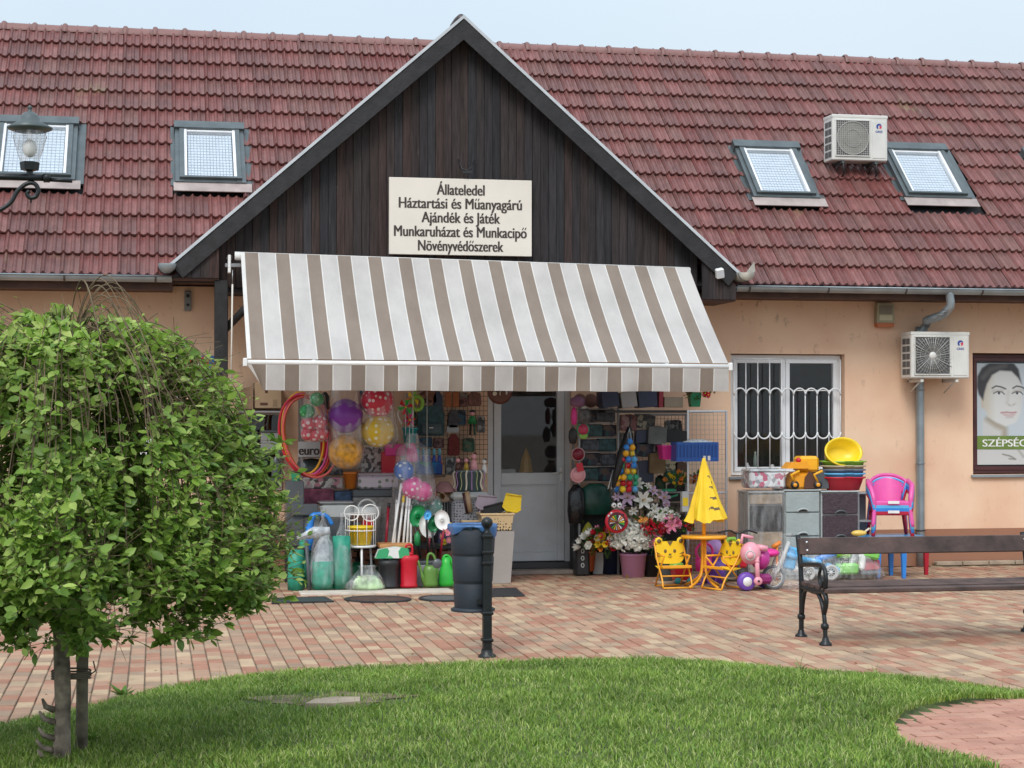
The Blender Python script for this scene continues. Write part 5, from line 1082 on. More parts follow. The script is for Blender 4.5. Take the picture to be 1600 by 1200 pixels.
# bagged balls
def ball_bag(label, x0, x1, y0, y1, Y, balls, fm=film):
    cx, z, w_, h = bb(x0, x1, y0, y1, Y); t_ = thing('ball_bag', label, 'bag of balls', (cx, Y, z))
    for (px, py, rpx, m) in balls: p = P(px, py, Y); s_ = rpx / 150.0; q_ = ball_obj(t_, (p.x - cx, 0, p.z - z), s_, m)
    b = MB(); bagshape(b, w_, min(w_, .34), h * 1.25, fm, seed=len(label)); b.build('bag', t_, fix=False); b = MB(); b.tube([(0, 0, h * 1.22), (0, .0, max(h * 1.25, 2.35 - z))], .003, m_wplastic, 4); b.build('cord', t_); return t_
ball_bag('clear hanging bag of small green and red spotted balls next to the hula hoops', 470, 513, 616, 690, -1.25, [(480, 643, 12, d_gr2), (495, 624, 11, d_gr2), (482, 662, 11, d_red), (500, 660, 12, d_red), (480, 678, 10, d_red), (492, 680, 10, d_red), (504, 678, 10, d_red)])
ball_bag('clear hanging bag with a purple ball above an amber ribbed ball', 512, 568, 606, 733, -1.2, [(540, 650, 27, col('purple_ball', (.22, .04, .36))), (540, 706, 27, mat('amber_ball', (.70, .33, .03), .3, var=.3, scale=20))])
ball_bag('clear hanging bag with a red spotted ball above a yellow spotted ball', 561, 622, 598, 700, -1.2, [(590, 627, 26, d_red), (590, 673, 26, d_yel)])
ball_bag('clear bag of blue and pink spotted balls hanging beside the white poles', 612, 678, 700, 790, -1.2, [(631, 735, 16, d_blu), (645, 762, 18, d_pnk), (660, 768, 16, d_pnk)])
ball_bag('clear bag of dark green spotted balls behind the garden shovels', 640, 694, 775, 822, -1.0, [(655, 790, 14, d_grn), (678, 793, 14, d_grn)])
# shelf goods
t_, w_, h = boxthing('floral_chest', 'floral printed storage chest with a rounded lid on top of the grey wicker box', 'chest', 560, 622, 740, 764, -.85, .3, d_flo, .02, lid=mat('floral_lid', (.52, .45, .52), .5))
t_, w_, h = boxthing('wicker_box', 'tall grey wicker box under the floral chest', 'box', 552, 624, 765, 850, -.9, .36, wick, .01, lid=c_dgrey)
t_, w_, h = boxthing('folded_blankets', 'folded maroon blankets in a clear pack', 'blanket', 474, 522, 764, 788, -.8, .25, mat('maroon_cloth', (.26, .07, .12), .8, var=.4, scale=12, bump=.6), .012)
boxthing('patterned_pack', 'patterned grey and black pack lying on the maroon blankets', 'pack', 474, 536, 746, 764, -.8, .25, pr_mix, .014)
boxthing('denim_pack', 'folded blue denim pack beside the maroon blankets', 'pack', 523, 551, 768, 788, -.82, .22, mat('denim', (.06, .10, .18), .8, var=.4, scale=14), .012)
cx, z, w_, h = bb(537, 560, 738, 764, -.82); t_ = thing('orange_mug', 'orange plastic watering jug beside the floral chest', 'jug', (cx, -.75, z)); b = MB(); pot(b, w_ * .36, w_ * .46, h, c_org); b.build('body', t_); b = MB(); b.torus((-w_ * .5, 0, h * .55), .03, .006, c_org, seg=16); b.build('handle', t_)
boxthing('printed_pack', 'black and white printed pack under the amber ball', 'pack', 565, 596, 698, 738, -.5, .1, print_mat('bw_print', [(.5, .48, .46), (.10, .09, .09), (.35, .30, .28)], 30))
boxthing('red_toy_box', 'red toy box between the yellow spotted ball and the bubble bottles', 'box', 597, 626, 706, 740, -.6, .15, c_red)
boxthing('pink_bag', 'magenta gift bag hanging above the red toy box', 'bag', 602, 634, 694, 712, -.62, .08, c_hot)
# dark toy parade at x 622-650: ribbons, teal pot, pink bag
cx, z, w_, h = bb(629, 652, 668, 692, -.7); t_ = thing('hanging_pot', 'teal hanging pot below the coloured windmills', 'pot', (cx, -.7, z)); b = MB(); pot(b, w_ * .40, w_ * .5, h, c_teal); b.build('body', t_); b = MB(); b.tube([(-w_ * .4, 0, h), (0, 0, h * 2.6), (w_ * .4, 0, h)], .003, m_steel, 4); b.build('handle', t_)
cx, z, w_, h = bb(634, 652, 692, 722, -.7); b = MB(); bagshape(b, w_, .12, h, c_hot, .4, 3, (cx, -.7, z)); wthing(b, 'hand_bag', 'small magenta bag hanging directly below the teal pot', 'bag')
def windmill(label, px, py, rpx, Y, cols):
    p = P(px, py, Y); t_ = thing('windmill', label, 'windmill', (p.x, Y, p.z - .05)); r_ = rpx / 150
    for k in range(6): b = MB(); b.add([(0, 0, 0), (r_ * math.cos(k * 1.047), -.015, r_ * math.sin(k * 1.047)), (r_ * .75 * math.cos(k * 1.047 + .6), .01, r_ * .75 * math.sin(k * 1.047 + .6)), (0, .004, 0)], [(0, 1, 2)], cols[k % len(cols)]); b.shift((0, 0, -.05)); b.build('blade', t_, fix=False)
    b = MB(); b.tube([(0, .01, .05), (0, .012, -.25)], .004, c_wht, 4); b.ball((0, -.01, .05), .012, c_yel, 8); b.build('stick', t_)
windmill('red and green toy windmill just right of the red spotted ball', 634, 636, 14, -.95, [c_red, c_bgreen]); windmill('orange and lime toy windmill near the awning valance', 646, 622, 13, -.9, [c_org, c_lime, c_yel]); windmill('dark red toy windmill hanging above the teal pot', 640, 656, 11, -.92, [c_red, c_hot])
b = MB(); p = P(652, 630, -.9); b.torus((p.x, -.9, p.z), .07, .022, c_lime, seg=20, sx=.8); wthing(b, 'lime_ring', 'lime green ring toy hanging beside the windmills', 'toy ring')
b = MB(); p = P(626, 648, -.9); b.tube(spline([(p.x, -.9, p.z + .1), (p.x - .03, -.9, p.z), (p.x + .01, -.9, p.z - .1)]), .008, c_wht, 5); wthing(b, 'white_leash', 'white strap hanging just left of the teal pot', 'strap')
# grid wall panel left of the door with goods
x0, z0, w_, h = bb(648, 762, 604, 725, -.12); gp = thing('wire_grid', 'dark wire grid panel on the wall just left of the shop door', 'wire grid', (x0, -.12, z0)); b = MB(); m_wire = mat('wire_dark', (.06, .035, .03), .5, metal=.4)
for k in range(19): b.box(-w_ / 2 + w_ * k / 18 - .002, -w_ / 2 + w_ * k / 18 + .002, -.003, .001, 0, h, m_wire)
for k in range(17): b.box(-w_ / 2, w_ / 2, -.007, -.0032, h * k / 16 - .0025, h * k / 16 + .0025, m_wire)
b.build('wires', gp)
cx, z, w_, h = bb(653, 694, 634, 681, -.30); t_ = thing('backpack', 'dark teal child backpack hanging on the wire grid', 'backpack', (cx, -.28, z)); b = MB(); b.prism([(-w_ / 2, .02), (-w_ * .42, 0), (w_ * .42, 0), (w_ / 2, .02), (w_ / 2, h * .75), (w_ * .3, h), (-w_ * .3, h), (-w_ / 2, h * .75)], -.05, .06, mat('teal_cloth', (.035, .08, .09), .8, var=.3, scale=20)); b.build('body', t_)
b = MB(); b.box(-w_ * .38, w_ * .38, -.085, -.05, h * .06, h * .42, mat('slate_cloth', (.07, .10, .11), .8, var=.3), .012); b.build('pocket', t_); b = MB(); b.tube(spline([(-w_ * .2, 0, h), (0, 0, h * 1.12), (w_ * .2, 0, h)]), .006, m_black, 5); b.box(-w_ * .1, w_ * .05, -.09, -.085, h * .25, h * .29, c_lgrey); b.build('strap', t_)
for px, lab in ((700, 'left'), (712, 'right')):
    cx, z, w_, h = bb(px - 5, px + 5, 612, 636, -.3); b = MB(); b.box(cx - w_ / 2, cx + w_ / 2, -.32, -.27, z, z + h, mat('amber_dark', (.33, .10, .03), .6, var=.2), .008); b.box(cx - w_ * .3, cx + w_ * .3, -.31, -.28, z + h, z + h + .05, m_black); wthing(b, 'orange_glove', f'{lab} one of two orange packs hanging on the wire grid', 'pack')
for nm, lab, x0_, x1_, y0_, y1_, m in (('dark_pouch', 'dark grey pouch hanging right of the backpack', 700, 716, 640, 668, mat('charcoal', (.05, .05, .06), .7, var=.4, scale=20)), ('pale_mask', 'small pale printed mask hanging below the dark grey pouch', 697, 717, 664, 676, c_grey), ('striped_pack', 'brown striped pack at the top of the wire grid above the backpack', 655, 682, 610, 630, print_mat('stripe_brown', [(.15, .06, .04), (.05, .02, .02), (.2, .09, .06)], 25)), ('blue_pack', 'navy pack hanging between the backpack and the orange packs', 676, 692, 612, 650, c_navy), ('small_fan_pack', 'brown fan-shaped pack right of the orange packs', 731, 752, 612, 634, mat('fan_brown', (.16, .07, .06), .7, var=.4, scale=30)), ('red_net', 'dark red net bag low on the wire grid', 700, 718, 678, 712, mat('net_red', (.16, .02, .02), .8, var=.4, scale=40))):
    cx, z, w_, h = bb(x0_, x1_, y0_, y1_, -.28); b = MB(); b.prism([(-w_ * .5, h * .12), (-w_ * .38, 0), (w_ * .38, 0), (w_ * .5, h * .12), (w_ * .44, h * .8), (w_ * .15, h), (-w_ * .15, h), (-w_ * .44, h * .8)], -.03, .03, m, T=Matrix.Translation((cx, -.27, z))); b.tube([(cx, -.27, z + h), (cx, -.2, z + h + .03)], .003, m_wire, 4); wthing(b, nm, lab, 'pack')
cx, z, w_, h = bb(730, 746, 640, 680, -.25); t_ = thing('puppet', 'small green and black string puppet on the wire grid beside the door', 'puppet', (cx, -.25, z))
b = MB(); b.ball((0, 0, h * .86), .028, c_rose, 10); b.build('head', t_); b = MB(); b.lathe([(.001, h * .5), (.055, h * .45), (.03, h * .72), (.001, h * .78)], col('puppet_green', (.01, .22, .06)), seg=12); b.build('coat', t_); b = MB(); b.ball((0, .0, h * .93), .03, m_black, 10, (1.2, 1, .6)); b.build('hat', t_)
for sx in (-1, 1): b = MB(); b.tube([(sx * .02, 0, h * .45), (sx * .025, 0, 0)], .011, m_black if sx < 0 else c_dkg, 6); b.build('leg', t_)
# bubble bottles
cx, z, w_, h = bb(650, 690, 700, 741, -.55); t_ = thing('bottle_tray', 'blue tray holding a row of bubble bottles below the wire grid', 'tray', (cx, -.55, z)); b = MB(); b.box(-w_ / 2, w_ / 2, -.06, .08, 0, h * .48, print_mat('tray_print', [(.01, .06, .25), (.01, .12, .30), (.02, .20, .12), (.3, .05, .08)], 10), .01); b.build('tray', t_)
for k in range(5):
    x = cx - w_ * .42 + w_ * .21 * k; bt = thing('bubble_bottle', ['leftmost', 'second', 'middle', 'fourth', 'rightmost'][k] + ' of five blue bubble bottles with pale caps in the tray', 'bottle', (x, -.54, z + h * .1), group='bubble bottles in the tray'); b = MB(); b.lathe([(.001, 0), (.021, 0), (.021, h * .5), (.012, h * .62), (.001, h * .62)], col('bottle_blue', (.03, .06, .35)), seg=12); b.build('body', bt); b = MB(); b.lathe([(.001, h * .62), (.017, h * .62), (.018, h * .8), (.012, h * .88), (.001, h * .88)], col('cap_aqua', (.12, .38, .48)), seg=12); b.build('cap', bt)
b = MB(); bt_z = z; b.box(cx - w_ * .7, cx + w_ * .6, -.65, -.02, z - .03, z, c_brn, .004); wthing(b, 'wall_shelf_board', 'brown wall shelf carrying the tray of bubble bottles', 'shelf')
# laundry basket tower with ribbon box and figures
st2 = stand(706, 765, 768, 900); Yb = -.95
t_, w_, h = boxthing('laundry_basket', 'tall grey perforated laundry basket left of the door', 'basket', 706, 764, 769, 860, Yb, .34, d_lacg, .03, lid=c_lgrey, ground=False)
cx, z, w_, h = bb(706, 764, 769, 893, Yb); b = MB(); b.box(cx - w_ * .45, cx + w_ * .45, Yb + .02, Yb + .3, 0, P(735, 860, Yb).z, c_pur, .03); wthing(b, 'purple_basket', 'purple basket standing under the grey perforated laundry basket', 'basket')
cx, z, w_, h = bb(712, 762, 735, 769, Yb); t_ = thing('gift_bucket', 'grey-blue gift bucket tied with pale curled ribbons on the laundry basket', 'bucket', (cx, Yb + .16, z)); b = MB(); pot(b, w_ * .38, w_ * .46, h, col('slate', (.12, .18, .20))); b.build('body', t_)
for k in range(9):
    a_ = -2.9 + k * .33; x = w_ * .47 * math.cos(a_); y = w_ * .47 * math.sin(a_); b = MB(); b.tube(spline([(x * .9, y, h), (x * 1.15, y * 1.1, h * .8), (x * 1.02, y * 1.05, h * .4), (x * 1.2, y * 1.15, .02)], 5), .006 if k % 3 else .012, [c_cream, c_lil, mat('ribbon_green', (.45, .50, .22), .5)][k % 3], 4); b.build('ribbon', t_)
for k, (px, py, c1, lab) in enumerate(((716, 735, c_brn, 'brown doll with a lilac scarf, leftmost figure on the gift bucket'), (729, 735, c_mus, 'tan doll, second figure on the gift bucket'), (741, 735, c_rose, 'pale pink doll, tallest figure on the gift bucket'), (757, 737, c_wht, 'white doll with black ears at the right end of the gift bucket'))):
    p = P(px, py + 2, Yb + .1); s_ = 1.35 if k == 2 else 1.0; d_ = thing('doll', lab, 'doll', (p.x, Yb + .12, p.z)); b = MB(); b.lathe([(.001, 0), (.035 * s_, 0), (.022 * s_, .08 * s_), (.001, .10 * s_)], c1, seg=12); b.build('dress', d_); b = MB(); b.ball((0, 0, .12 * s_), .024 * s_, c_rose if k != 3 else c_wht, 10); b.build('head', d_); b = MB(); b.ball((0.012, .006, .138 * s_), .017 * s_, c_brn if k != 3 else m_black, 8); b.build('hair', d_)
# straw hat with dried flowers
cx, z, w_, h = bb(676, 712, 752, 782, -.8); t_ = thing('dried_bouquet', 'pinkish paper-wrapped bunch of dried brown flowers left of the gift bucket', 'bouquet', (cx, -.8, z)); b = MB(); b.lathe([(.001, h), (w_ * .2, h * .98), (w_ * .45, h * .6), (w_ * .5, h * .45)], mat('dusty_paper', (.36, .18, .18), .8), seg=16); b.build('wrapper', t_); bouquet(t_, (0, -.03, h * .3), (w_ * .4, .06, h * .3), [(bl('rose', mat('dried', (.20, .09, .03), .8)), .035), (bl('rose', f_org), .02)], 9, 8, 4, stems=False)
t_, w_, h = boxthing('cutlery_rack', 'dark rack of grey garden tools behind the green spotted balls', 'rack', 678, 706, 786, 850, -.7, .2, m_black)
for k in range(6): b = MB(); b.tube([(-w_ * .4 + k * w_ * .16, -.02, h * .2), (-w_ * .4 + k * w_ * .16, -.02, h * 1.05)], .006, c_lgrey, 5); b.build('tool', t_)
boxthing('storage_crate', 'dark blue crate under the dried bouquet', 'crate', 684, 706, 812, 852, -.95, .2, c_navy)
# -------- mid row on the table (Y about -1.2)
YM = -1.15
cx, z, w_, h = bb(552, 598, 792, 852, YM - .05); t_ = thing('water_butt', 'large light grey plastic tub with an open scooped top', 'tub', (cx, YM + .1, .42)); h = P(575, 792, YM).z - .42; b = MB(); b.lathe([(.001, 0), (w_ * .40, 0), (w_ * .48, h * .7), (w_ * .52, h * .72), (w_ * .50, h), (w_ * .46, h), (w_ * .40, h * .1), (.001, h * .1)], c_lgrey, seg=24); b.build('body', t_); b = MB(); b.torus((0, -.05, h * .95), w_ * .3, .012, c_lgrey, seg=20); b.build('handle', t_)
t_, w_, h = boxthing('cat_tray', 'pale grey covered pet tray behind the blue spray bottle', 'tray', 500, 552, 784, 812, YM, .3, c_lgrey, .03, lid=c_grey)
b = MB(); cx, z, w_, h = bb(500, 552, 812, 850, YM); b.box(cx - w_ / 2, cx + w_ / 2, YM, YM + .3, .41, z + h, c_dgrey, .02); wthing(b, 'storage_crate', 'dark grey crate under the pale pet tray', 'crate')
t_, w_, h = boxthing('grey_tray', 'dark grey shallow tray leaning beside the tree leaves', 'tray', 456, 498, 788, 806, YM - .1, .2, c_dgrey, .012)
b = MB(); cx, z, w_, h = bb(452, 500, 806, 850, YM); b.box(cx - w_ / 2, cx + w_ / 2, YM, YM + .25, .41, z + h, c_grey, .012); wthing(b, 'storage_crate', 'mid grey crate under the dark shallow tray', 'crate')
p0 = [P(484, 826, YM - .2), P(488, 808, YM - .2), P(500, 803, YM - .2), P(512, 808, YM - .2), P(519, 820, YM - .2)]; b = MB(); b.tube(spline(p0, 5), [.034] * 8 + [.022] * 13, c_blue, 8); b.tube([p0[0] + Vector((0, 0, .02)), p0[0] - Vector((0, 0, .22))], .045, c_blue, 10); wthing(b, 'spray_bottle', 'bright blue curved plastic jug above the green rolls', 'jug')
p = P(462, 745, -1.1); b = MB(); b.lathe([(.04, -.04), (.055, .05)], c_green, (p.x, -1.1, p.z), 14); b.torus((p.x, -1.1, p.z + .05), .055, .01, m_black, axis='Z', seg=16); wthing(b, 'green_jar', 'small green jar with a black rim beside the hula hoops', 'jar')
p = P(462, 745, -1.1); b = MB(); b.box(p.x - .1, p.x + .08, -1.2, -.9, .41, p.z - .04, c_dgrey, .01); wthing(b, 'storage_box', 'tall dark box under the green jar at the tree edge', 'box')
# wire basket stand with yellow basket
cx, z, w_, h = bb(545, 583, 822, 851, -1.55); t_ = thing('yellow_basket', 'yellow slatted basket on the white wire stand', 'basket', (cx, -1.52, z))
b = MB(); pot(b, w_ * .40, w_ * .5, h, c_yel, seg=24); b.build('body', t_)
for k in range(14): a_ = 2 * math.pi * k / 14; b = MB(); b.tube([(w_ * .41 * math.cos(a_), w_ * .41 * math.sin(a_), .02), (w_ * .49 * math.cos(a_), w_ * .49 * math.sin(a_), h - .02)], .004, c_gold, 4); b.build('rib', t_)
ws = thing('wire_stand', 'white wire basket stand with curled handles', 'stand', (cx, -1.5, 0)); b = MB(); zt_ = z + h; r_ = w_ * .62
for zz_ in (z + h * .5 + .05, z - .01, z + .12 + h): b.torus((0, 0, zz_), r_, .006, c_wht, axis='Z', seg=28, ts=6)
for k in range(10): a_ = 2 * math.pi * k / 10; b.tube([(r_ * math.cos(a_), r_ * math.sin(a_), z - .02), (r_ * math.cos(a_), r_ * math.sin(a_), z + .12 + h)], .004, c_wht, 4)
b.torus((-.09, 0, z + h + .13), .075, .007, c_wht, seg=24, ts=6); b.torus((.10, 0, z + h + .13), .085, .007, c_wht, seg=24, ts=6); b.lathe([(.001, z - .03), (r_, z - .03), (r_ + .012, z - .012), (.001, z - .012)], c_wht, seg=24)
for a_ in (.5, 2.6, 4.7): b.tube([(r_ * .8 * math.cos(a_), r_ * .8 * math.sin(a_), z - .02), (r_ * math.cos(a_), r_ * math.sin(a_), 0)], .012, c_wht, 6)
b.build('wires', ws)
b = MB(); p = P(560, 808, -1.3); b.box(p.x - .07, p.x + .05, -1.3, -1.24, p.z - .05, p.z + .03, c_brn, .006); wthing(b, 'brown_box', 'small dark brown box between the curled white wire handles', 'box')
boxthing('red_tray', 'red tray behind the yellow basket', 'tray', 566, 584, 813, 826, -1.3, .12, c_red)
# poles
for k, (xb, xt, yt, m, lab) in enumerate(((613, 627, 756, c_wht, 'tallest white pole leaning in the bunch by the door'), (616, 620, 782, c_wht, 'white pole at the left of the bunch of poles'), (622, 631, 775, c_yel, 'white pole with a yellow top in the bunch'), (630, 638, 763, c_org, 'white pole with an orange top in the bunch'), (636, 641, 766, c_wht, 'white pole at the right of the bunch'), (642, 642, 790, c_wht, 'shortest white pole in the bunch'))):
    a_ = P(xb, 851, -1.42); e = P(xt, yt, -1.2); b = MB(); b.tube([a_, e], .0125, c_wht, 8); b.tube([e + (a_ - e) * .14, e + (e - a_) * .005], .0140, m, 8); wthing(b, 'mop_pole', lab, 'pole', group='poles leaning in a bunch')
b = MB(); b.tube([P(603, 850, -1.35), P(607, 792, -1.2)], .014, col('dark_red', (.30, .01, .03)), 8); b.tube([P(607, 795, -1.2), P(608, 786, -1.2)], .017, m_black, 8); wthing(b, 'red_pole', 'dark red pole with a black tip left of the white poles', 'pole')
b = MB(); cx, z, w_, h = bb(593, 645, 850, 856, -1.6); b.box(cx - w_ / 2, cx + w_ / 2, -1.62, -1.3, z, z + h, mat('pine_board', (.55, .27, .10), .6, var=.15), .004); wthing(b, 'pine_board', 'orange-brown wooden board under the bunch of poles', 'board')
b = MB(); b.box(cx - w_ * .45, cx + w_ * .45, -1.58, -1.32, .0, z - .003, c_dgrey, .01); wthing(b, 'storage_box', 'dark box under the orange-brown wooden board', 'box')
cx, z, w_, h = bb(586, 640, 857, 872, -1.72); b = MB()
b.prism([(-w_ / 2, 0), (w_ / 2, 0), (w_ * .45, h), (w_ * .1, h * 1.2), (-w_ * .4, h * .9)], -.05, .05, print_mat('green_pack', [(.05, .35, .15), (.7, .72, .7), (.1, .45, .2), (.75, .78, .75)], 8), T=Matrix.Translation((cx, -1.70, z))); wthing(b, 'garden_pack', 'green and white garden pack on the black canister', 'pack')
# shovels in grey planter
t_, w_, h = boxthing('grey_planter', 'grey square planter holding green and white shovels', 'planter', 646, 692, 854, 895, -1.5, .28, c_grey, .01, lid=c_dgrey, ground=True)
YS = -1.5
for k, (xb, xt, yt, m, rw, lab) in enumerate(((655, 652, 806, col('shovel_green', (.01, .24, .07)), 13, 'dark green shovel blade, leftmost in the grey planter'), (664, 668, 822, c_wht, 14, 'white shovel blade between the two green ones'), (676, 677, 818, col('shovel_green2', (.01, .20, .07)), 10, 'narrow green shovel blade right of centre'), (685, 689, 812, c_wht, 12, 'white round shovel blade at the right of the planter'), (667, 666, 804, c_sky, 6, 'small sky-blue shovel blade in the middle'))):
    a_ = P(xb, 856, YS + .1); e = P(xt, yt, YS - .02 * k); r_ = rw / 155; s_ = thing('toy_shovel', lab, 'shovel', (a_.x, YS, a_.z)); b = MB()
    T = Matrix.Translation(e - Vector((a_.x, YS, a_.z)) + Vector((0, -.02 * k, 0))) @ Matrix.Rotation(R((-1) ** k * 12), 4, 'Y'); vs = []
    n_ = 18; pr_ = [(0.15, .0), (.6, .012), (.9, .004), (1.0, -.012)]
    vs = [T @ Vector((0, .015, 0))] + [T @ Vector((r_ * f_ * math.cos(2 * math.pi * i / n_), yy, 1.35 * r_ * f_ * math.sin(2 * math.pi * i / n_))) for f_, yy in pr_ for i in range(n_)]
    fs = [(0, 1 + i, 1 + (i + 1) % n_) for i in range(n_)] + [(1 + j * n_ + i, 1 + j * n_ + (i + 1) % n_, 1 + (j + 1) * n_ + (i + 1) % n_, 1 + (j + 1) * n_ + i) for j in range(3) for i in range(n_)]
    b.add(vs, fs, m, True); b.build('blade', s_, fix=False)
    b = MB(); b.tube([(0, 0, -.1), T @ Vector((0, .0, -1.2 * r_))], .012, m_black if k % 2 == 0 else col('dark_red', (.3, .01, .03)), 8); b.build('handle', s_)
cx, z, w_, h = bb(646, 656, 830, 852, -1.45); b = MB(); b.lathe([(.001, 0), (w_ * .5, 0), (w_ * .5, h * .7), (w_ * .2, h), (.001, h)], col('bottle_green', (.02, .25, .08)), (cx, -1.5, z), 12); wthing(b, 'green_bottle', 'small green bottle at the left rim of the grey planter', 'bottle')
bq = thing('hanging_flowers', 'small bunch of pink and yellow toy flowers between the shovels and the bin', 'bouquet', (P(700, 845, -1.3).x, -1.3, P(700, 860, -1.3).z)); bouquet(bq, (0, 0, .14), (.07, .07, .16), [(bl('daisy', f_pnk), .035), (bl('daisy', f_yel), .035), (bl('rose', f_red), .03)], 12, 10, 9, stems=False)
b = MB(); p = bq.location; b.box(p.x - .1, p.x + .1, -1.38, -1.2, 0, p.z + .0, c_brn, .01); wthing(b, 'storage_box', 'dark brown box under the bunch of toy flowers', 'box')
# -------- front row
slab = MB(); a_ = G(470, 931); e = G(716, 931); slab.box(a_.x, e.x, a_.y, a_.y + .30, -.01, .022, mat('pale_slab', (.60, .54, .46), .8, var=.12, bump=.3), .004); wthing(slab, 'kerb_slab', 'pale low slab under the front row of garden goods', 'slab')
def canister(lab, x0, x1, yt, yb, m):
    cx, Y, w_, h = stand(x0, x1, yt, yb); t_ = thing('canister', lab, 'canister', (cx, Y + w_ * .4, .022)); h -= .02; r_ = w_ / 2; b = MB()
    b.lathe([(.001, 0), (r_ * .88, 0), (r_ * .9, h * .05), (r_ * .82, h * .08), (r_ * .86, h * .55), (r_ * .98, h * .62), (r_, h * .72), (r_ * .85, h * .75), (.001, h * .76)], m, seg=4 if False else 22, sy=.8); b.build('body', t_)
    b = MB(); b.tube(spline([(-r_ * .35, 0, h * .74), (-r_ * .3, 0, h * .95), (0, 0, h), (r_ * .3, 0, h * .95), (r_ * .35, 0, h * .74)], 5), .012, m, 8); b.build('handle', t_); b = MB(); b.lathe([(.001, h * .74), (.03, h * .74), (.03, h * .82), (.001, h * .82)], m_black if m is c_dgrey else m, (r_ * .1, 0, 0), 12); b.build('cap', t_); return t_
canister('black plastic canister standing between the green sprayer and the red canister', 593, 626, 862, 923, m_black); canister('red plastic canister with a looped handle', 625, 656, 852, 922, c_red)
def wcan(lab, x0, x1, yt, yb, m, side=-1, rosem=None, tall=False):
    cx, Y, w_, h = stand(x0, x1, yt, yb); t_ = thing('watering_can', lab, 'watering can', (cx, Y + w_ * .4, .022)); r_ = w_ / 2; b = MB()
    if not tall: b.lathe([(.001, 0), (r_ * .95, 0), (r_, h * .1), (r_ * .93, h * .2), (r_ * .98, h * .3), (r_ * .92, h * .38), (r_ * .96, h * .48), (r_ * .8, h * .6), (r_ * .6, h * .64), (.001, h * .64)], m, seg=20, sy=.85)
    else: b.lathe([(.001, 0), (r_ * .95, 0), (r_, h * .12), (r_ * .9, h * .45), (r_ * .5, h * .75), (r_ * .42, h * .95), (r_ * .36, h * .95), (.001, h * .6)], m, seg=20, sy=.85)
    b.build('body', t_); b = MB(); b.tube(spline([(side * r_ * .8, 0, h * .12), (side * r_ * 1.15, -.02, h * .40), (side * r_ * 1.7, -.03, h * .80)], 5), [.022] * 5 + [.013] * 6, m if not rosem or tall else m, 8)
    if rosem: v = Vector((side * r_ * 1.7, -.03, h * .80)); b.lathe([(.012, -.03), (.04, 0), (.001, .012)], rosem, v, 12, T=Matrix.Rotation(R(side * 50), 3, 'Y'))
    b.build('spout', t_); b = MB(); b.tube(spline([(-r_ * .45, 0, h * .62), (-r_ * .35, 0, h * .92), (0, 0, h), (r_ * .45, 0, h * .92), (r_ * .85, 0, h * .6), (r_ * .95, 0, h * .35)], 5), .013, m, 8); b.build('handle', t_); return t_
wcan('olive green watering can beside the red canister', 662, 686, 869, 921, c_olive, -1); wcan('bright green tall watering can next to the litter bin', 686, 712, 872, 920, c_bgreen, 1, None, True)
b = MB(); p = P(684, 881, -1.9); b.lathe([(.001, 0), (.045, 0), (.05, .015), (.01, .05)], c_dgrey, (p.x, -1.88, p.z), 16, axis='Y'); wthing(b, 'sprinkler_rose', 'dark grey round sprinkler rose between the two green watering cans', 'sprinkler')
def sprayer(lab, x0, x1, yt, yb, m, z=0):
    cx, Y, w_, h = stand(x0, x1, yt, yb); t_ = thing('pressure_sprayer', lab, 'sprayer', (cx, Y + .08, .022)); r_ = w_ / 2; b = MB(); b.lathe([(.001, 0), (r_ * .9, 0), (r_, h * .06), (r_, h * .45), (r_ * .75, h * .56), (r_ * .4, h * .62), (.001, h * .62)], m, seg=18); b.build('tank', t_); b = MB(); b.lathe([(r_ * .45, h * .6), (r_ * .5, h * .7), (r_ * .2, h * .75), (r_ * .15, h * .92), (.001, h * .92)], m_black, seg=14); b.tube([(-r_ * .6, 0, h * .93), (r_ * .6, 0, h * .93)], .009, m_black, 6); b.tube([(0, 0, h * .72), (-r_ * .9, -.02, h * .74)], .008, m_black, 6); b.build('pump', t_)
sprayer('green pressure sprayer with a black pump next to the bagged rolls', 549, 572, 862, 912, c_green); sprayer('second, half-hidden green sprayer beside the black canister', 571, 593, 868, 910, c_green)
m_roll = mat('green_roll', (.025, .30, .20), .5, var=.2, scale=12, bump=.5, bscale=20)
for k, (x0_, x1_, yt, yb, bt, lab) in enumerate(((452, 478, 862, 925, 0, 'low green roll at the edge of the tree'), (470, 494, 836, 920, 0, 'green roll behind the grey tube left of the bagged rolls'), (489, 522, 882, 925, 800, 'short green roll under a crumpled clear cover'), (521, 549, 842, 924, 806, 'tall green roll wrapped in a clear knotted bag'))):
    cx, Y, w_, h = stand(x0_, x1_, yt, yb); Y += (.15 if k < 2 else 0); t_ = thing('net_roll', lab, 'roll', (cx, Y + w_ / 2, 0.022 if k > 1 else 0)); b = MB(); b.lathe([(.001, 0), (w_ / 2, 0), (w_ / 2 * 1.02, h * .3), (w_ / 2 * .97, h * .6), (w_ / 2, h), (w_ * .2, h * 1.01), (.001, h)], m_roll, seg=20); b.build('roll', t_)
    if bt: b = MB(); bagshape(b, w_ * 1.25, w_ * 1.25, (P(535, bt, Y).z), film_d, .1, 20 + k, (0, 0, 0), .06, .62); b.build('bag', t_, fix=False)
    if k == 2: b = MB(); bagshape(b, w_ * 1.35, w_ * 1.1, h * 1.9, mat('crumpled_silver', (.50, .54, .57), .3, var=.35, scale=14, bump=1, bscale=14), .25, 31, (.02, .06, h * .15), .1, .7); b.build('cover', t_, fix=False)
b = MB(); a_ = G(484, 924); b.tube([(a_.x, a_.y, 0.0), (a_.x - .03, a_.y + .06, .50)], .02, c_dgrey, 8); wthing(b, 'grey_tube', 'thin dark grey tube leaning against the green roll', 'tube')
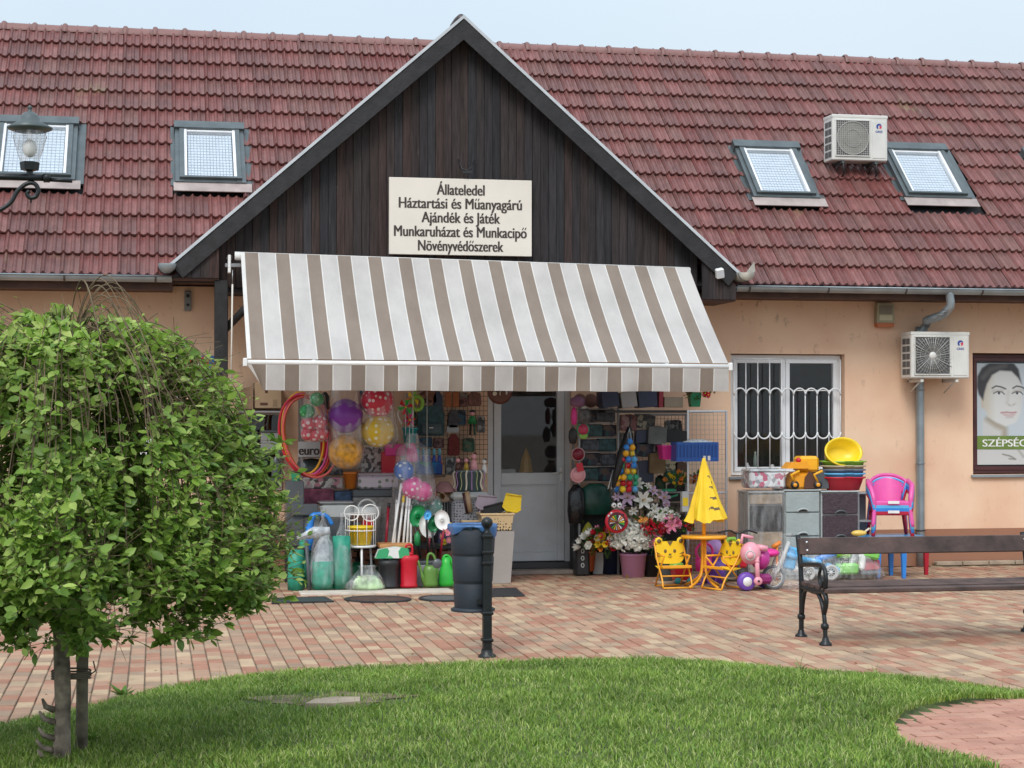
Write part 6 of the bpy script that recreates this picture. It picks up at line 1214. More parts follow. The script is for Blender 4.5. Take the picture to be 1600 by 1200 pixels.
b = MB(); p = P(500, 832, -1.9); b.tube([p + Vector((-.22, .05, -.06)), p + Vector((-.05, .02, 0)), p + Vector((.10, 0, .02))], [.02, .06, .035], M['crumpled_silver'], 12); wthing(b, 'plastic_bundle', 'bundle of crumpled silvery plastic on top of the green rolls', 'plastic sheet')
cx, Y, w_, h = stand(545, 606, 890, 926); t_ = thing('clear_pack', 'crumpled clear pack of green and white goods lying before the sprayers', 'pack', (cx, Y + .08, .022)); b = MB(); bagshape(b, w_ * .8, .16, h * .6, mat('green_white', (.45, .62, .35), .5, var=.5, scale=9), .5, 4); b.build('contents', t_, fix=False); b = MB(); bagshape(b, w_, .22, h * 1.05, film_d, .35, 6, (0, 0, 0), .15, .5); b.build('bag', t_, fix=False)
# mats on the paving
def mat_flat(lab, pts, m, m2, nm='door_mat'):
    q_ = [G(*p) for p in pts]; b = MB(); n_ = len(q_); cxm = sum(p.x for p in q_) / n_; cym = sum(p.y for p in q_) / n_
    b.add([(p.x, p.y, .002) for p in q_] + [(p.x, p.y, .014) for p in q_] + [(lerp(p.x, cxm, .12), lerp(p.y, cym, .12), .016) for p in q_] + [(lerp(p.x, cxm, .16), lerp(p.y, cym, .16), .011) for p in q_], [(i, (i + 1) % n_, n_ + (i + 1) % n_, n_ + i) for i in range(n_)] + [(n_ + i, n_ + (i + 1) % n_, 2 * n_ + (i + 1) % n_, 2 * n_ + i) for i in range(n_)] + [(2 * n_ + i, 2 * n_ + (i + 1) % n_, 3 * n_ + (i + 1) % n_, 3 * n_ + i) for i in range(n_)], m)
    b.add([(lerp(p.x, cxm, .16), lerp(p.y, cym, .16), .011) for p in q_], [list(range(n_))], m2); wthing(b, nm, lab, 'mat')
rub = mat('rubber', (.030, .033, .036), .6, var=.2); rubb = mat('rubber_brown', (.09, .05, .04), .85, var=.3, scale=20)
mat_flat('black rectangular door mat on the paving left of the clear pack', [(424, 944), (432, 936), (508, 934), (522, 941)], rub, mat('rubber_green', (.03, .05, .05), .8))
ov = [(590 + 53 * math.cos(a_), 937.5 + 5 * math.sin(a_)) for a_ in np.linspace(0, 2 * math.pi, 18, endpoint=False)]; mat_flat('oval brown and black door mat in front of the sprayers', ov, rub, rubb)
ov = [(692 + 38 * math.cos(a_), 936 + 4.5 * math.sin(a_)) for a_ in np.linspace(0, 2 * math.pi, 18, endpoint=False)]; mat_flat('oval grey door mat half behind the litter bin', ov, rub, mat('mat_grey', (.10, .10, .10), .85))
mat_flat('black rectangular door mat with raised border right of the litter bin', [(765, 933), (770, 921), (806, 920), (820, 932)], rub, mat('mat_black', (.02, .022, .028), .6))
# tall planter + basket of dust pans
cx, Y, w_, h = stand(764, 804, 830, 912); t_ = thing('tall_planter', 'tall tapered grey-beige planter beside the litter bin', 'planter', (cx, Y + w_ / 2, 0)); b = MB(); b.frustum(w_ * .74, w_ * .74, w_ * 1.0, w_ * 1.0, 0, h, mat('planter_taupe', (.36, .33, .31), .45, var=.04), open_top=True, wall=.02); b.build('body', t_); b = MB(); b.box(-w_ * .46, w_ * .46, -w_ * .46, w_ * .46, h - .05, h - .03, m_black); b.build('liner', t_)
YB = Y
def basket(lab, x0, x1, yt, yb, Y, m, mr, d_=.26):
    cx, z, w_, h = bb(x0, x1, yt, yb, Y); t_ = thing('basket', lab, 'basket', (cx, Y + d_ / 2, z)); b = MB(); b.frustum(w_ * .86, d_ * .86, w_, d_, 0, h, m, open_top=True, wall=.008); b.build('body', t_); b = MB(); b.box(-w_ * .53, w_ * .53, -d_ * .54, -d_ * .48, h - .012, h + .008, mr, .004); b.box(-w_ * .53, w_ * .53, d_ * .48, d_ * .54, h - .012, h + .008, mr, .004); b.box(-w_ * .53, -w_ * .48, -d_ * .48, d_ * .48, h - .012, h + .008, mr, .004); b.box(w_ * .48, w_ * .53, -d_ * .48, d_ * .48, h - .012, h + .008, mr, .004); b.build('rim', t_); return cx, z, w_, h
basket('beige perforated basket of dustpans on top of the tall planter', 752, 803, 803, 829, YB, d_lace, c_bei)
basket('second beige basket, left of and behind the one on the planter', 722, 756, 797, 815, YB + .35, d_lace, c_bei); basket('beige basket with a brown inside behind the litter bin', 722, 756, 814, 840, YB + .2, d_lace, c_bei)
b = MB(); p = P(739, 840, YB + .3); b.box(p.x - .12, p.x + .11, YB + .25, YB + .5, 0, p.z - .003, c_lgrey, .01); wthing(b, 'storage_box', 'light grey box under the beige baskets behind the bin', 'box')
def dustpan(lab, x0, x1, yt, yb, Y, m, rot, nm='dustpan'):
    cx, z, w_, h = bb(x0, x1, yt, yb, Y); t_ = thing(nm, lab, 'dustpan', (cx, Y, z)); T = Matrix.Rotation(R(rot), 4, 'Y'); b = MB()
    b.prism([(-w_ / 2, h * .25), (-w_ * .25, 0), (w_ * .3, -.0), (w_ / 2, h * .2), (w_ * .46, h * .95), (-w_ * .4, h * .98)], 0, .012, m, T=T); b.tube([T @ Vector((-w_ / 2, -.01, h * .25)), T @ Vector((-w_ * .25, -.012, 0)), T @ Vector((w_ * .3, -.012, 0)), T @ Vector((w_ / 2, -.01, h * .2))], .012, m, 6); b.tube([T @ Vector((-w_ * .4, -.008, h * .97)), T @ Vector((w_ * .46, -.008, h * .95))], .010, m, 6); b.build('pan', t_); b = MB(); b.tube([T @ Vector((-w_ * .1, .02, h * .1)), T @ Vector((-w_ * .35, .02, -h * .4))], .014, m, 8); b.build('handle', t_)
dustpan('yellow dustpan standing in the basket on the planter', 784, 813, 772, 799, YB + .1, c_yel, 8); dustpan('lilac dustpan lying in the basket behind the litter bin', 742, 776, 774, 796, YB + .22, col('pale_lilac', (.45, .36, .42)), 4); dustpan('black dustpan between the lilac and the yellow ones', 755, 790, 788, 802, YB + .12, m_black, -14)
b = MB(); b.tube([P(729, 768, YB + .3), P(735, 800, YB + .3)], .03, col('brush_wood', (.45, .30, .18)), 8); b.tube([P(725, 770, YB + .31), P(731, 802, YB + .31)], .022, m_brown, 8); wthing(b, 'wooden_brush', 'wooden backed brush standing upright in the rear basket', 'brush')
# disc above the door
c = P(781, 612, -.9); t_ = thing('flower_disc', 'brown round hanging basket painted with white flowers above the door', 'hanging basket', (c.x, -.9, c.z - .13)); b = MB(); b.lathe([(.001, -.02), (.10, -.015), (.135, .0), (.13, .03)], col('brown_disc', (.11, .035, .03)), (0, 0, .13), 28, axis='Y'); b.build('dish', t_)
for k, (dx, dz) in enumerate(((-.06, -.02), (0, -.02), (.065, -.01), (-.09, .03), (.09, .03))): inst('painted_flower', bl('daisy', f_wht), t_, (dx, -.025, .13 + dz), (R(90), 0, k), (.028, .028, .01))
b = MB(); b.tube([(0, 0, .25), (0, .0, .6)], .004, m_black, 4); b.build('cord', t_)
# ================================================================== RIGHT DISPLAY
# inside the door: yellow folded parasol and a white box
p = P(822, 737, .9); t_ = thing('folded_parasol', 'small yellow folded parasol seen through the door glass', 'parasol', (p.x, .9, .12)); zt_ = P(822, 698, .9).z - .12; b = MB(); b.lathe([(.09, zt_ - .32), (.06, zt_ - .15), (.001, zt_)], c_gold, seg=9, smooth=False); b.tube([(0, 0, 0), (0, 0, zt_ - .2)], .012, c_gold, 6); b.build('canopy', t_)
boxthing('counter', 'pale counter behind the door glass', 'counter', 776, 806, 733, 745, .8, .3, c_wht, ground=False); b = MB(); p = P(790, 745, .9); b.box(p.x - .12, p.x + .12, .85, 1.1, .1, p.z - .01, c_dgrey); wthing(b, 'shop_cabinet', 'dark cabinet under the pale counter inside the door', 'cabinet')
# wall rack with shelves
def rack(name, label, x0, x1, yt, yb, Y, dp, shelves, m, ground=True):
    cx, z, w_, h = bb(x0, x1, yt, yb, Y); 
    if ground: h += z; z = 0
    t_ = thing(name, label, 'rack', (cx, Y, z))
    for sx in (-1, 1):
        for yy in (0, dp): b = MB(); b.box(sx * w_ / 2 - .012, sx * w_ / 2 + .012, yy - .012, yy + .012, 0, h, m, .003); b.build('upright', t_)
    for py in shelves: zz_ = P((x0 + x1) / 2, py, Y).z - z; b = MB(); b.box(-w_ / 2 + .013, w_ / 2 - .013, 0, dp, zz_ - .01, zz_, m, .002); b.build('shelf_board', t_)
    return t_, cx, z, w_, h
rack('shop_rack', 'dark metal rack of small packs right of the door', 905, 966, 637, 800, -.45, .3, [638, 661, 684, 706, 728, 752], m_steel)
for k, (x0, x1, y0, y1) in enumerate(((912, 930, 641, 660), (934, 960, 641, 659), (918, 940, 664, 682), (944, 962, 665, 682), (912, 935, 688, 704), (938, 962, 686, 705), (914, 938, 709, 727), (942, 962, 710, 727), (912, 934, 732, 750), (938, 960, 731, 751))):
    x0 -= 3; x1 += 1; y0 -= 1; cx, z, w_, h = bb(x0, x1, y0, y1, -.4); b = MB(); b.box(cx - w_ / 2, cx + w_ / 2, -.42, -.30, z, z + h, [pr_dark, mat('slate_pack', (.06, .07, .09), .5, var=.5, scale=18), mat('teal_pack', (.02, .07, .08), .5, var=.5, scale=18)][k % 3], .008, T=None); wthing(b, 'dark_pack', ['dark printed', 'slate grey', 'dark teal'][k % 3] + ' pack on the rack right of the door, ' + ['top', 'second', 'third', 'fourth', 'fifth'][k // 2] + ' shelf, ' + ['left', 'right'][k % 2] + ' side', 'pack')
# hanging column by the door frame
YH = -.62
def disc(label, px, py, rpx, m, mr=None, Y=YH, nm='toy_fan', inner=None):
    p = P(px, py, Y); r_ = rpx / 144; t_ = thing(nm, label, 'toy', (p.x, Y, p.z - r_)); b = MB(); b.lathe([(.001, -.012), (r_ * .85, -.012), (r_ * .85, .01), (.001, .01)], m, (0, 0, r_), 24, axis='Y'); b.build('disc', t_); b = MB(); b.torus((0, 0, r_), r_ * .9, r_ * .12 + .003, mr or m, seg=24, ts=6); b.build('rim', t_)
    if inner: b = MB(); b.lathe([(.001, -.018), (r_ * .45, -.016), (.45 * r_, -.01)], inner, (0, 0, r_), 14, axis='Y', a0=0, a1=360); b.build('centre', t_)
    return t_
disc('pink and green watermelon fan hanging by the door frame', 911, 671, 10, col('melon', (.55, .05, .12)), c_green); b = MB(); p = P(911, 679, YH); b.prism([(-.055, 0), (.055, 0), (.03, -.045), (-.03, -.045)], -.02, -.014, c_lime, T=Matrix.Translation((p.x, YH, p.z))); wthing(b, 'green_toy', 'lime green half-round toy on the watermelon fan', 'toy')
disc('dark red mirror with a pale rim hanging by the door frame', 903, 710, 11, col('deep_red', (.20, .01, .03)), col('rose_rim', (.40, .25, .25)))
disc('pink saucer toy at the bottom of the hanging column', 903, 742, 12, c_rose, c_rose); b = MB(); p = P(905, 730, YH - .03); b.prism([(-.04, .04), (.03, .05), (.05, -.04), (-.02, -.05)], -.02, 0, c_red, T=Matrix.Translation((p.x, YH - .03, p.z))); wthing(b, 'red_toy', 'red toy pack between the mirror and the pink saucer', 'toy')
for nm, lab, x0, x1, y0, y1, m in (('lilac_hat', 'lilac hat at the top of the hanging column', 890, 915, 619, 636, col('dusk_lilac', (.22, .10, .20))), ('magenta_bag', 'magenta bag hanging close to the door frame', 892, 902, 636, 664, c_hot), ('grey_bag', 'clear grey bag of small toys beside the magenta bag', 903, 924, 636, 664, mat('grey_toys', (.12, .12, .13), .4, var=.5, scale=25)), ('black_wand', 'black toy bag left of the watermelon fan', 888, 902, 668, 694, m_black), ('white_bow', 'small white bow under the lilac hat', 908, 918, 634, 641, c_lgrey)):
    cx, z, w_, h = bb(x0, x1, y0, y1, YH); b = MB(); b.lathe([(.001, 0), (w_ * .35, h * .05), (w_ * .5, h * .4), (w_ * .42, h * .8), (w_ * .12, h), (.001, h)], m, (cx, YH, z), 14, sy=.4); wthing(b, nm, lab, 'toy')
for k, px in enumerate((906, 923, 939)):
    p = P(px, 626, -.3); b = MB(); b.lathe([(.001, -.02), (.06, -.018), (.075, .0)], mat('hat_brown', (.20, .09, .07), .8, var=.3), (p.x, -.3, p.z), 20, axis='Y'); b.torus((p.x, -.3, p.z), .072, .008, mat('hat_rim', (.33, .20, .16), .8), seg=24, ts=5); wthing(b, 'round_hat', ['leftmost', 'middle', 'rightmost'][k] + ' of three brown round hats above the rack by the door', 'hat', group='three brown hats under the awning')
cx, z, w_, h = bb(888, 916, 757, 818, -.55); b = MB(); b.lathe([(.001, 0), (w_ * .42, 0), (w_ * .5, h * .3), (w_ * .46, h * .8), (w_ * .15, h), (.001, h)], mat('bin_bag_black', (.012, .012, .014), .25, var=.3, bump=1, bscale=14), (cx, -.5, z), 18, sy=.6); wthing(b, 'black_bag', 'shiny black bag standing on the dark pack right of the door', 'bag')
t_, w_, h = boxthing('soil_bag', 'black upright bag with white markings on the step right of the door', 'bag', 900, 922, 820, 876, -.55, .16, m_black, .02, ground=True); 
for k in range(3): b = MB(); b.torus((-.005, -.004, h * (.3 + .2 * k)), .022, .006, c_lgrey, seg=12, ts=4, sx=.7); b.build('printed_mark', t_)
cx, Y, w_, h = stand(905, 927, 835, 886); t_ = thing('terracotta_pot', 'stack of terracotta plastic pots beside the door step', 'pot', (cx, -.45, 0.047)); b = MB()
for z_ in (0, .12): pot(b, w_ * .42, w_ * .55, .22, c_ter, z=z_)
b.build('pots', t_); t2 = thing('yellow_watering_pack', 'yellow and green pack standing in the terracotta pots', 'pack', (cx, -.45, .39)); b = MB(); b.lathe([(.001, 0), (.055, 0), (.07, .1), (.03, .17), (.001, .2)], mat('yellow_olive', (.35, .33, .03), .5, var=.5, scale=14), seg=12); b.build('body', t2)
cx, z, w_, h = bb(916, 968, 757, 806, -.75); b = MB(); b.lathe([(.001, 0), (w_ * .48, 0), (w_ * .5, h * .4), (w_ * .42, h * .85), (w_ * .2, h), (.001, h)], mat('green_tarp', (.012, .075, .055), .4, var=.3, bump=1, bscale=10), (cx, -.42, z), 20, sy=.45); wthing(b, 'green_tarp', 'dark green folded tarpaulin under the rack right of the door', 'tarpaulin')
b = MB(); b.box(cx - w_ * .6, cx + w_ * .9, -.32, -.1, 0, z - .003, m_dwood, .01); wthing(b, 'dark_bench', 'low dark stand under the green tarpaulin', 'stand')
# ball net
t_ = thing('ball_net', 'net cone of small coloured plastic balls hanging right of the rack', 'ball net', (P(981, 770, -.85).x, -.85, P(981, 770, -.85).z)); rr2 = random.Random(3)
cols_ = [c_yel, c_blue, c_lime, c_red, c_gold, c_sky, c_green]; sph = {}
for r_ in range(9):
    py = 690 + r_ * 9.3; hwid = 3 + r_ * 2.1; nb = 1 if r_ < 1 else (2 if r_ < 3 else (3 if r_ < 6 else 4))
    for k in range(nb):
        m = rr2.choice(cols_); 
        if m.name not in sph: q = MB(); q.ball((0, 0, 0), .036, m, 12); sph[m.name] = q.mesh('net_ball')
        p = P(984 - r_ * .8 + (k - (nb - 1) / 2) * 9.5, py, -.85 + rr2.uniform(-.05, .03)); inst('ball', sph[m.name], t_, p - Vector(t_.location), (0, 0, 0))
b = MB(); zt_ = P(984, 668, -.85).z - t_.location.z
for k in range(10): a_ = k * .628; b.tube([(0.02, 0, zt_), (.11 * math.cos(a_), .07 * math.sin(a_), zt_ * .4), (.15 * math.cos(a_), .09 * math.sin(a_), 0)], .0015, c_lgrey, 3)
b.build('net', t_)
b = MB(); b.tube([P(984, 668, -.8), P(972, 710, -.85), P(958, 762, -.95)], [.03, .055, .02], m_black, 8); b.tube([P(984, 668, -.8), P(986, 650, -.78)], .008, m_black, 6); wthing(b, 'folded_umbrella', 'black folded umbrella hanging left of the ball net', 'umbrella')
for k in range(3): b = MB(); b.tube([P(950 + 5 * k, 764, -.95), P(958 + 5 * k, 734, -.85)], .006, c_lgrey, 5); wthing(b, 'metal_rod', ['leftmost', 'middle', 'rightmost'][k] + ' of three thin pale rods under the black umbrella', 'rod', group='three pale rods')
# top shelf with boxes
cx, z, w_, h = bb(940, 1108, 641, 645, -.62); b = MB(); b.box(cx - w_ / 2, cx + w_ / 2, -.8, -.45, z, z + h, m_black, .003); wthing(b, 'high_shelf', 'long black shelf under the awning right of the rack', 'shelf')
for nm, lab, x0, x1, y0, m, tl in (('navy_folder', 'navy box at the left end of the long black shelf', 942, 968, 612, c_navy, -8), ('grey_folder', 'grey box leaning beside the left navy box', 972, 996, 614, c_grey, -8), ('navy_box', 'wide navy box in the middle of the long black shelf', 998, 1027, 612, c_navy, -4), ('red_folder', 'narrow dark red box on the long black shelf', 1028, 1035, 612, col('wine', (.25, .01, .03)), 2), ('tan_box', 'tan box right of the dark red one', 1037, 1066, 622, mat('tan_box', (.30, .25, .19), .7), 0)):
    cx, z, w_, h = bb(x0, x1, y0, 641, -.75); b = MB(); b.box(-w_ / 2, w_ / 2, -.02, .2, 0.02, h, m, .004, T=Matrix.Translation((cx, -.76, z + .012)) @ Matrix.Rotation(R(tl), 4, 'Y')); wthing(b, nm, lab, 'box')
t_ = thing('potted_plant', 'artificial plant in a green pot at the right end of the long shelf', 'plant', (P(1085, 640, -.75).x, -.75, P(1085, 640, -.75).z + .03)); b = MB(); b.frustum(.10, .10, .13, .13, 0, .16, col('potgreen', (.01, .22, .10))); b.build('pot', t_)
bouquet(t_, (.05, -.02, .16), (.16, .1, .11), [(bl('daisy', f_red), .04), (bl('rose', mat('dry_leafy', (.16, .11, .04), .8)), .05)], 9, 40, 7, stems=False)
# wire mesh racks
def mesh_panel(label, x0, x1, y0, y1, Y, cols_, rows, m, fr, ground=True, dp=0):
    cx, z, w_, h = bb(x0, x1, y0, y1, Y)
    if ground: h += z; z = 0
    t_ = thing('mesh_rack', label, 'mesh rack', (cx, Y, z)); b = MB()
    b.box(-w_ / 2 - .012, -w_ / 2 + .012, -.012, .012, 0, h, fr, .003); b.box(w_ / 2 - .012, w_ / 2 + .012, -.012, .012, 0, h, fr, .003); b.box(-w_ / 2 + .012, w_ / 2 - .012, -.012, .012, h - .025, h, fr, .003); b.box(-w_ / 2 + .012, w_ / 2 - .012, -.012, .012, h * .5, h * .5 + .02, fr, .003); b.build('frame', t_); b = MB()
    for k in range(1, cols_): b.box(-w_ / 2 + w_ * k / cols_ - .0016, -w_ / 2 + w_ * k / cols_ + .0016, .0, .0032, .05, h - .02, m)
    for k in range(1, rows): b.box(-w_ / 2, w_ / 2, .0035, .0065, h * k / rows - .0016, h * k / rows + .0016, m)
    b.build('wires', t_); return t_
mesh_panel('silver framed wire mesh rack in front of the wall beside the grille window', 1075, 1135, 641, 800, -.95, 9, 34, m_steel, m_chrome)
mesh_panel('dark wire mesh rack behind the ball net and the flowers', 993, 1072, 646, 800, -.40, 14, 30, m_wire, m_steel)
for nm, lab, x0, x1, y0, y1, m, Y in (('patterned_pack', 'brown patterned pack hanging left on the dark mesh rack', 972, 992, 650, 672, print_mat('pk1', [(.22, .10, .10), (.3, .2, .2), (.12, .05, .05)], 20), -.5), ('striped_socks', 'dark striped pack high on the dark mesh rack', 996, 1020, 650, 668, print_mat('pk2', [(.10, .10, .09), (.3, .28, .22), (.05, .05, .06)], 24), -.5), ('dark_bag', 'dark blue pack in the middle of the dark mesh rack', 995, 1014, 674, 692, c_navy, -.5), ('grey_pouch', 'grey hanging pouch with pointed sides on the dark mesh rack', 1014, 1038, 668, 692, mat('pouch', (.16, .17, .16), .6, var=.3), -.55), ('dark_box', 'black box right of the grey pouch', 1042, 1070, 674, 690, m_black, -.5), ('tool_pack', 'dark printed pack beside the ball net', 996, 1020, 694, 712, pr_dark, -.5), ('navy_sack', 'navy sack low on the dark mesh rack', 998, 1018, 722, 752, c_navy, -.55), ('khaki_bag', 'khaki pointed bag beside the red basket', 1016, 1036, 710, 738, mat('khaki', (.20, .14, .07), .8, var=.3), -.6), ('cream_pack', 'cream lattice pack under the red basket', 1034, 1054, 722, 738, print_mat('lat', [(.5, .45, .3), (.15, .12, .1)], 30), -.5), ('brown_pack', 'dark brown pack right of the cream lattice pack', 1056, 1070, 724, 745, c_brn, -.5), ('green_sheet', 'dark green rolled sheet behind the lilies', 1040, 1072, 738, 752, c_dkg, -.55)):
    x0 -= 3; x1 += 3; y0 -= 3; y1 += 2; cx, z, w_, h = bb(x0, x1, y0, y1, Y); b = MB(); b.prism([(-w_ * .5, h * .05), (-w_ * .1, 0), (w_ * .45, h * .04), (w_ * .5, h * .85), (w_ * .1, h), (-w_ * .45, h * .94)], -.04, .05, m, T=Matrix.Translation((cx, Y, z))); wthing(b, nm, lab, 'pack')
basket('magenta basket of small goods left of the blue crate', 1035, 1060, 697, 718, -1.0, c_hot, c_hot, .2); 
t_ = thing('crate_contents', 'white plastic packs sticking out of the blue crate', 'pack', (P(1090, 695, -1.1).x, -1.08, P(1090, 698, -1.1).z)); b = MB(); bagshape(b, .38, .18, .08, mat('white_pack', (.6, .62, .62), .4, var=.3, scale=20), .3, 8); b.build('packs', t_, fix=False)
cx, z, w_, h = bb(1057, 1123, 691, 721, -1.2); t_ = thing('blue_crate', 'blue slatted plastic crate hung on the silver mesh rack', 'crate', (cx, -1.2, z)); m_cr = col('crate_blue', (.02, .11, .42))
b = MB(); b.box(-w_ / 2, w_ / 2, 0, .22, 0, .012, m_cr); 
for yy in (0, .215): b.box(-w_ / 2, w_ / 2, yy, yy + .008, h - .03, h, m_cr, .002); b.box(-w_ / 2, w_ / 2, yy, yy + .008, .0121, .04, m_cr, .002); b.box(-w_ / 2, w_ / 2, yy + .001, yy + .006, .0405, h - .0305, mat('crate_deep', (.012, .07, .30), .5))
for sx in (-1, 1): b.box(sx * (w_ / 2 - .006) - .005, sx * (w_ / 2 - .006) + .005, .009, .214, .013, h, m_cr)
b.build('body', t_)
for k in range(12): q = MB(); x = -w_ / 2 + w_ * (k + .5) / 12; q.box(x - .006, x + .006, -.004, -.0005, .0, h, m_cr); q.build('slat', t_)
for k, x in enumerate((.0, .05)): q = MB(); q.box(x + .06, x + .09, -.008, -.0045, .01, .06, c_wht); q.build('price_tag', t_)

# ================================================================== FLOWERS
def flowerthing(label, px, py, Y, rx, rz, items, n, seed, ry=.1, nleaf=40, stems=True):
    p = P(px, py, Y); zb_ = p.z - rz * 1.3 if stems else p.z - rz * .9; t_ = thing('flower_bunch', label, 'artificial flowers', (p.x, Y, zb_)); bouquet(t_, (0, 0, p.z - zb_), (rx, ry, rz), items, n, nleaf, seed, stems=stems); return t_
LW, LL = bl('lily', f_wht), bl('lily', f_lil)
p = P(1000, 792, -.72); t_ = thing('flower_bunch', 'bunch of large white and lilac artificial lilies', 'artificial flowers', (p.x, -.72, p.z - .18))
for (px, py, me, s_) in ((1004, 782, LW, .125), (1036, 778, LL, .105), (980, 778, LL, .11), (1020, 768, LL, .075), (996, 757, LW, .09), (964, 777, LL, .06), (1022, 794, LW, .07), (990, 798, LW, .06), (1028, 798, LL, .06), (972, 790, LL, .055), (1040, 790, LL, .06), (1012, 760, LW, .05)):
    v = P(px, py, -.80 - .03 * random.random()) - Vector(t_.location); e = (Vector(((px - 1000) / 60, -1.2, (785 - py) / 45 + .2))).normalized().to_track_quat('Z', 'Y').to_euler(); inst('blossom', me, t_, v, e, (s_, s_, s_))
bouquet(t_, (0, .04, .16), (.28, .12, .22), [(bl('rose', f_wht), .03), (bl('rose', f_lgr), .03)], 12, 90, 22)
b = MB(); b.box(p.x - .25, p.x + .3, -.30, -.1, 0, p.z - .2, mat('log_stand', (.10, .075, .06), .8, var=.5, scale=8), .01); wthing(b, 'dark_box', 'dark box hidden under the bunch of lilies', 'box')
# ladybird pinwheel
p = P(965, 815, -1.05); t_ = thing('ladybird_pinwheel', 'red round ladybird toy with white eyes and multicoloured vanes', 'toy pinwheel', (p.x, -1.0, p.z - .14)); r_ = .128; b = MB(); b.lathe([(.055, -.015), (r_ * .95, -.015), (r_, .0), (r_ * .9, .015), (.055, .01)], c_red, (0, 0, .14), 30, axis='Y'); b.build('shell', t_)
b = MB(); b.lathe([(.001, .0), (r_ * .78, .0)], mat('vane_back', (.12, .02, .03), .6), (0, -.018, .14), 24, axis='Y'); b.build('centre', t_)
for k in range(18): a_ = k * math.pi / 9; b = MB(); b.add([(.012 * math.cos(a_), -.028, .13 + .012 * math.sin(a_)), (.082 * math.cos(a_), -.034, .13 + .082 * math.sin(a_)), (.082 * math.cos(a_ + .22), -.024, .13 + .082 * math.sin(a_ + .22))], [(0, 1, 2)], [c_yel, c_lgrey, c_org, c_wht, c_navy, c_bgreen][k % 6]); b.build('vane', t_, fix=False)
for dx in (-.03, .03): b = MB(); b.ball((dx, -.01, .14 + r_ + .045), .028, c_wht, 12, (1, .6, 1)); b.ball((dx, -.03, .14 + r_ + .045), .009, m_black, 8); b.build('eye', t_)
for dx, dz in ((-.09, .06), (-.06, .09), (.07, .07), (.1, .0)): b = MB(); b.lathe([(.001, -.018), (.012, -.017), (.012, -.014)], c_wht if dx < 0 else m_black, (dx, 0, .14 + dz), 10, axis='Y'); b.build('spot', t_)
b = MB(); b.tube([(0, .02, .03), (0, .06, -.06)], .005, c_wht, 5); b.build('stick', t_)
# buckets with flowers
def bucket(label, x0, x1, yt, yb, m, cat_='flower pot', d=0):
    cx, Y, w_, h = stand(x0, x1, yt, yb); t_ = thing('flower_pot', label, cat_, (cx, Y + w_ / 2 + d, 0)); b = MB(); pot(b, w_ * .40, w_ * .49, h, m, rim=.012, seg=28); b.build('pot', t_); return cx, Y + w_ / 2, h
cx, Y, h = bucket('pink pot with yellow daisies under the white flowers', 974, 1016, 866, 903, d_dais); 
fb_ = flowerthing('dense bunch of white artificial roses in the pink pot', 992, 843, Y - .05, .26, .18, [(bl('rose', f_wht), .055), (bl('puff', f_wht), .07), (bl('puff', f_wht), .07)], 100, 31, .2, 12)
cx, Y, h = bucket('navy bucket left of the pink pot', 943, 980, 856, 898, c_navy); flowerthing('bunch of yellow, red and pink tulips in the navy bucket', 951, 850, -.70, .10, .12, [(bl('tulip', f_yel), .075), (bl('rose', f_red), .045), (bl('tulip', f_org), .06), (bl('tulip', f_yel), .075)], 18, 32); flowerthing('yellow blossoms standing above the navy bucket', 966, 829, -.74, .09, .06, [(bl('puff', f_yel), .06)], 9, 38, .05, 10)
cx, Y, w_, h = stand(926, 944, 856, 890); t_ = thing('white_planter', 'narrow white and grey planter left of the navy bucket', 'planter', (cx, Y + .08, 0)); b = MB(); b.frustum(w_ * .8, .13, w_, .16, 0, h, c_lgrey, open_top=True); b.build('body', t_); flowerthing('white tulips leaning out to the left of the narrow planter', 924, 850, -.62, .13, .10, [(bl('tulip', f_wht), .075)], 12, 33); flowerthing('pink tulips between the white ones and the navy bucket', 940, 838, -.66, .09, .07, [(bl('tulip', f_pnk), .06), (bl('tulip', f_red), .06)], 9, 34)
bucket('black pot half hidden right of the pink pot', 1010, 1034, 866, 902, m_black); cx, Y, h = bucket('blue-grey bucket behind the tiger-striped chair', 1033, 1058, 872, 908, col('bluegrey', (.18, .23, .27)))
flowerthing('red carnations behind the striped chair', 1020, 828, -.95, .11, .07, [(bl('puff', f_red), .06)], 10, 35); flowerthing('large pink blossoms behind the striped chair', 1046, 820, -.93, .09, .06, [(bl('lily', f_pnk), .085), (bl('rose', f_pnk), .06)], 6, 36); flowerthing('cream and white roses above the red carnations', 1036, 808, -.85, .15, .07, [(bl('rose', f_wht), .055), (bl('lily', f_wht), .06)], 14, 37); flowerthing('orange blossoms left of the cream roses', 1006, 815, -.85, .09, .04, [(bl('daisy', f_org), .04), (bl('rose', f_pch), .03)], 9, 39); flowerthing('dark red blossoms beside the parasol pole', 1070, 823, -.9, .06, .05, [(bl('puff', f_red), .05)], 5, 40); flowerthing('pink hydrangea low behind the striped chair', 1025, 850, -1.0, .06, .09, [(bl('puff', f_pnk), .045)], 8, 41)
b = MB(); p = P(1040, 850, -.7); b.box(p.x - .25, p.x + .35, -.30, -.1, 0, p.z + .1, m_dwood, .01); wthing(b, 'dark_crate', 'dark crate under the red and pink flowers', 'crate')
flowerthing('orange and peach tulips in front of the silver mesh rack', 1060, 750, -.8, .12, .06, [(bl('tulip', f_org), .05), (bl('tulip', f_pch), .055), (bl('tulip', f_yel), .04)], 14, 42); flowerthing('red roses behind the silver mesh rack post', 1092, 750, -.75, .07, .05, [(bl('rose', f_red), .04), (bl('rose', f_org), .035)], 8, 43)
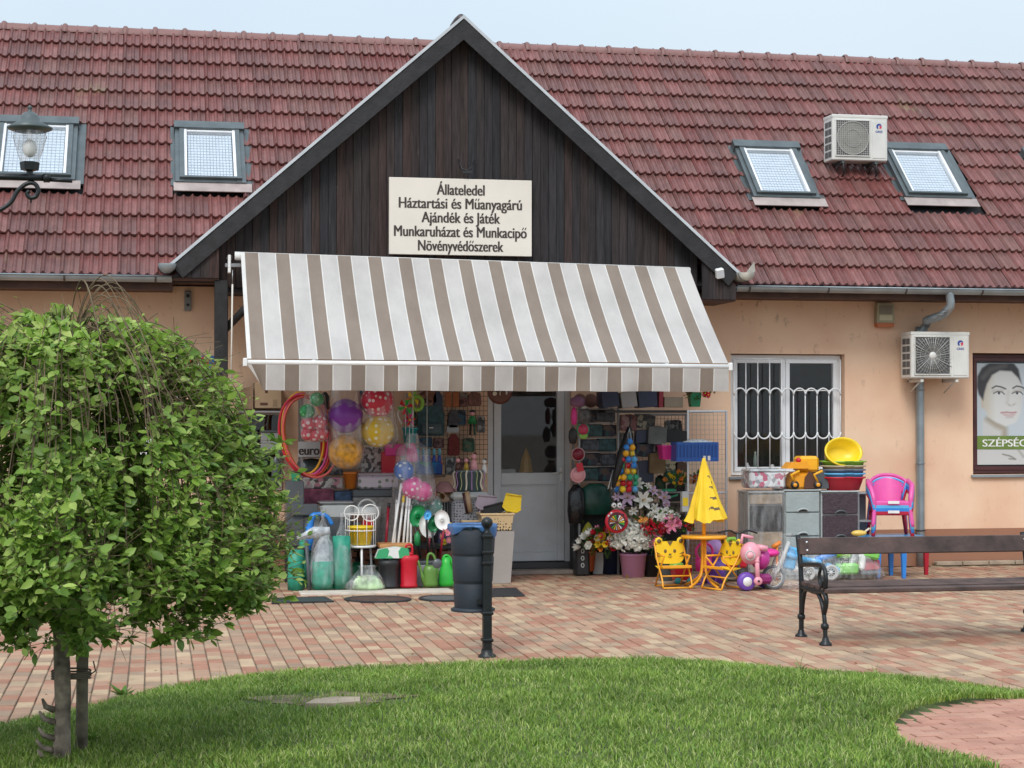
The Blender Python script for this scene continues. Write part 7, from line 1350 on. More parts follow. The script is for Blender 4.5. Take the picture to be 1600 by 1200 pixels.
b = MB(); p = P(1045, 766, -.75); b.torus((p.x, -.75, p.z), .07, .015, c_green, axis='Z', seg=16); b.tube([(p.x - .07, -.75, p.z), (p.x, -.77, p.z - .08), (p.x + .1, -.75, p.z - .05)], .012, c_green, 6); wthing(b, 'green_hose', 'small coil of bright green hose under the orange tulips', 'hose')
t_, w_, h = boxthing('yellow_tag_pack', 'pale pack with a yellow label beside the silver rack post', 'pack', 1066, 1076, 768, 800, -1.05, .08, c_lgrey, ground=False); b = MB(); b.box(-w_ * .4, w_ * .4, -.004, -.0005, h * .3, h * .7, c_yel); b.build('label', t_)
t_, w_, h = boxthing('log_pack', 'pack of grey-brown sticks right of the terracotta pots', 'pack', 926, 944, 800, 838, -.16, .1, mat('sticks', (.13, .10, .08), .9, var=.6, scale=14, bump=1), .02, ground=True); boxthing('bark_pack', 'brown bark pack behind the cream roses', 'pack', 1010, 1072, 786, 806, -.7, .15, M['sticks'], .02)
b = MB(); p = P(1040, 806, -.7); b.box(p.x - .22, p.x + .26, -.60, -.5, 0, p.z - .005, m_dwood); wthing(b, 'low_stand', 'dark low stand under the brown bark pack', 'stand')

# ================================================================== YELLOW STRIPED CHILD SET
c_fr = col('frame_amber', (.82, .36, .02)); c_ty = col('fabric_yellow', (.86, .58, .02), .6); c_st = col('stripe_brown', (.15, .10, .05), .7)
tp = G(1100, 918); cx = tp.x; Yt = tp.y; t_ = thing('child_table', 'small round amber-yellow table with splayed tube legs', 'table', (cx, Yt, 0)); zt_ = P(1100, 838, Yt).z; rt = .225; b = MB(); b.lathe([(.001, zt_ - .02), (rt, zt_ - .02), (rt + .012, zt_ - .01), (rt + .008, zt_ + .008), (.001, zt_ + .008)], c_ty if False else c_fr, seg=32); b.build('tabletop', t_)
for a_ in (R(215), R(290), R(35), R(130)): b = MB(); b.tube(spline([(.02 * math.cos(a_), .02 * math.sin(a_), zt_ - .02), (.03 * math.cos(a_), .03 * math.sin(a_), zt_ * .35), (.10 * math.cos(a_), .10 * math.sin(a_), zt_ * .15), (.24 * math.cos(a_), .24 * math.sin(a_), .012)], 5), .014, c_fr, 8); b.build('leg', t_)
ps = thing('parasol', 'yellow folded child parasol with brown stripes standing in the round table', 'parasol', (cx, Yt, zt_ + .008)); z0_ = P(1105, 815, Yt).z - zt_; z1_ = P(1103, 717, Yt).z - zt_; b = MB(); b.tube([(0, 0, 0), (0, 0, z0_ + .1)], .02, c_fr, 8); b.tube([(0, 0, z0_), (.01, 0, z1_ - .02)], .012, c_fr, 8); b.build('pole', ps)
b = MB(); n_ = 72; K = 46; vs = []
for j in range(K + 1):
    t2 = j / K; rr_ = lerp(.168, .012, t2 ** .9)
    for i in range(n_):
        a_ = 2 * math.pi * i / n_; f_ = 1 + .20 * math.sin(a_ * 5 + 1.5 * t2) * (1 - t2 * .6) + .08 * math.sin(a_ * 11) + .03 * math.sin(a_ * 3 + t2 * 14); vs.append((rr_ * f_ * math.cos(a_) * 1.15 + .03 * (1 - t2), rr_ * f_ * math.sin(a_) * .8, lerp(z0_ + .02 * math.sin(a_ * 5 + 1) + .006 * math.sin(a_ * 17), z1_, t2)))
fy, fs_ = [], []
for j in range(K):
    for i in range(n_):
        a_ = (2 * math.pi * (i + .5) / n_ + math.pi) % (2 * math.pi) - math.pi; t2 = (j + .5) / K; hit = False
        for c_, L_ in ((.16, .8), (.33, .75), (.50, .6), (.66, .5)):
            u = (a_ + .80) / L_
            if abs(u) < 1 and abs(t2 - c_ + .05 * u) < .028 * (1 - u * u): hit = True
        (fs_ if hit else fy).append((j * n_ + i, j * n_ + (i + 1) % n_, (j + 1) * n_ + (i + 1) % n_, (j + 1) * n_ + i))
b.add(vs, fy, c_ty, True); k0 = b._m(c_st)
for f in fs_: b.f.append(list(f)); b.mi.append(k0); b.sm.append(True)
b.build('canopy', ps, fix=False)
def child_chair(label, cx, Y, rz_, k_=1.0):
    t_ = thing('child_chair', label, 'folding chair', (cx, Y, 0), rz_); w2 = .155; H = .46; sh_z = .22
    for sx in (-1, 1):
        b = MB(); x = sx * w2; b.tube(spline([(x, -.16, .015), (x, -.11, .12), (x, .02, .27), (x, .11, .43), (x, .12, H)], 4), .0095, c_fr, 7); b.build('frame', t_)
        b = MB(); x = sx * (w2 - .02); b.tube([(x, .15, .015), (x, -.02, .22), (x, -.13, .33)], .0095, c_fr, 7); b.tube([(x, -.13, .335), (x, .08, .335)], .010, c_fr, 7); b.build('leg', t_)
    b = MB(); b.tube([(-w2, -.16, .015), (w2, -.16, .015)], .0095, c_fr, 7); b.tube([(-w2 + .02, .15, .015), (w2 - .02, .15, .015)], .0095, c_fr, 7); b.tube([(-w2, -.10, .13), (w2, -.10, .13)], .008, c_fr, 7); b.build('crossbar', t_)
    b = MB(); b.add([(-w2, -.14, sh_z + .01), (w2, -.14, sh_z + .01), (w2, -.02, sh_z - .025), (w2, .10, sh_z + .0), (-w2, .10, sh_z), (-w2, -.02, sh_z - .025)], [(0, 1, 2, 5), (5, 2, 3, 4)], c_ty); b.box(-w2, w2, -.145, -.135, sh_z - .01, sh_z + .02, c_fr, .004); b.build('seat', t_, fix=False)
    b = MB(); pts = [(w2 * 1.0 * math.copysign(abs(math.cos(a_)) ** .55, math.cos(a_)), .355 + .115 * math.copysign(abs(math.sin(a_)) ** .6, math.sin(a_))) for a_ in np.linspace(0, 2 * math.pi, 28, endpoint=False)]; b.prism(pts, .085, .105, c_ty); bk = b.build('backrest', t_)
    for sx in (-1, 1):
        b = MB(); b.lathe([(.001, -.012), (.036, -.01), (.042, 0), (.036, .012)], c_ty, (sx * .118, .095, .47), 18, axis='Y'); b.lathe([(.001, -.016), (.022, -.015), (.022, -.01)], c_st, (sx * .118, .095, .472), 14, axis='Y'); b.build('ear', bk)
        for dz in (0, .03): b = MB(); b.prism([(sx * .15, .32 + dz), (sx * .10, .31 + dz), (sx * .15, .335 + dz)], .080, .084, c_st); b.build('stripe', bk)
        b = MB(); b.ball((sx * .05, .082, .37), .016, c_st, 10, (1, .3, 1.2)); b.build('eye', bk)
    b = MB(); b.prism([(-.03, .47), (.03, .47), (.012, .44), (.0, .425), (-.012, .44)], .080, .084, c_st); b.build('stripe', bk); b = MB(); b.ball((0, .08, .335), .012, c_st, 8, (1.3, .4, .8)); b.tube([(-.02, .08, .315), (0, .078, .305), (.02, .08, .315)], .003, c_st, 4); b.build('muzzle', bk); return t_
g1 = G(1058, 921); child_chair('yellow striped child chair with round ears facing the camera, left of the round table', g1.x, g1.y + .16, R(3)); g2 = G(1132, 922); child_chair('yellow striped child chair seen from the side, right of the round table', g2.x + .02, g2.y + .08, R(-68))

# ================================================================== TOYS
cx, Y, w_, h = stand(1055, 1082, 876, 913); t_ = thing('toy_truck', 'red toy truck with a green load under the striped chair', 'toy truck', (cx, Y + .1, 0)); b = MB(); b.frustum(w_ * .8, .16, w_, .2, .04, h * .7, c_red, open_top=True); b.build('body', t_); b = MB(); b.ball((-.05, 0, h * .75), .07, c_lime, 12, (1.2, 1, .7)); b.build('load', t_)
for sx in (-.06, .07): b = MB(); b.lathe([(.001, -.02), (.035, -.02), (.035, .02), (.001, .02)], c_teal, (sx, -.1, .035), 14, axis='Y'); b.build('wheel', t_)
cx, Y, w_, h = stand(1078, 1100, 846, 910); t_ = thing('toy_pram', 'magenta toy pram behind the round table leg', 'toy pram', (cx, -1.75, 0)); b = MB(); b.lathe([(.001, .12), (.08, .14), (.09, .26), (.07, .28)], c_hot, seg=14); b.torus((.0, -.03, .34), .09, .014, c_hot, seg=20); b.build('body', t_)
for sx in (-1, 1): b = MB(); b.torus((sx * .07, -.05, .05), .045, .01, c_pur, seg=14); b.build('wheel', t_)
p = P(1122, 862, -1.7); t_ = thing('toy_ball', 'big ball, lilac above and purple below, behind the side-on striped chair', 'ball', (p.x, -1.6, 0)); r_ = .12; b = MB(); b.ball((0, 0, p.z), r_, c_lil, 20); b.torus((0, 0, p.z - .02), r_ * 1.0, .018, c_pur, axis='Z', seg=24); b.build('ball', t_); b = MB(); b.lathe([(.001, 0), (.11, 0), (.11, p.z - r_ * .7), (.001, p.z - r_ * .7)], c_pur, seg=18); b.build('base', t_)
t_, w_, h = boxthing('red_wagon', 'red toy box wagon behind the side-on striped chair', 'toy wagon', 1122, 1168, 866, 888, -1.55, .2, c_red, .02); b = MB(); b.box(-w_ * .4, w_ * .4, .02, .18, -P(1145, 888, -1.55).z + .05, -.001, c_dgrey); b.build('chassis', t_)
p = P(1148, 852, -1.6); t_ = thing('toy_stacker', 'lime green and yellow toy arch between the ball and the pink bike', 'toy', (p.x, -1.5, 0)); b = MB(); b.tube(spline([(-.07, 0, 0), (-.06, 0, p.z), (0, 0, p.z + .06), (.06, 0, p.z), (.07, 0, 0)]), .022, c_lime, 8); b.build('arch', t_); b = MB(); b.tube([(-.02, -.02, p.z - .05), (.03, -.02, p.z + .03)], .03, c_yel, 8); b.build('bar', t_)
p = P(1100, 826, -1.3); b = MB(); b.tube(spline([P(1122, 832, -1.7), P(1140, 829, -1.68), P(1152, 834, -1.66), P(1168, 829, -1.64), P(1183, 833, -1.62)]), .010, m_black, 6); b.tube([P(1152, 834, -1.66), P(1154, 880, -1.64), (P(1154, 880, -1.64).x, -1.64, 0)], .014, m_dgrey, 6); wthing(b, 'handlebar', 'black bicycle handlebar sticking up behind the pink ride-on', 'handlebar')
# pink ride-on
g = G(1170, 924); t_ = thing('ride_on_bike', 'pale pink toy motorbike with a fat purple front wheel', 'ride-on toy', (g.x, g.y + .06, 0)); c_pp = col('pale_pink', (.78, .33, .40)); s_ = 155.0
def L2(px, py): return ((px - 1170) / s_, (924 - py) / s_)
b = MB(); x, z = L2(1169, 911); b.lathe([(.03, -.045), (.075, -.045), (.09, -.03), (.095, 0), (.09, .03), (.075, .045), (.03, .045)], c_pur, (x, 0, z + .01), 24, axis='Y'); b.lathe([(.001, -.05), (.045, -.05), (.05, -.04)], c_wht, (x, 0, z + .01), 18, axis='Y'); b.build('front_wheel', t_)
b = MB(); x, z = L2(1184, 908); b.lathe([(.001, -.10), (.04, -.10), (.045, -.07), (.001, -.06)], c_pp, (x, 0, z), 18, axis='Y'); b.lathe([(.001, -.105), (.012, -.105), (.012, -.10)], m_black, (x, 0, z), 12, axis='Y'); x2, z2 = L2(1183, 870); b.tube([(x, -.07, z), (x2, -.06, z2)], .024, c_pp, 8); b.torus((x2, -.06, z2 - .05), .027, .006, c_pp, axis='Z', seg=12, ts=5); b.build('fork', t_)
b = MB(); x, z = L2(1176, 866); b.ball((x, 0, z), .11, c_pp, 18, (.95, .9, 1.05)); x, z = L2(1186, 856); b.tube([(x, -.02, z), (x + .10, -.03, z - .02)], .03, c_pp, 8); b.lathe([(.001, -.125), (.035, -.12), (.04, -.09)], c_rose, (L2(1170, 868)[0], 0, L2(1170, 868)[1]), 18, axis='Y'); b.torus((L2(1170, 868)[0], -.105, L2(1170, 868)[1]), .045, .008, c_lgrey, seg=18); b.tube([(L2(1160, 850)[0], -.02, L2(1160, 850)[1]), (L2(1163, 838)[0], .0, L2(1163, 838)[1]), (L2(1180, 842)[0], 0, L2(1180, 842)[1])], .018, c_pp, 8); b.build('head', t_)
b = MB(); x, z = L2(1198, 875); b.ball((x, .12, z), .12, col('magenta', (.50, .04, .28)), 18, (.8, 1.2, 1)); x, z = L2(1215, 868); b.ball((x, .2, z), .10, c_hot, 14, (1.2, 1.4, .45)); b.build('seat', t_); b = MB(); x, z = L2(1195, 905); b.box(x - .07, x + .12, .02, .3, .06, .16, col('magenta_dark', (.25, .02, .14)), .03); b.build('body', t_)
for dy in (.25,): b = MB(); b.lathe([(.03, -.03), (.075, -.03), (.075, .03), (.03, .03)], c_pur, (L2(1210, 912)[0], dy, .08), 20, axis='Y'); b.build('rear_wheel', t_)
p = P(1214, 852, -1.5); b = MB(); b.tube([p + Vector((-.05, 0, -.02)), p + Vector((.04, 0, .03))], .025, c_org, 8); b.tube([p + Vector((0, 0, 0)), (p.x, p.y, 0)], .012, c_org, 6); wthing(b, 'orange_toy', 'orange toy handle behind the magenta seat', 'toy')
# bagged bicycle and toy bags below the bench
g = G(1222, 922); t_ = thing('bagged_scooter', 'blue and grey child bicycle wrapped in a clear plastic bag, left end of the bench', 'child bicycle', (g.x, g.y + .12, 0)); sc2 = 156.0
def L3(px, py): return ((px - 1222) / sc2, (922 - py) / sc2)
def wheel(t_, x, z, r_, y, m1, m2): 
    b = MB(); b.torus((x, y, z), r_, .016, m2, seg=32, ts=8); b.torus((x, y, z), r_ - .02, .008, m1, seg=32, ts=6)
    for k in range(8): a_ = k * math.pi / 4; b.tube([(x, y, z), (x + (r_ - .02) * math.cos(a_), y, z + (r_ - .02) * math.sin(a_))], .006, m1, 5)
    b.ball((x, y, z), .022, m1, 10); b.build('wheel', t_)
wheel(t_, *L3(1214, 904), .112, 0, c_lgrey, c_dgrey); x, z = L3(1214, 904); b = MB(); a2 = L3(1232, 866); a3 = L3(1240, 848); b.tube([(x, -.03, z), (a2[0], -.02, a2[1]), (a3[0], 0, a3[1])], .022, c_lgrey, 8); b.tube([(a2[0], 0, a2[1]), (a2[0] + .25, .05, a2[1] - .08)], .03, c_sky, 8); b.build('frame', t_)
b = MB(); b.box(L3(1222, 0)[0], L3(1243, 0)[0], .02, .06, L3(0, 888)[1], L3(0, 852)[1], c_sky, .02, T=Matrix.Rotation(R(15), 4, 'Y')); b.build('panel', t_)
b = MB(); bagshape(b, .46, .26, .56, film_d, .2, 51, (.08, 0, 0), .10, .35); b.build('bag', t_, fix=False)
t_ = thing('toy_bag', 'clear bag of blue and white toy vehicles behind the bench', 'bag of toys', (P(1290, 905, -1.75).x, -1.55, 0))
for (dx, z, wd, hh_, m, rt_) in ((-.12, .22, .3, .05, c_sky, 10), (.08, .25, .26, .06, c_blue, -18), (-.2, .12, .14, .06, c_wht, 0), (0, .08, .2, .07, c_lgrey, 5), (.14, .13, .16, .07, c_sky, 25), (-.05, .30, .18, .04, c_sky, -8)): b = MB(); b.box(-wd / 2, wd / 2, -.05, .05, -hh_ / 2, hh_ / 2, m, .02, T=Matrix.Translation((dx, random.uniform(-.05, .05), z)) @ Matrix.Rotation(R(rt_), 4, 'Y')); b.build('toy_piece', t_)
wheel(t_, .1, .09, .07, -.1, c_lgrey, c_lgrey); wheel(t_, -.16, .09, .07, -.1, c_lgrey, c_lgrey); b = MB(); bagshape(b, .62, .32, .40, film_d, .3, 52, (0, 0, 0), .10, .5); b.build('bag', t_, fix=False)
t_ = thing('toy_bag', 'clear bag of lime green and red toy vehicles behind the bench', 'bag of toys', (P(1350, 905, -1.75).x, -1.55, 0))
for (dx, z, wd, hh_, m, rt_) in ((-.16, .27, .22, .07, c_lime, 5), (-.12, .12, .26, .12, col('apple', (.22, .60, .12)), 0), (.14, .27, .18, .09, col('apple', (.22, .6, .12)), 12), (.14, .15, .24, .13, col('soft_red', (.55, .10, .12)), -6), (.05, .2, .06, .2, c_wht, 10), (.12, .07, .2, .06, c_dgrey, 0)): b = MB(); b.box(-wd / 2, wd / 2, -.05, .05, -hh_ / 2, hh_ / 2, m, .025, T=Matrix.Translation((dx, random.uniform(-.05, .05), z)) @ Matrix.Rotation(R(rt_), 4, 'Y')); b.build('toy_piece', t_)
b = MB(); bagshape(b, .60, .32, .40, film_d, .3, 53, (0, 0, 0), .10, .5); b.build('bag', t_, fix=False)

# ================================================================== DRAWER TOWERS, BASINS, CHAIRS
def drawers(label, x0, x1, yt, Yf, dp, edges, mb_, md, wrap=False, side=0, handle=True, rz_=0, knobm=None):
    cx, z, w_, h = bb(x0, x1, yt, 880, Yf); H = h + z; t_ = thing('drawer_tower', label, 'drawer unit', (cx, Yf, 0), rz_); b = MB(); b.box(-w_ / 2, w_ / 2, .015, dp, 0, H - .015, mb_, .006); b.box(-w_ / 2 - .008, w_ / 2 + .008, -.012, dp + .006, H - .015, H, mb_, .005); b.build('carcass', t_)
    zs = [P((x0 + x1) / 2, e, Yf).z for e in edges] + [.03]
    for a_, e in zip(zs, zs[1:]):
        if a_ - e < .06: continue
        b = MB(); b.box(-w_ / 2 + .012, w_ / 2 - .012, -.008, .014, e + .008, a_ - .006, md, .006); dr = b.build('drawer', t_)
        if handle:
            b = MB(); b.tube(spline([(-.065, -.012, e + .012), (-.04, -.025, e + .035), (0, -.03, e + .044), (.04, -.025, e + .035), (.065, -.012, e + .012)], 4), .010, knobm or mb_, 7); b.prism([(-.055, e + .01), (.055, e + .01), (.035, e + .03), (0, e + .038), (-.035, e + .03)], -.014, -.009, mat('grip_dark', (.04, .04, .045), .6)); b.build('handle', dr)
    return t_, cx, w_, H
YD = -1.35
m_dg = mat('drawer_grey', (.33, .38, .38), .4, var=.06, scale=5, bump=.5, bscale=22); m_dgl = mat('drawer_grey_frame', (.40, .44, .44), .4, var=.03); m_dgp = mat('plum_weave', (.055, .035, .045), .55, var=.25, scale=40, bump=.6, bscale=60)
t_, cx, w_, H1 = drawers('light grey embossed drawer tower in the middle of the three', 1226, 1282, 765, YD, .38, [768, 801, 838, 875], m_dgl, m_dg, knobm=m_dgl)
t_, cx, w_, H2 = drawers('plum and grey drawer tower, rightmost of the three', 1284, 1342, 767, YD - .02, .38, [770, 804, 842, 878], m_dgl, m_dgp, knobm=c_dgrey)
b = MB(); x_ = w_ / 2 + .01; w3 = P(1366, 800, YD).x - P(1342, 800, YD).x
for xx in (x_, x_ + w3): b.box(xx, xx + .02, .05, .08, 0, H2 - .02, c_grey, .003)
for zz_ in (H2 - .02, .62, .35, .08): b.box(x_ + .0201, x_ + w3 - .0001, .05, .3, zz_ - .02, zz_, c_grey, .003)
b.box(x_ + .001, x_ + w3 + .018, .3, .31, 0, H2 - .03, mat('side_grey', (.20, .21, .24), .5)); b.build('side_shelf', t_)
t_, cx, w_, H3 = drawers('drawer tower wrapped in clear film, tan and charcoal, leftmost of the three', 1170, 1224, 768, YD, .36, [772, 789, 831, 858], mat('wrapped_carcass', (.35, .36, .35), .4), mat('wrapped_tan', (.36, .28, .20), .35, var=.4, scale=6, bump=.7, bscale=9), handle=False)
kids_ = [o_ for o_ in COL.objects if o_.parent == t_ and o_.name.startswith('drawer')]; kids_.sort(key=lambda o_: o_.name)
if len(kids_) > 1: kids_[1].data.materials[0] = mat('wrapped_char', (.022, .024, .027), .2, var=.6, scale=5, bump=1, bscale=10)
b = MB(); b.box(-w_ / 2 - .015, w_ / 2 + .015, -.025, .38, 0.02, H3 + .012, thin_film('wrap_film', (.8, .82, .84), .08, .12, 1.0), .015); b.build('film_wrap', t_)
cx, z, w_, h = bb(1172, 1227, 733, 765, YD); t_ = thing('wrapped_pack', 'film-wrapped pack with pink and white pattern on the leftmost drawer tower', 'pack', (cx, YD, z + .015)); b = MB(); b.box(-w_ / 2, w_ / 2, 0, .28, 0, h * .8, print_mat('pinkwhite', [(.7, .72, .74), (.55, .58, .62), (.5, .12, .2), (.75, .76, .78), (.3, .32, .35), (.8, .8, .82)], 22, .2), .02); b.build('contents', t_); b = MB(); b.box(-w_ / 2 - .005, w_ / 2 + .005, -.01, .29, h * .81, h * .9, M['crumpled_silver'], .01); b.box(-w_ / 2 - .01, w_ / 2 + .01, -.012, .3, -.003, h * .95, M['wrap_film'], .02); b.build('film', t_)
# orange toy trucks
cx, z, w_, h = bb(1230, 1290, 712, 765, YD); t_ = thing('toy_digger', 'orange-yellow plastic toy truck with a bucket on the grey drawer tower', 'toy truck', (cx, YD + .05, H1)); h = P(1260, 712, YD).z - H1; c_oy = col('orange_yellow', (.85, .36, .02)); b = MB(); b.box(-w_ * .34, w_ * .2, -.02, .2, 0.0, h * .5, c_oy, .03); b.prism([(-w_ * .5, h * .62), (w_ * .12, h * .62), (w_ * .02, h * .82), (-w_ * .38, h * .8)], -.05, .15, c_oy); b.box(-w_ * .12, w_ * .42, .03, .24, h * .5, h * .98, c_gold, .03); b.build('body', t_)
b = MB(); b.prism([(-w_ * .05, 0.01), (w_ * .25, .01), (w_ * .32, h * .3), (w_ * .1, h * .55), (-w_ * .02, h * .35)], -.04, -.022, c_brn); b.build('decal', t_)
for sx in (.3, -.3): b = MB(); b.lathe([(.001, -.03), (.045, -.03), (.045, .0), (.001, .0)], m_black, (w_ * sx, -.03, .05), 16, axis='Y'); b.lathe([(.001, -.034), (.022, -.034), (.022, -.03)], c_oy, (w_ * sx, -.03, .05), 12, axis='Y'); b.tube([(w_ * sx, -.05, .08), (w_ * (sx - .1), -.05, .16), (w_ * (sx + .12), -.045, .2)], .015, c_gold, 6); b.build('wheel', t_)
b = MB(); b.ball((-w_ * .18, -.02, h * .86), .03, c_red, 10); b.build('lamp', t_)
b = MB(); p = P(1236, 752, YD + .2); b.box(p.x - .05, p.x + .08, YD + .22, YD + .35, H1, H1 + .12, mat('brown_pack_b', (.16, .10, .07), .6)); wthing(b, 'brown_box', 'small brown box behind the orange toy truck', 'box')
b = MB(); p = P(1283, 735, YD); b.box(p.x - .06, p.x + .14, YD + .12, YD + .25, H1, p.z, c_dgrey, .01); wthing(b, 'dark_toy', 'dark toy part between the orange truck and the basins', 'toy part')
def basin(label, cx, Y, z, rt_, h, m, tilt=None, dk=.75):
    t_ = thing('basin', label, 'basin', (cx, Y, z)); b = MB(); b.lathe([(.001, 0), (rt_ * dk, 0), (rt_ * .94, h * .85), (rt_ * .98, h * .88), (rt_ * 1.06, h * .9), (rt_ * 1.06, h), (rt_ * .97, h), (rt_ * .9, h * .85), (rt_ * (dk - .03), .012), (.001, .012)], m, seg=36, sy=.72)
    b.build('tub', t_)
    b = MB(); b.tube(spline([(-.05, -rt_ * .76, h * .97), (-.03, -rt_ * .84, h * .99), (.03, -rt_ * .84, h * .99), (.05, -rt_ * .76, h * .97)]), .006, m, 6); b.build('handle', t_)
    if tilt: t_.rotation_euler = tilt
    return t_
bx_, bz_, bwid, _h = bb(1287, 1356, 745, 767, YD + .1); hr = bwid / 2 / 1.06
zt0 = P(1321, 746, YD - .05).z - H2
basin('red oval basin at the bottom of the basin stack', bx_, YD + .18, H2, hr, zt0, c_red)
for k, (m, nm) in enumerate(((c_sky, 'sky blue'), (col('slate_blue', (.14, .18, .25)), 'slate blue'), (col('tan_basin', (.50, .42, .28)), 'tan'), (c_lime, 'lime green'))): basin(f'{nm} oval basin nested in the stack above the red one', bx_, YD + .18, H2 + .042 * (k + 1) + (.006 if k == 3 else 0), hr * (1 + .012 * k), zt0, m)
yb_ = basin('yellow round basin tilted up on top of the basin stack', P(1321, 732, YD).x, YD + .14, P(1321, 733, YD).z + .075, .225, .15, c_yel, (R(62), R(-8), R(14))); yb_.location.z += .045; yb_.location.y += .09
# blue table + chair stack
tbz = P(1400, 838, -1.5).z; xl, xr = P(1354, 838, -1.5).x, P(1447, 838, -1.5).x; t_ = thing('plastic_table', 'sky blue child table with one red and blue legs beside the drawer towers', 'table', ((xl + xr) / 2, -1.35, 0)); wt = (xr - xl); b = MB(); b.box(-wt / 2, wt / 2, -.18, .30, tbz - .03, tbz, col('table_blue', (.06, .33, .66)), .012); b.box(-wt * .46, wt * .46, -.165, .28, tbz - .06, tbz - .031, col('table_blue', (.06, .33, .66)), .006); b.build('tabletop', t_)
for (px, yy, m, lb_) in ((1412, -.13, c_blue, None), (1372, -.13, c_blue, None), (1447, .22, col('table_red', (.45, .01, .03)), 'red table leg'), (1392, .22, c_blue, None)):
    x = P(px, 880, -1.35 + yy).x - (xl + xr) / 2; b = MB(); b.frustum(.035, .035, .065, .05, 0, tbz - .03, m, c=(x, yy)); b.build('leg', t_, label=lb_)
p = P(1342, 833, -1.5); b = MB(); b.ball((p.x, -1.5, p.z), .06, col('butter', (.75, .52, .12)), 14, (1.5, .8, .55)); b.tube([(p.x + .06, -1.5, p.z + .01), (p.x + .12, -1.5, p.z + .05)], .012, c_cream, 6); wthing(b, 'yellow_toy', 'pale yellow toy lying at the left edge of the blue table', 'toy')
b = MB(); p = P(1335, 842, -1.5); b.box(p.x - .06, xl - .005, -1.52, -1.3, 0, P(1342, 840, -1.5).z - .02, c_grey, .01); wthing(b, 'grey_box', 'grey box under the pale yellow toy', 'box')
def arm_chair_mesh():
    parts_ = {}
    W_, Dp, SH, HH = .185, .18, .27, .56
    def curve_leg(q, x0, y0, x1, y1, z1, m, r0=.020, r1=.032):
        q.tube([(x0, y0, 0), (lerp(x0, x1, .5), lerp(y0, y1, .5), z1 * .5), (x1, y1, z1)], [r0, (r0 + r1) / 2, r1], m, 6)
    return W_, Dp, SH, HH
def arm_chair(label, loc, rz_, m, full=True, grp=None):
    W_, Dp, SH, HH = arm_chair_mesh(); t_ = thing('plastic_chair', label, 'chair', loc, rz_, grp)
    b = MB(); n_ = 8; b.box(-W_, W_, -Dp, Dp * .85, SH - .012, SH + .006, m, .01); b.box(-W_, W_, -Dp - .012, -Dp + .01, SH - .045, SH + .004, m, .01); b.build('seat', t_)
    for sx in (-1, 1):
        for sy, x1, y1, z1 in ((-1, W_ + .03, -Dp + .02, SH + .19), (1, W_ - .01, Dp - .02, SH)):
            b = MB(); X0 = sx * (W_ + .025); Y0 = sy * (Dp + .03); X1 = sx * x1
            if sy < 0: b.tube(spline([(X0, Y0, 0), (sx * (W_ + .01), -Dp - .005, SH * .6), (sx * (W_ + .012), -Dp + .0, SH + .02), (sx * (W_ + .03), -Dp + .05, SH + .12), (sx * (W_ + .045), -Dp + .12, SH + .17), (sx * (W_ + .045), .02, SH + .19), (sx * (W_ + .03), Dp * .75, SH + .215)], 4), [.020] + [.024] * 7 + [.028] * 17, m, 6)
            else: b.tube([(X0, Y0, 0), (sx * (W_ - .01), Dp, SH)], [.018, .028], m, 6)
            b.build('leg', t_)
    b = MB(); nU, nV = 13, 7; vs = []
    for s_ in (0, 1):
        for j in range(nV):
            v = j / (nV - 1)
            for i in range(nU):
                u = i / (nU - 1) * 2 - 1; z = SH - .01 + (HH - SH) * v * (1 - .22 * abs(u) ** 2.4 * v) ; x = u * (W_ * (.72 + .42 * v - .10 * v * v)); y = Dp * .8 + .07 * v - .09 * abs(u) ** 2 * (0.3 + v) + (.014 if s_ else 0); vs.append((x, y, z))
    fs = []
    for s_ in (0, 1):
        for j in range(nV - 1):
            for i in range(nU - 1): k = s_ * nU * nV + j * nU + i; fs.append((k, k + 1, k + nU + 1, k + nU))
    o_ = nU * nV
    for i in range(nU - 1): k = (nV - 1) * nU + i; fs.append((k, k + 1, o_ + k + 1, o_ + k))
    for j in range(nV - 1):
        for i in (0, nU - 1): k = j * nU + i; fs.append((k, k + nU, o_ + k + nU, o_ + k))
    b.add(vs, fs, m, True)
    rim = [vs[(nV - 1) * nU + i] for i in range(nU)]; rim = [(sx_, y_ + .007, z_) for sx_, y_, z_ in rim]; left = [(vs[j * nU][0], vs[j * nU][1] + .007, vs[j * nU][2]) for j in range(2, nV - 1)]; right = [(vs[j * nU + nU - 1][0], vs[j * nU + nU - 1][1] + .007, vs[j * nU + nU - 1][2]) for j in range(nV - 2, 1, -1)]
    b.tube(left + rim + right, .017, m, 6)
    b.build('backrest', t_, fix=True); return t_
pc = P(1392, 836, -1.36); c_pk = col('chair_pink', (.72, .10, .36)); zt_ = tbz
for k, (m, nm) in enumerate(((col('chair_red', (.45, .01, .04)), 'dark red child armchair at the bottom of the stack'), (c_blue, 'lower blue child armchair in the stack'), (c_sky, 'upper blue child armchair in the stack'), (c_pk, 'pink child armchair on top of the stack on the blue table'))): arm_chair(nm, (pc.x, -1.33, zt_ + .034 * k), R(-14), m)
for k, zz_ in enumerate((.27 + .034 * 3 - .02, .25)): b = MB(); b.box(-.05, .07, -.215, -.212, zz_, zz_ + .03, c_wht); o_ = b.build('price_label', None, 'white price label on the ' + ('pink chair seat edge' if k == 0 else 'red chair seat edge at the bottom of the stack'), 'label', loc=(pc.x, -1.33, zt_), rz=R(-14))

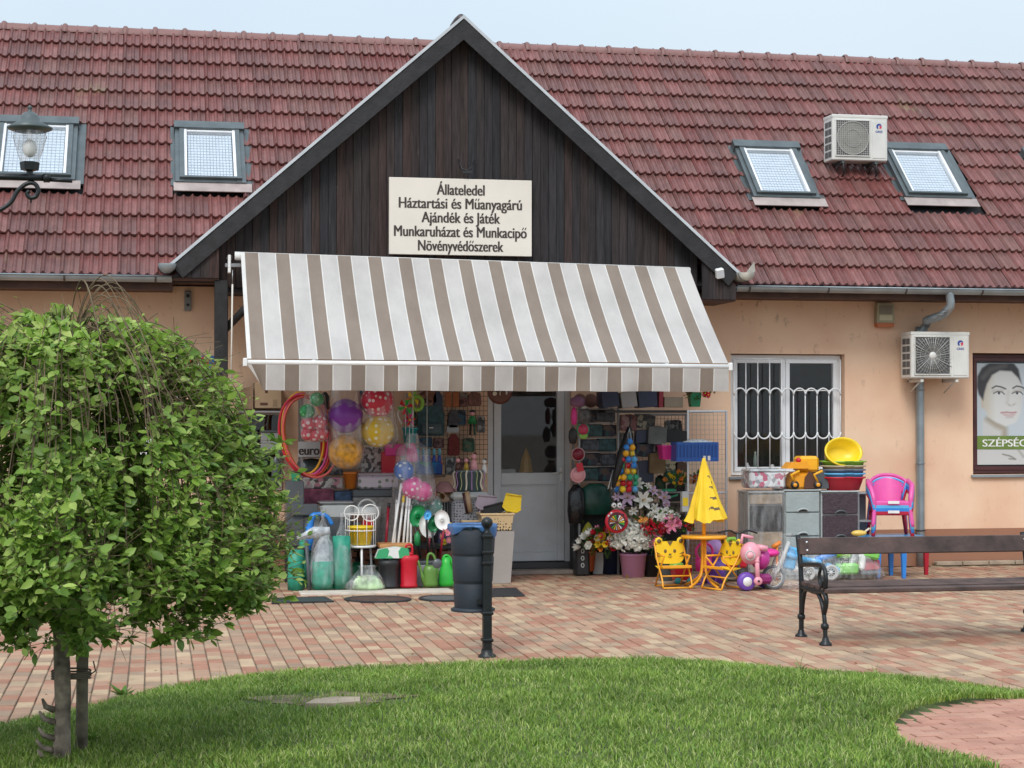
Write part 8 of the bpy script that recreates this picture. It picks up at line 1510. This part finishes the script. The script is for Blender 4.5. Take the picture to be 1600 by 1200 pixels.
# more stock that fills the bays beside the door
def packs(rows, Y0):
    for nm, lab, x0, x1, y0, y1, m, Y in rows:
        cx, z, w_, h = bb(x0, x1, y0, y1, Y0 + Y); b = MB(); k = (x0 * 7 + y0) % 3
        if k == 0: b.box(cx - w_ / 2, cx + w_ / 2, Y0 + Y, Y0 + Y + .06, z, z + h, m, .008)
        elif k == 1: b.prism([(-w_ * .5, h * .06), (-w_ * .4, 0), (w_ * .42, .0), (w_ * .5, h * .1), (w_ * .46, h * .9), (w_ * .3, h), (-w_ * .36, h * .97), (-w_ * .5, h * .85)], -.03, .03, m, T=Matrix.Translation((cx, Y0 + Y + .03, z)))
        else: b.lathe([(.001, 0), (w_ * .46, 0), (w_ * .5, h * .15), (w_ * .44, h * .75), (w_ * .2, h * .95), (.001, h)], m, (cx, Y0 + Y + .03, z), 12, sy=.5)
        wthing(b, nm, lab, 'pack')
pp1 = print_mat('pp_blue', [(.02, .06, .12), (.05, .12, .18), (.10, .11, .12), (.03, .03, .05)], 26); pp2 = print_mat('pp_rose', [(.16, .06, .07), (.25, .14, .13), (.09, .04, .04), (.3, .26, .22)], 26); pp3 = print_mat('pp_green', [(.02, .08, .05), (.06, .13, .08), (.12, .12, .08), (.02, .03, .02)], 26); pp4 = print_mat('pp_grey', [(.2, .2, .2), (.09, .09, .10), (.32, .31, .30), (.05, .05, .05)], 26)
packs([('toy_pack', 'blue printed toy pack on the wire grid left of the puppet', 714, 728, 640, 664, pp1, -.14), ('toy_pack', 'rose printed toy pack on the wire grid under the fan-shaped pack', 718, 730, 614, 636, pp2, -.14), ('toy_pack', 'green printed toy pack low on the wire grid below the puppet', 724, 742, 684, 706, pp3, -.14), ('toy_pack', 'grey printed toy pack at the right edge of the wire grid', 746, 758, 650, 676, pp4, -.14), ('toy_pack', 'dark blue pack below the backpack', 656, 676, 683, 699, pp1, -.2), ('toy_pack', 'rose and brown pack right of the pack below the backpack', 678, 694, 684, 700, pp2, -.2), ('toy_pack', 'green pack between the windmills and the backpack', 640, 652, 640, 664, pp3, -.3), ('toy_pack', 'pale grey bottle pack right of the bubble bottles', 696, 712, 714, 742, pp4, -.3), ('toy_pack', 'dark rose pack behind the dolls on the gift bucket', 716, 736, 716, 734, pp2, -.12),
 ('shelf_pack', 'grey printed pack behind the bagged strawberries-like balls', 470, 488, 640, 668, pp4, -.25), ('shelf_pack', 'dark blue pack between the purple and the red spotted balls', 562, 576, 606, 640, pp1, -.25), ('shelf_pack', 'black wire-handled pack left of the purple ball', 500, 516, 612, 640, m_black, -.3), ('shelf_pack', 'green printed pack right of the amber ball', 566, 580, 668, 696, pp3, -.25), ('shelf_pack', 'rose printed pack under the yellow spotted ball', 600, 622, 684, 704, pp2, -.4), ('shelf_pack', 'dark pack behind the "euro" board and the hoops', 462, 512, 716, 740, m_dgrey, -.3), ('shelf_pack', 'grey printed pack right of the "euro" board', 514, 536, 716, 742, pp4, -.3), ('shelf_pack', 'dark grey shelf goods left of the hula hoops', 424, 440, 712, 760, m_dgrey, -.3),
 ('net_pack', 'dark printed pack high between the door rack and the mesh rack', 968, 990, 676, 700, pp4, -.3), ('net_pack', 'blue printed pack behind the net of balls', 1000, 1014, 756, 776, pp1, -.4), ('net_pack', 'green printed pack behind the lilies on the right', 1024, 1042, 742, 764, pp3, -.4), ('net_pack', 'black pack behind the orange tulips', 1044, 1072, 754, 784, m_black, -.35), ('net_pack', 'grey printed pack above the magenta basket', 1040, 1066, 656, 674, pp4, -.35), ('net_pack', 'rose printed pack between the dark packs of the mesh rack', 1020, 1038, 692, 708, pp2, -.35), ('net_pack', 'black pack behind the lilies on the left', 962, 994, 764, 792, m_black, -.2), ('net_pack', 'dark pack behind the cream roses', 1048, 1072, 790, 820, m_dgrey, -.3)], 0)
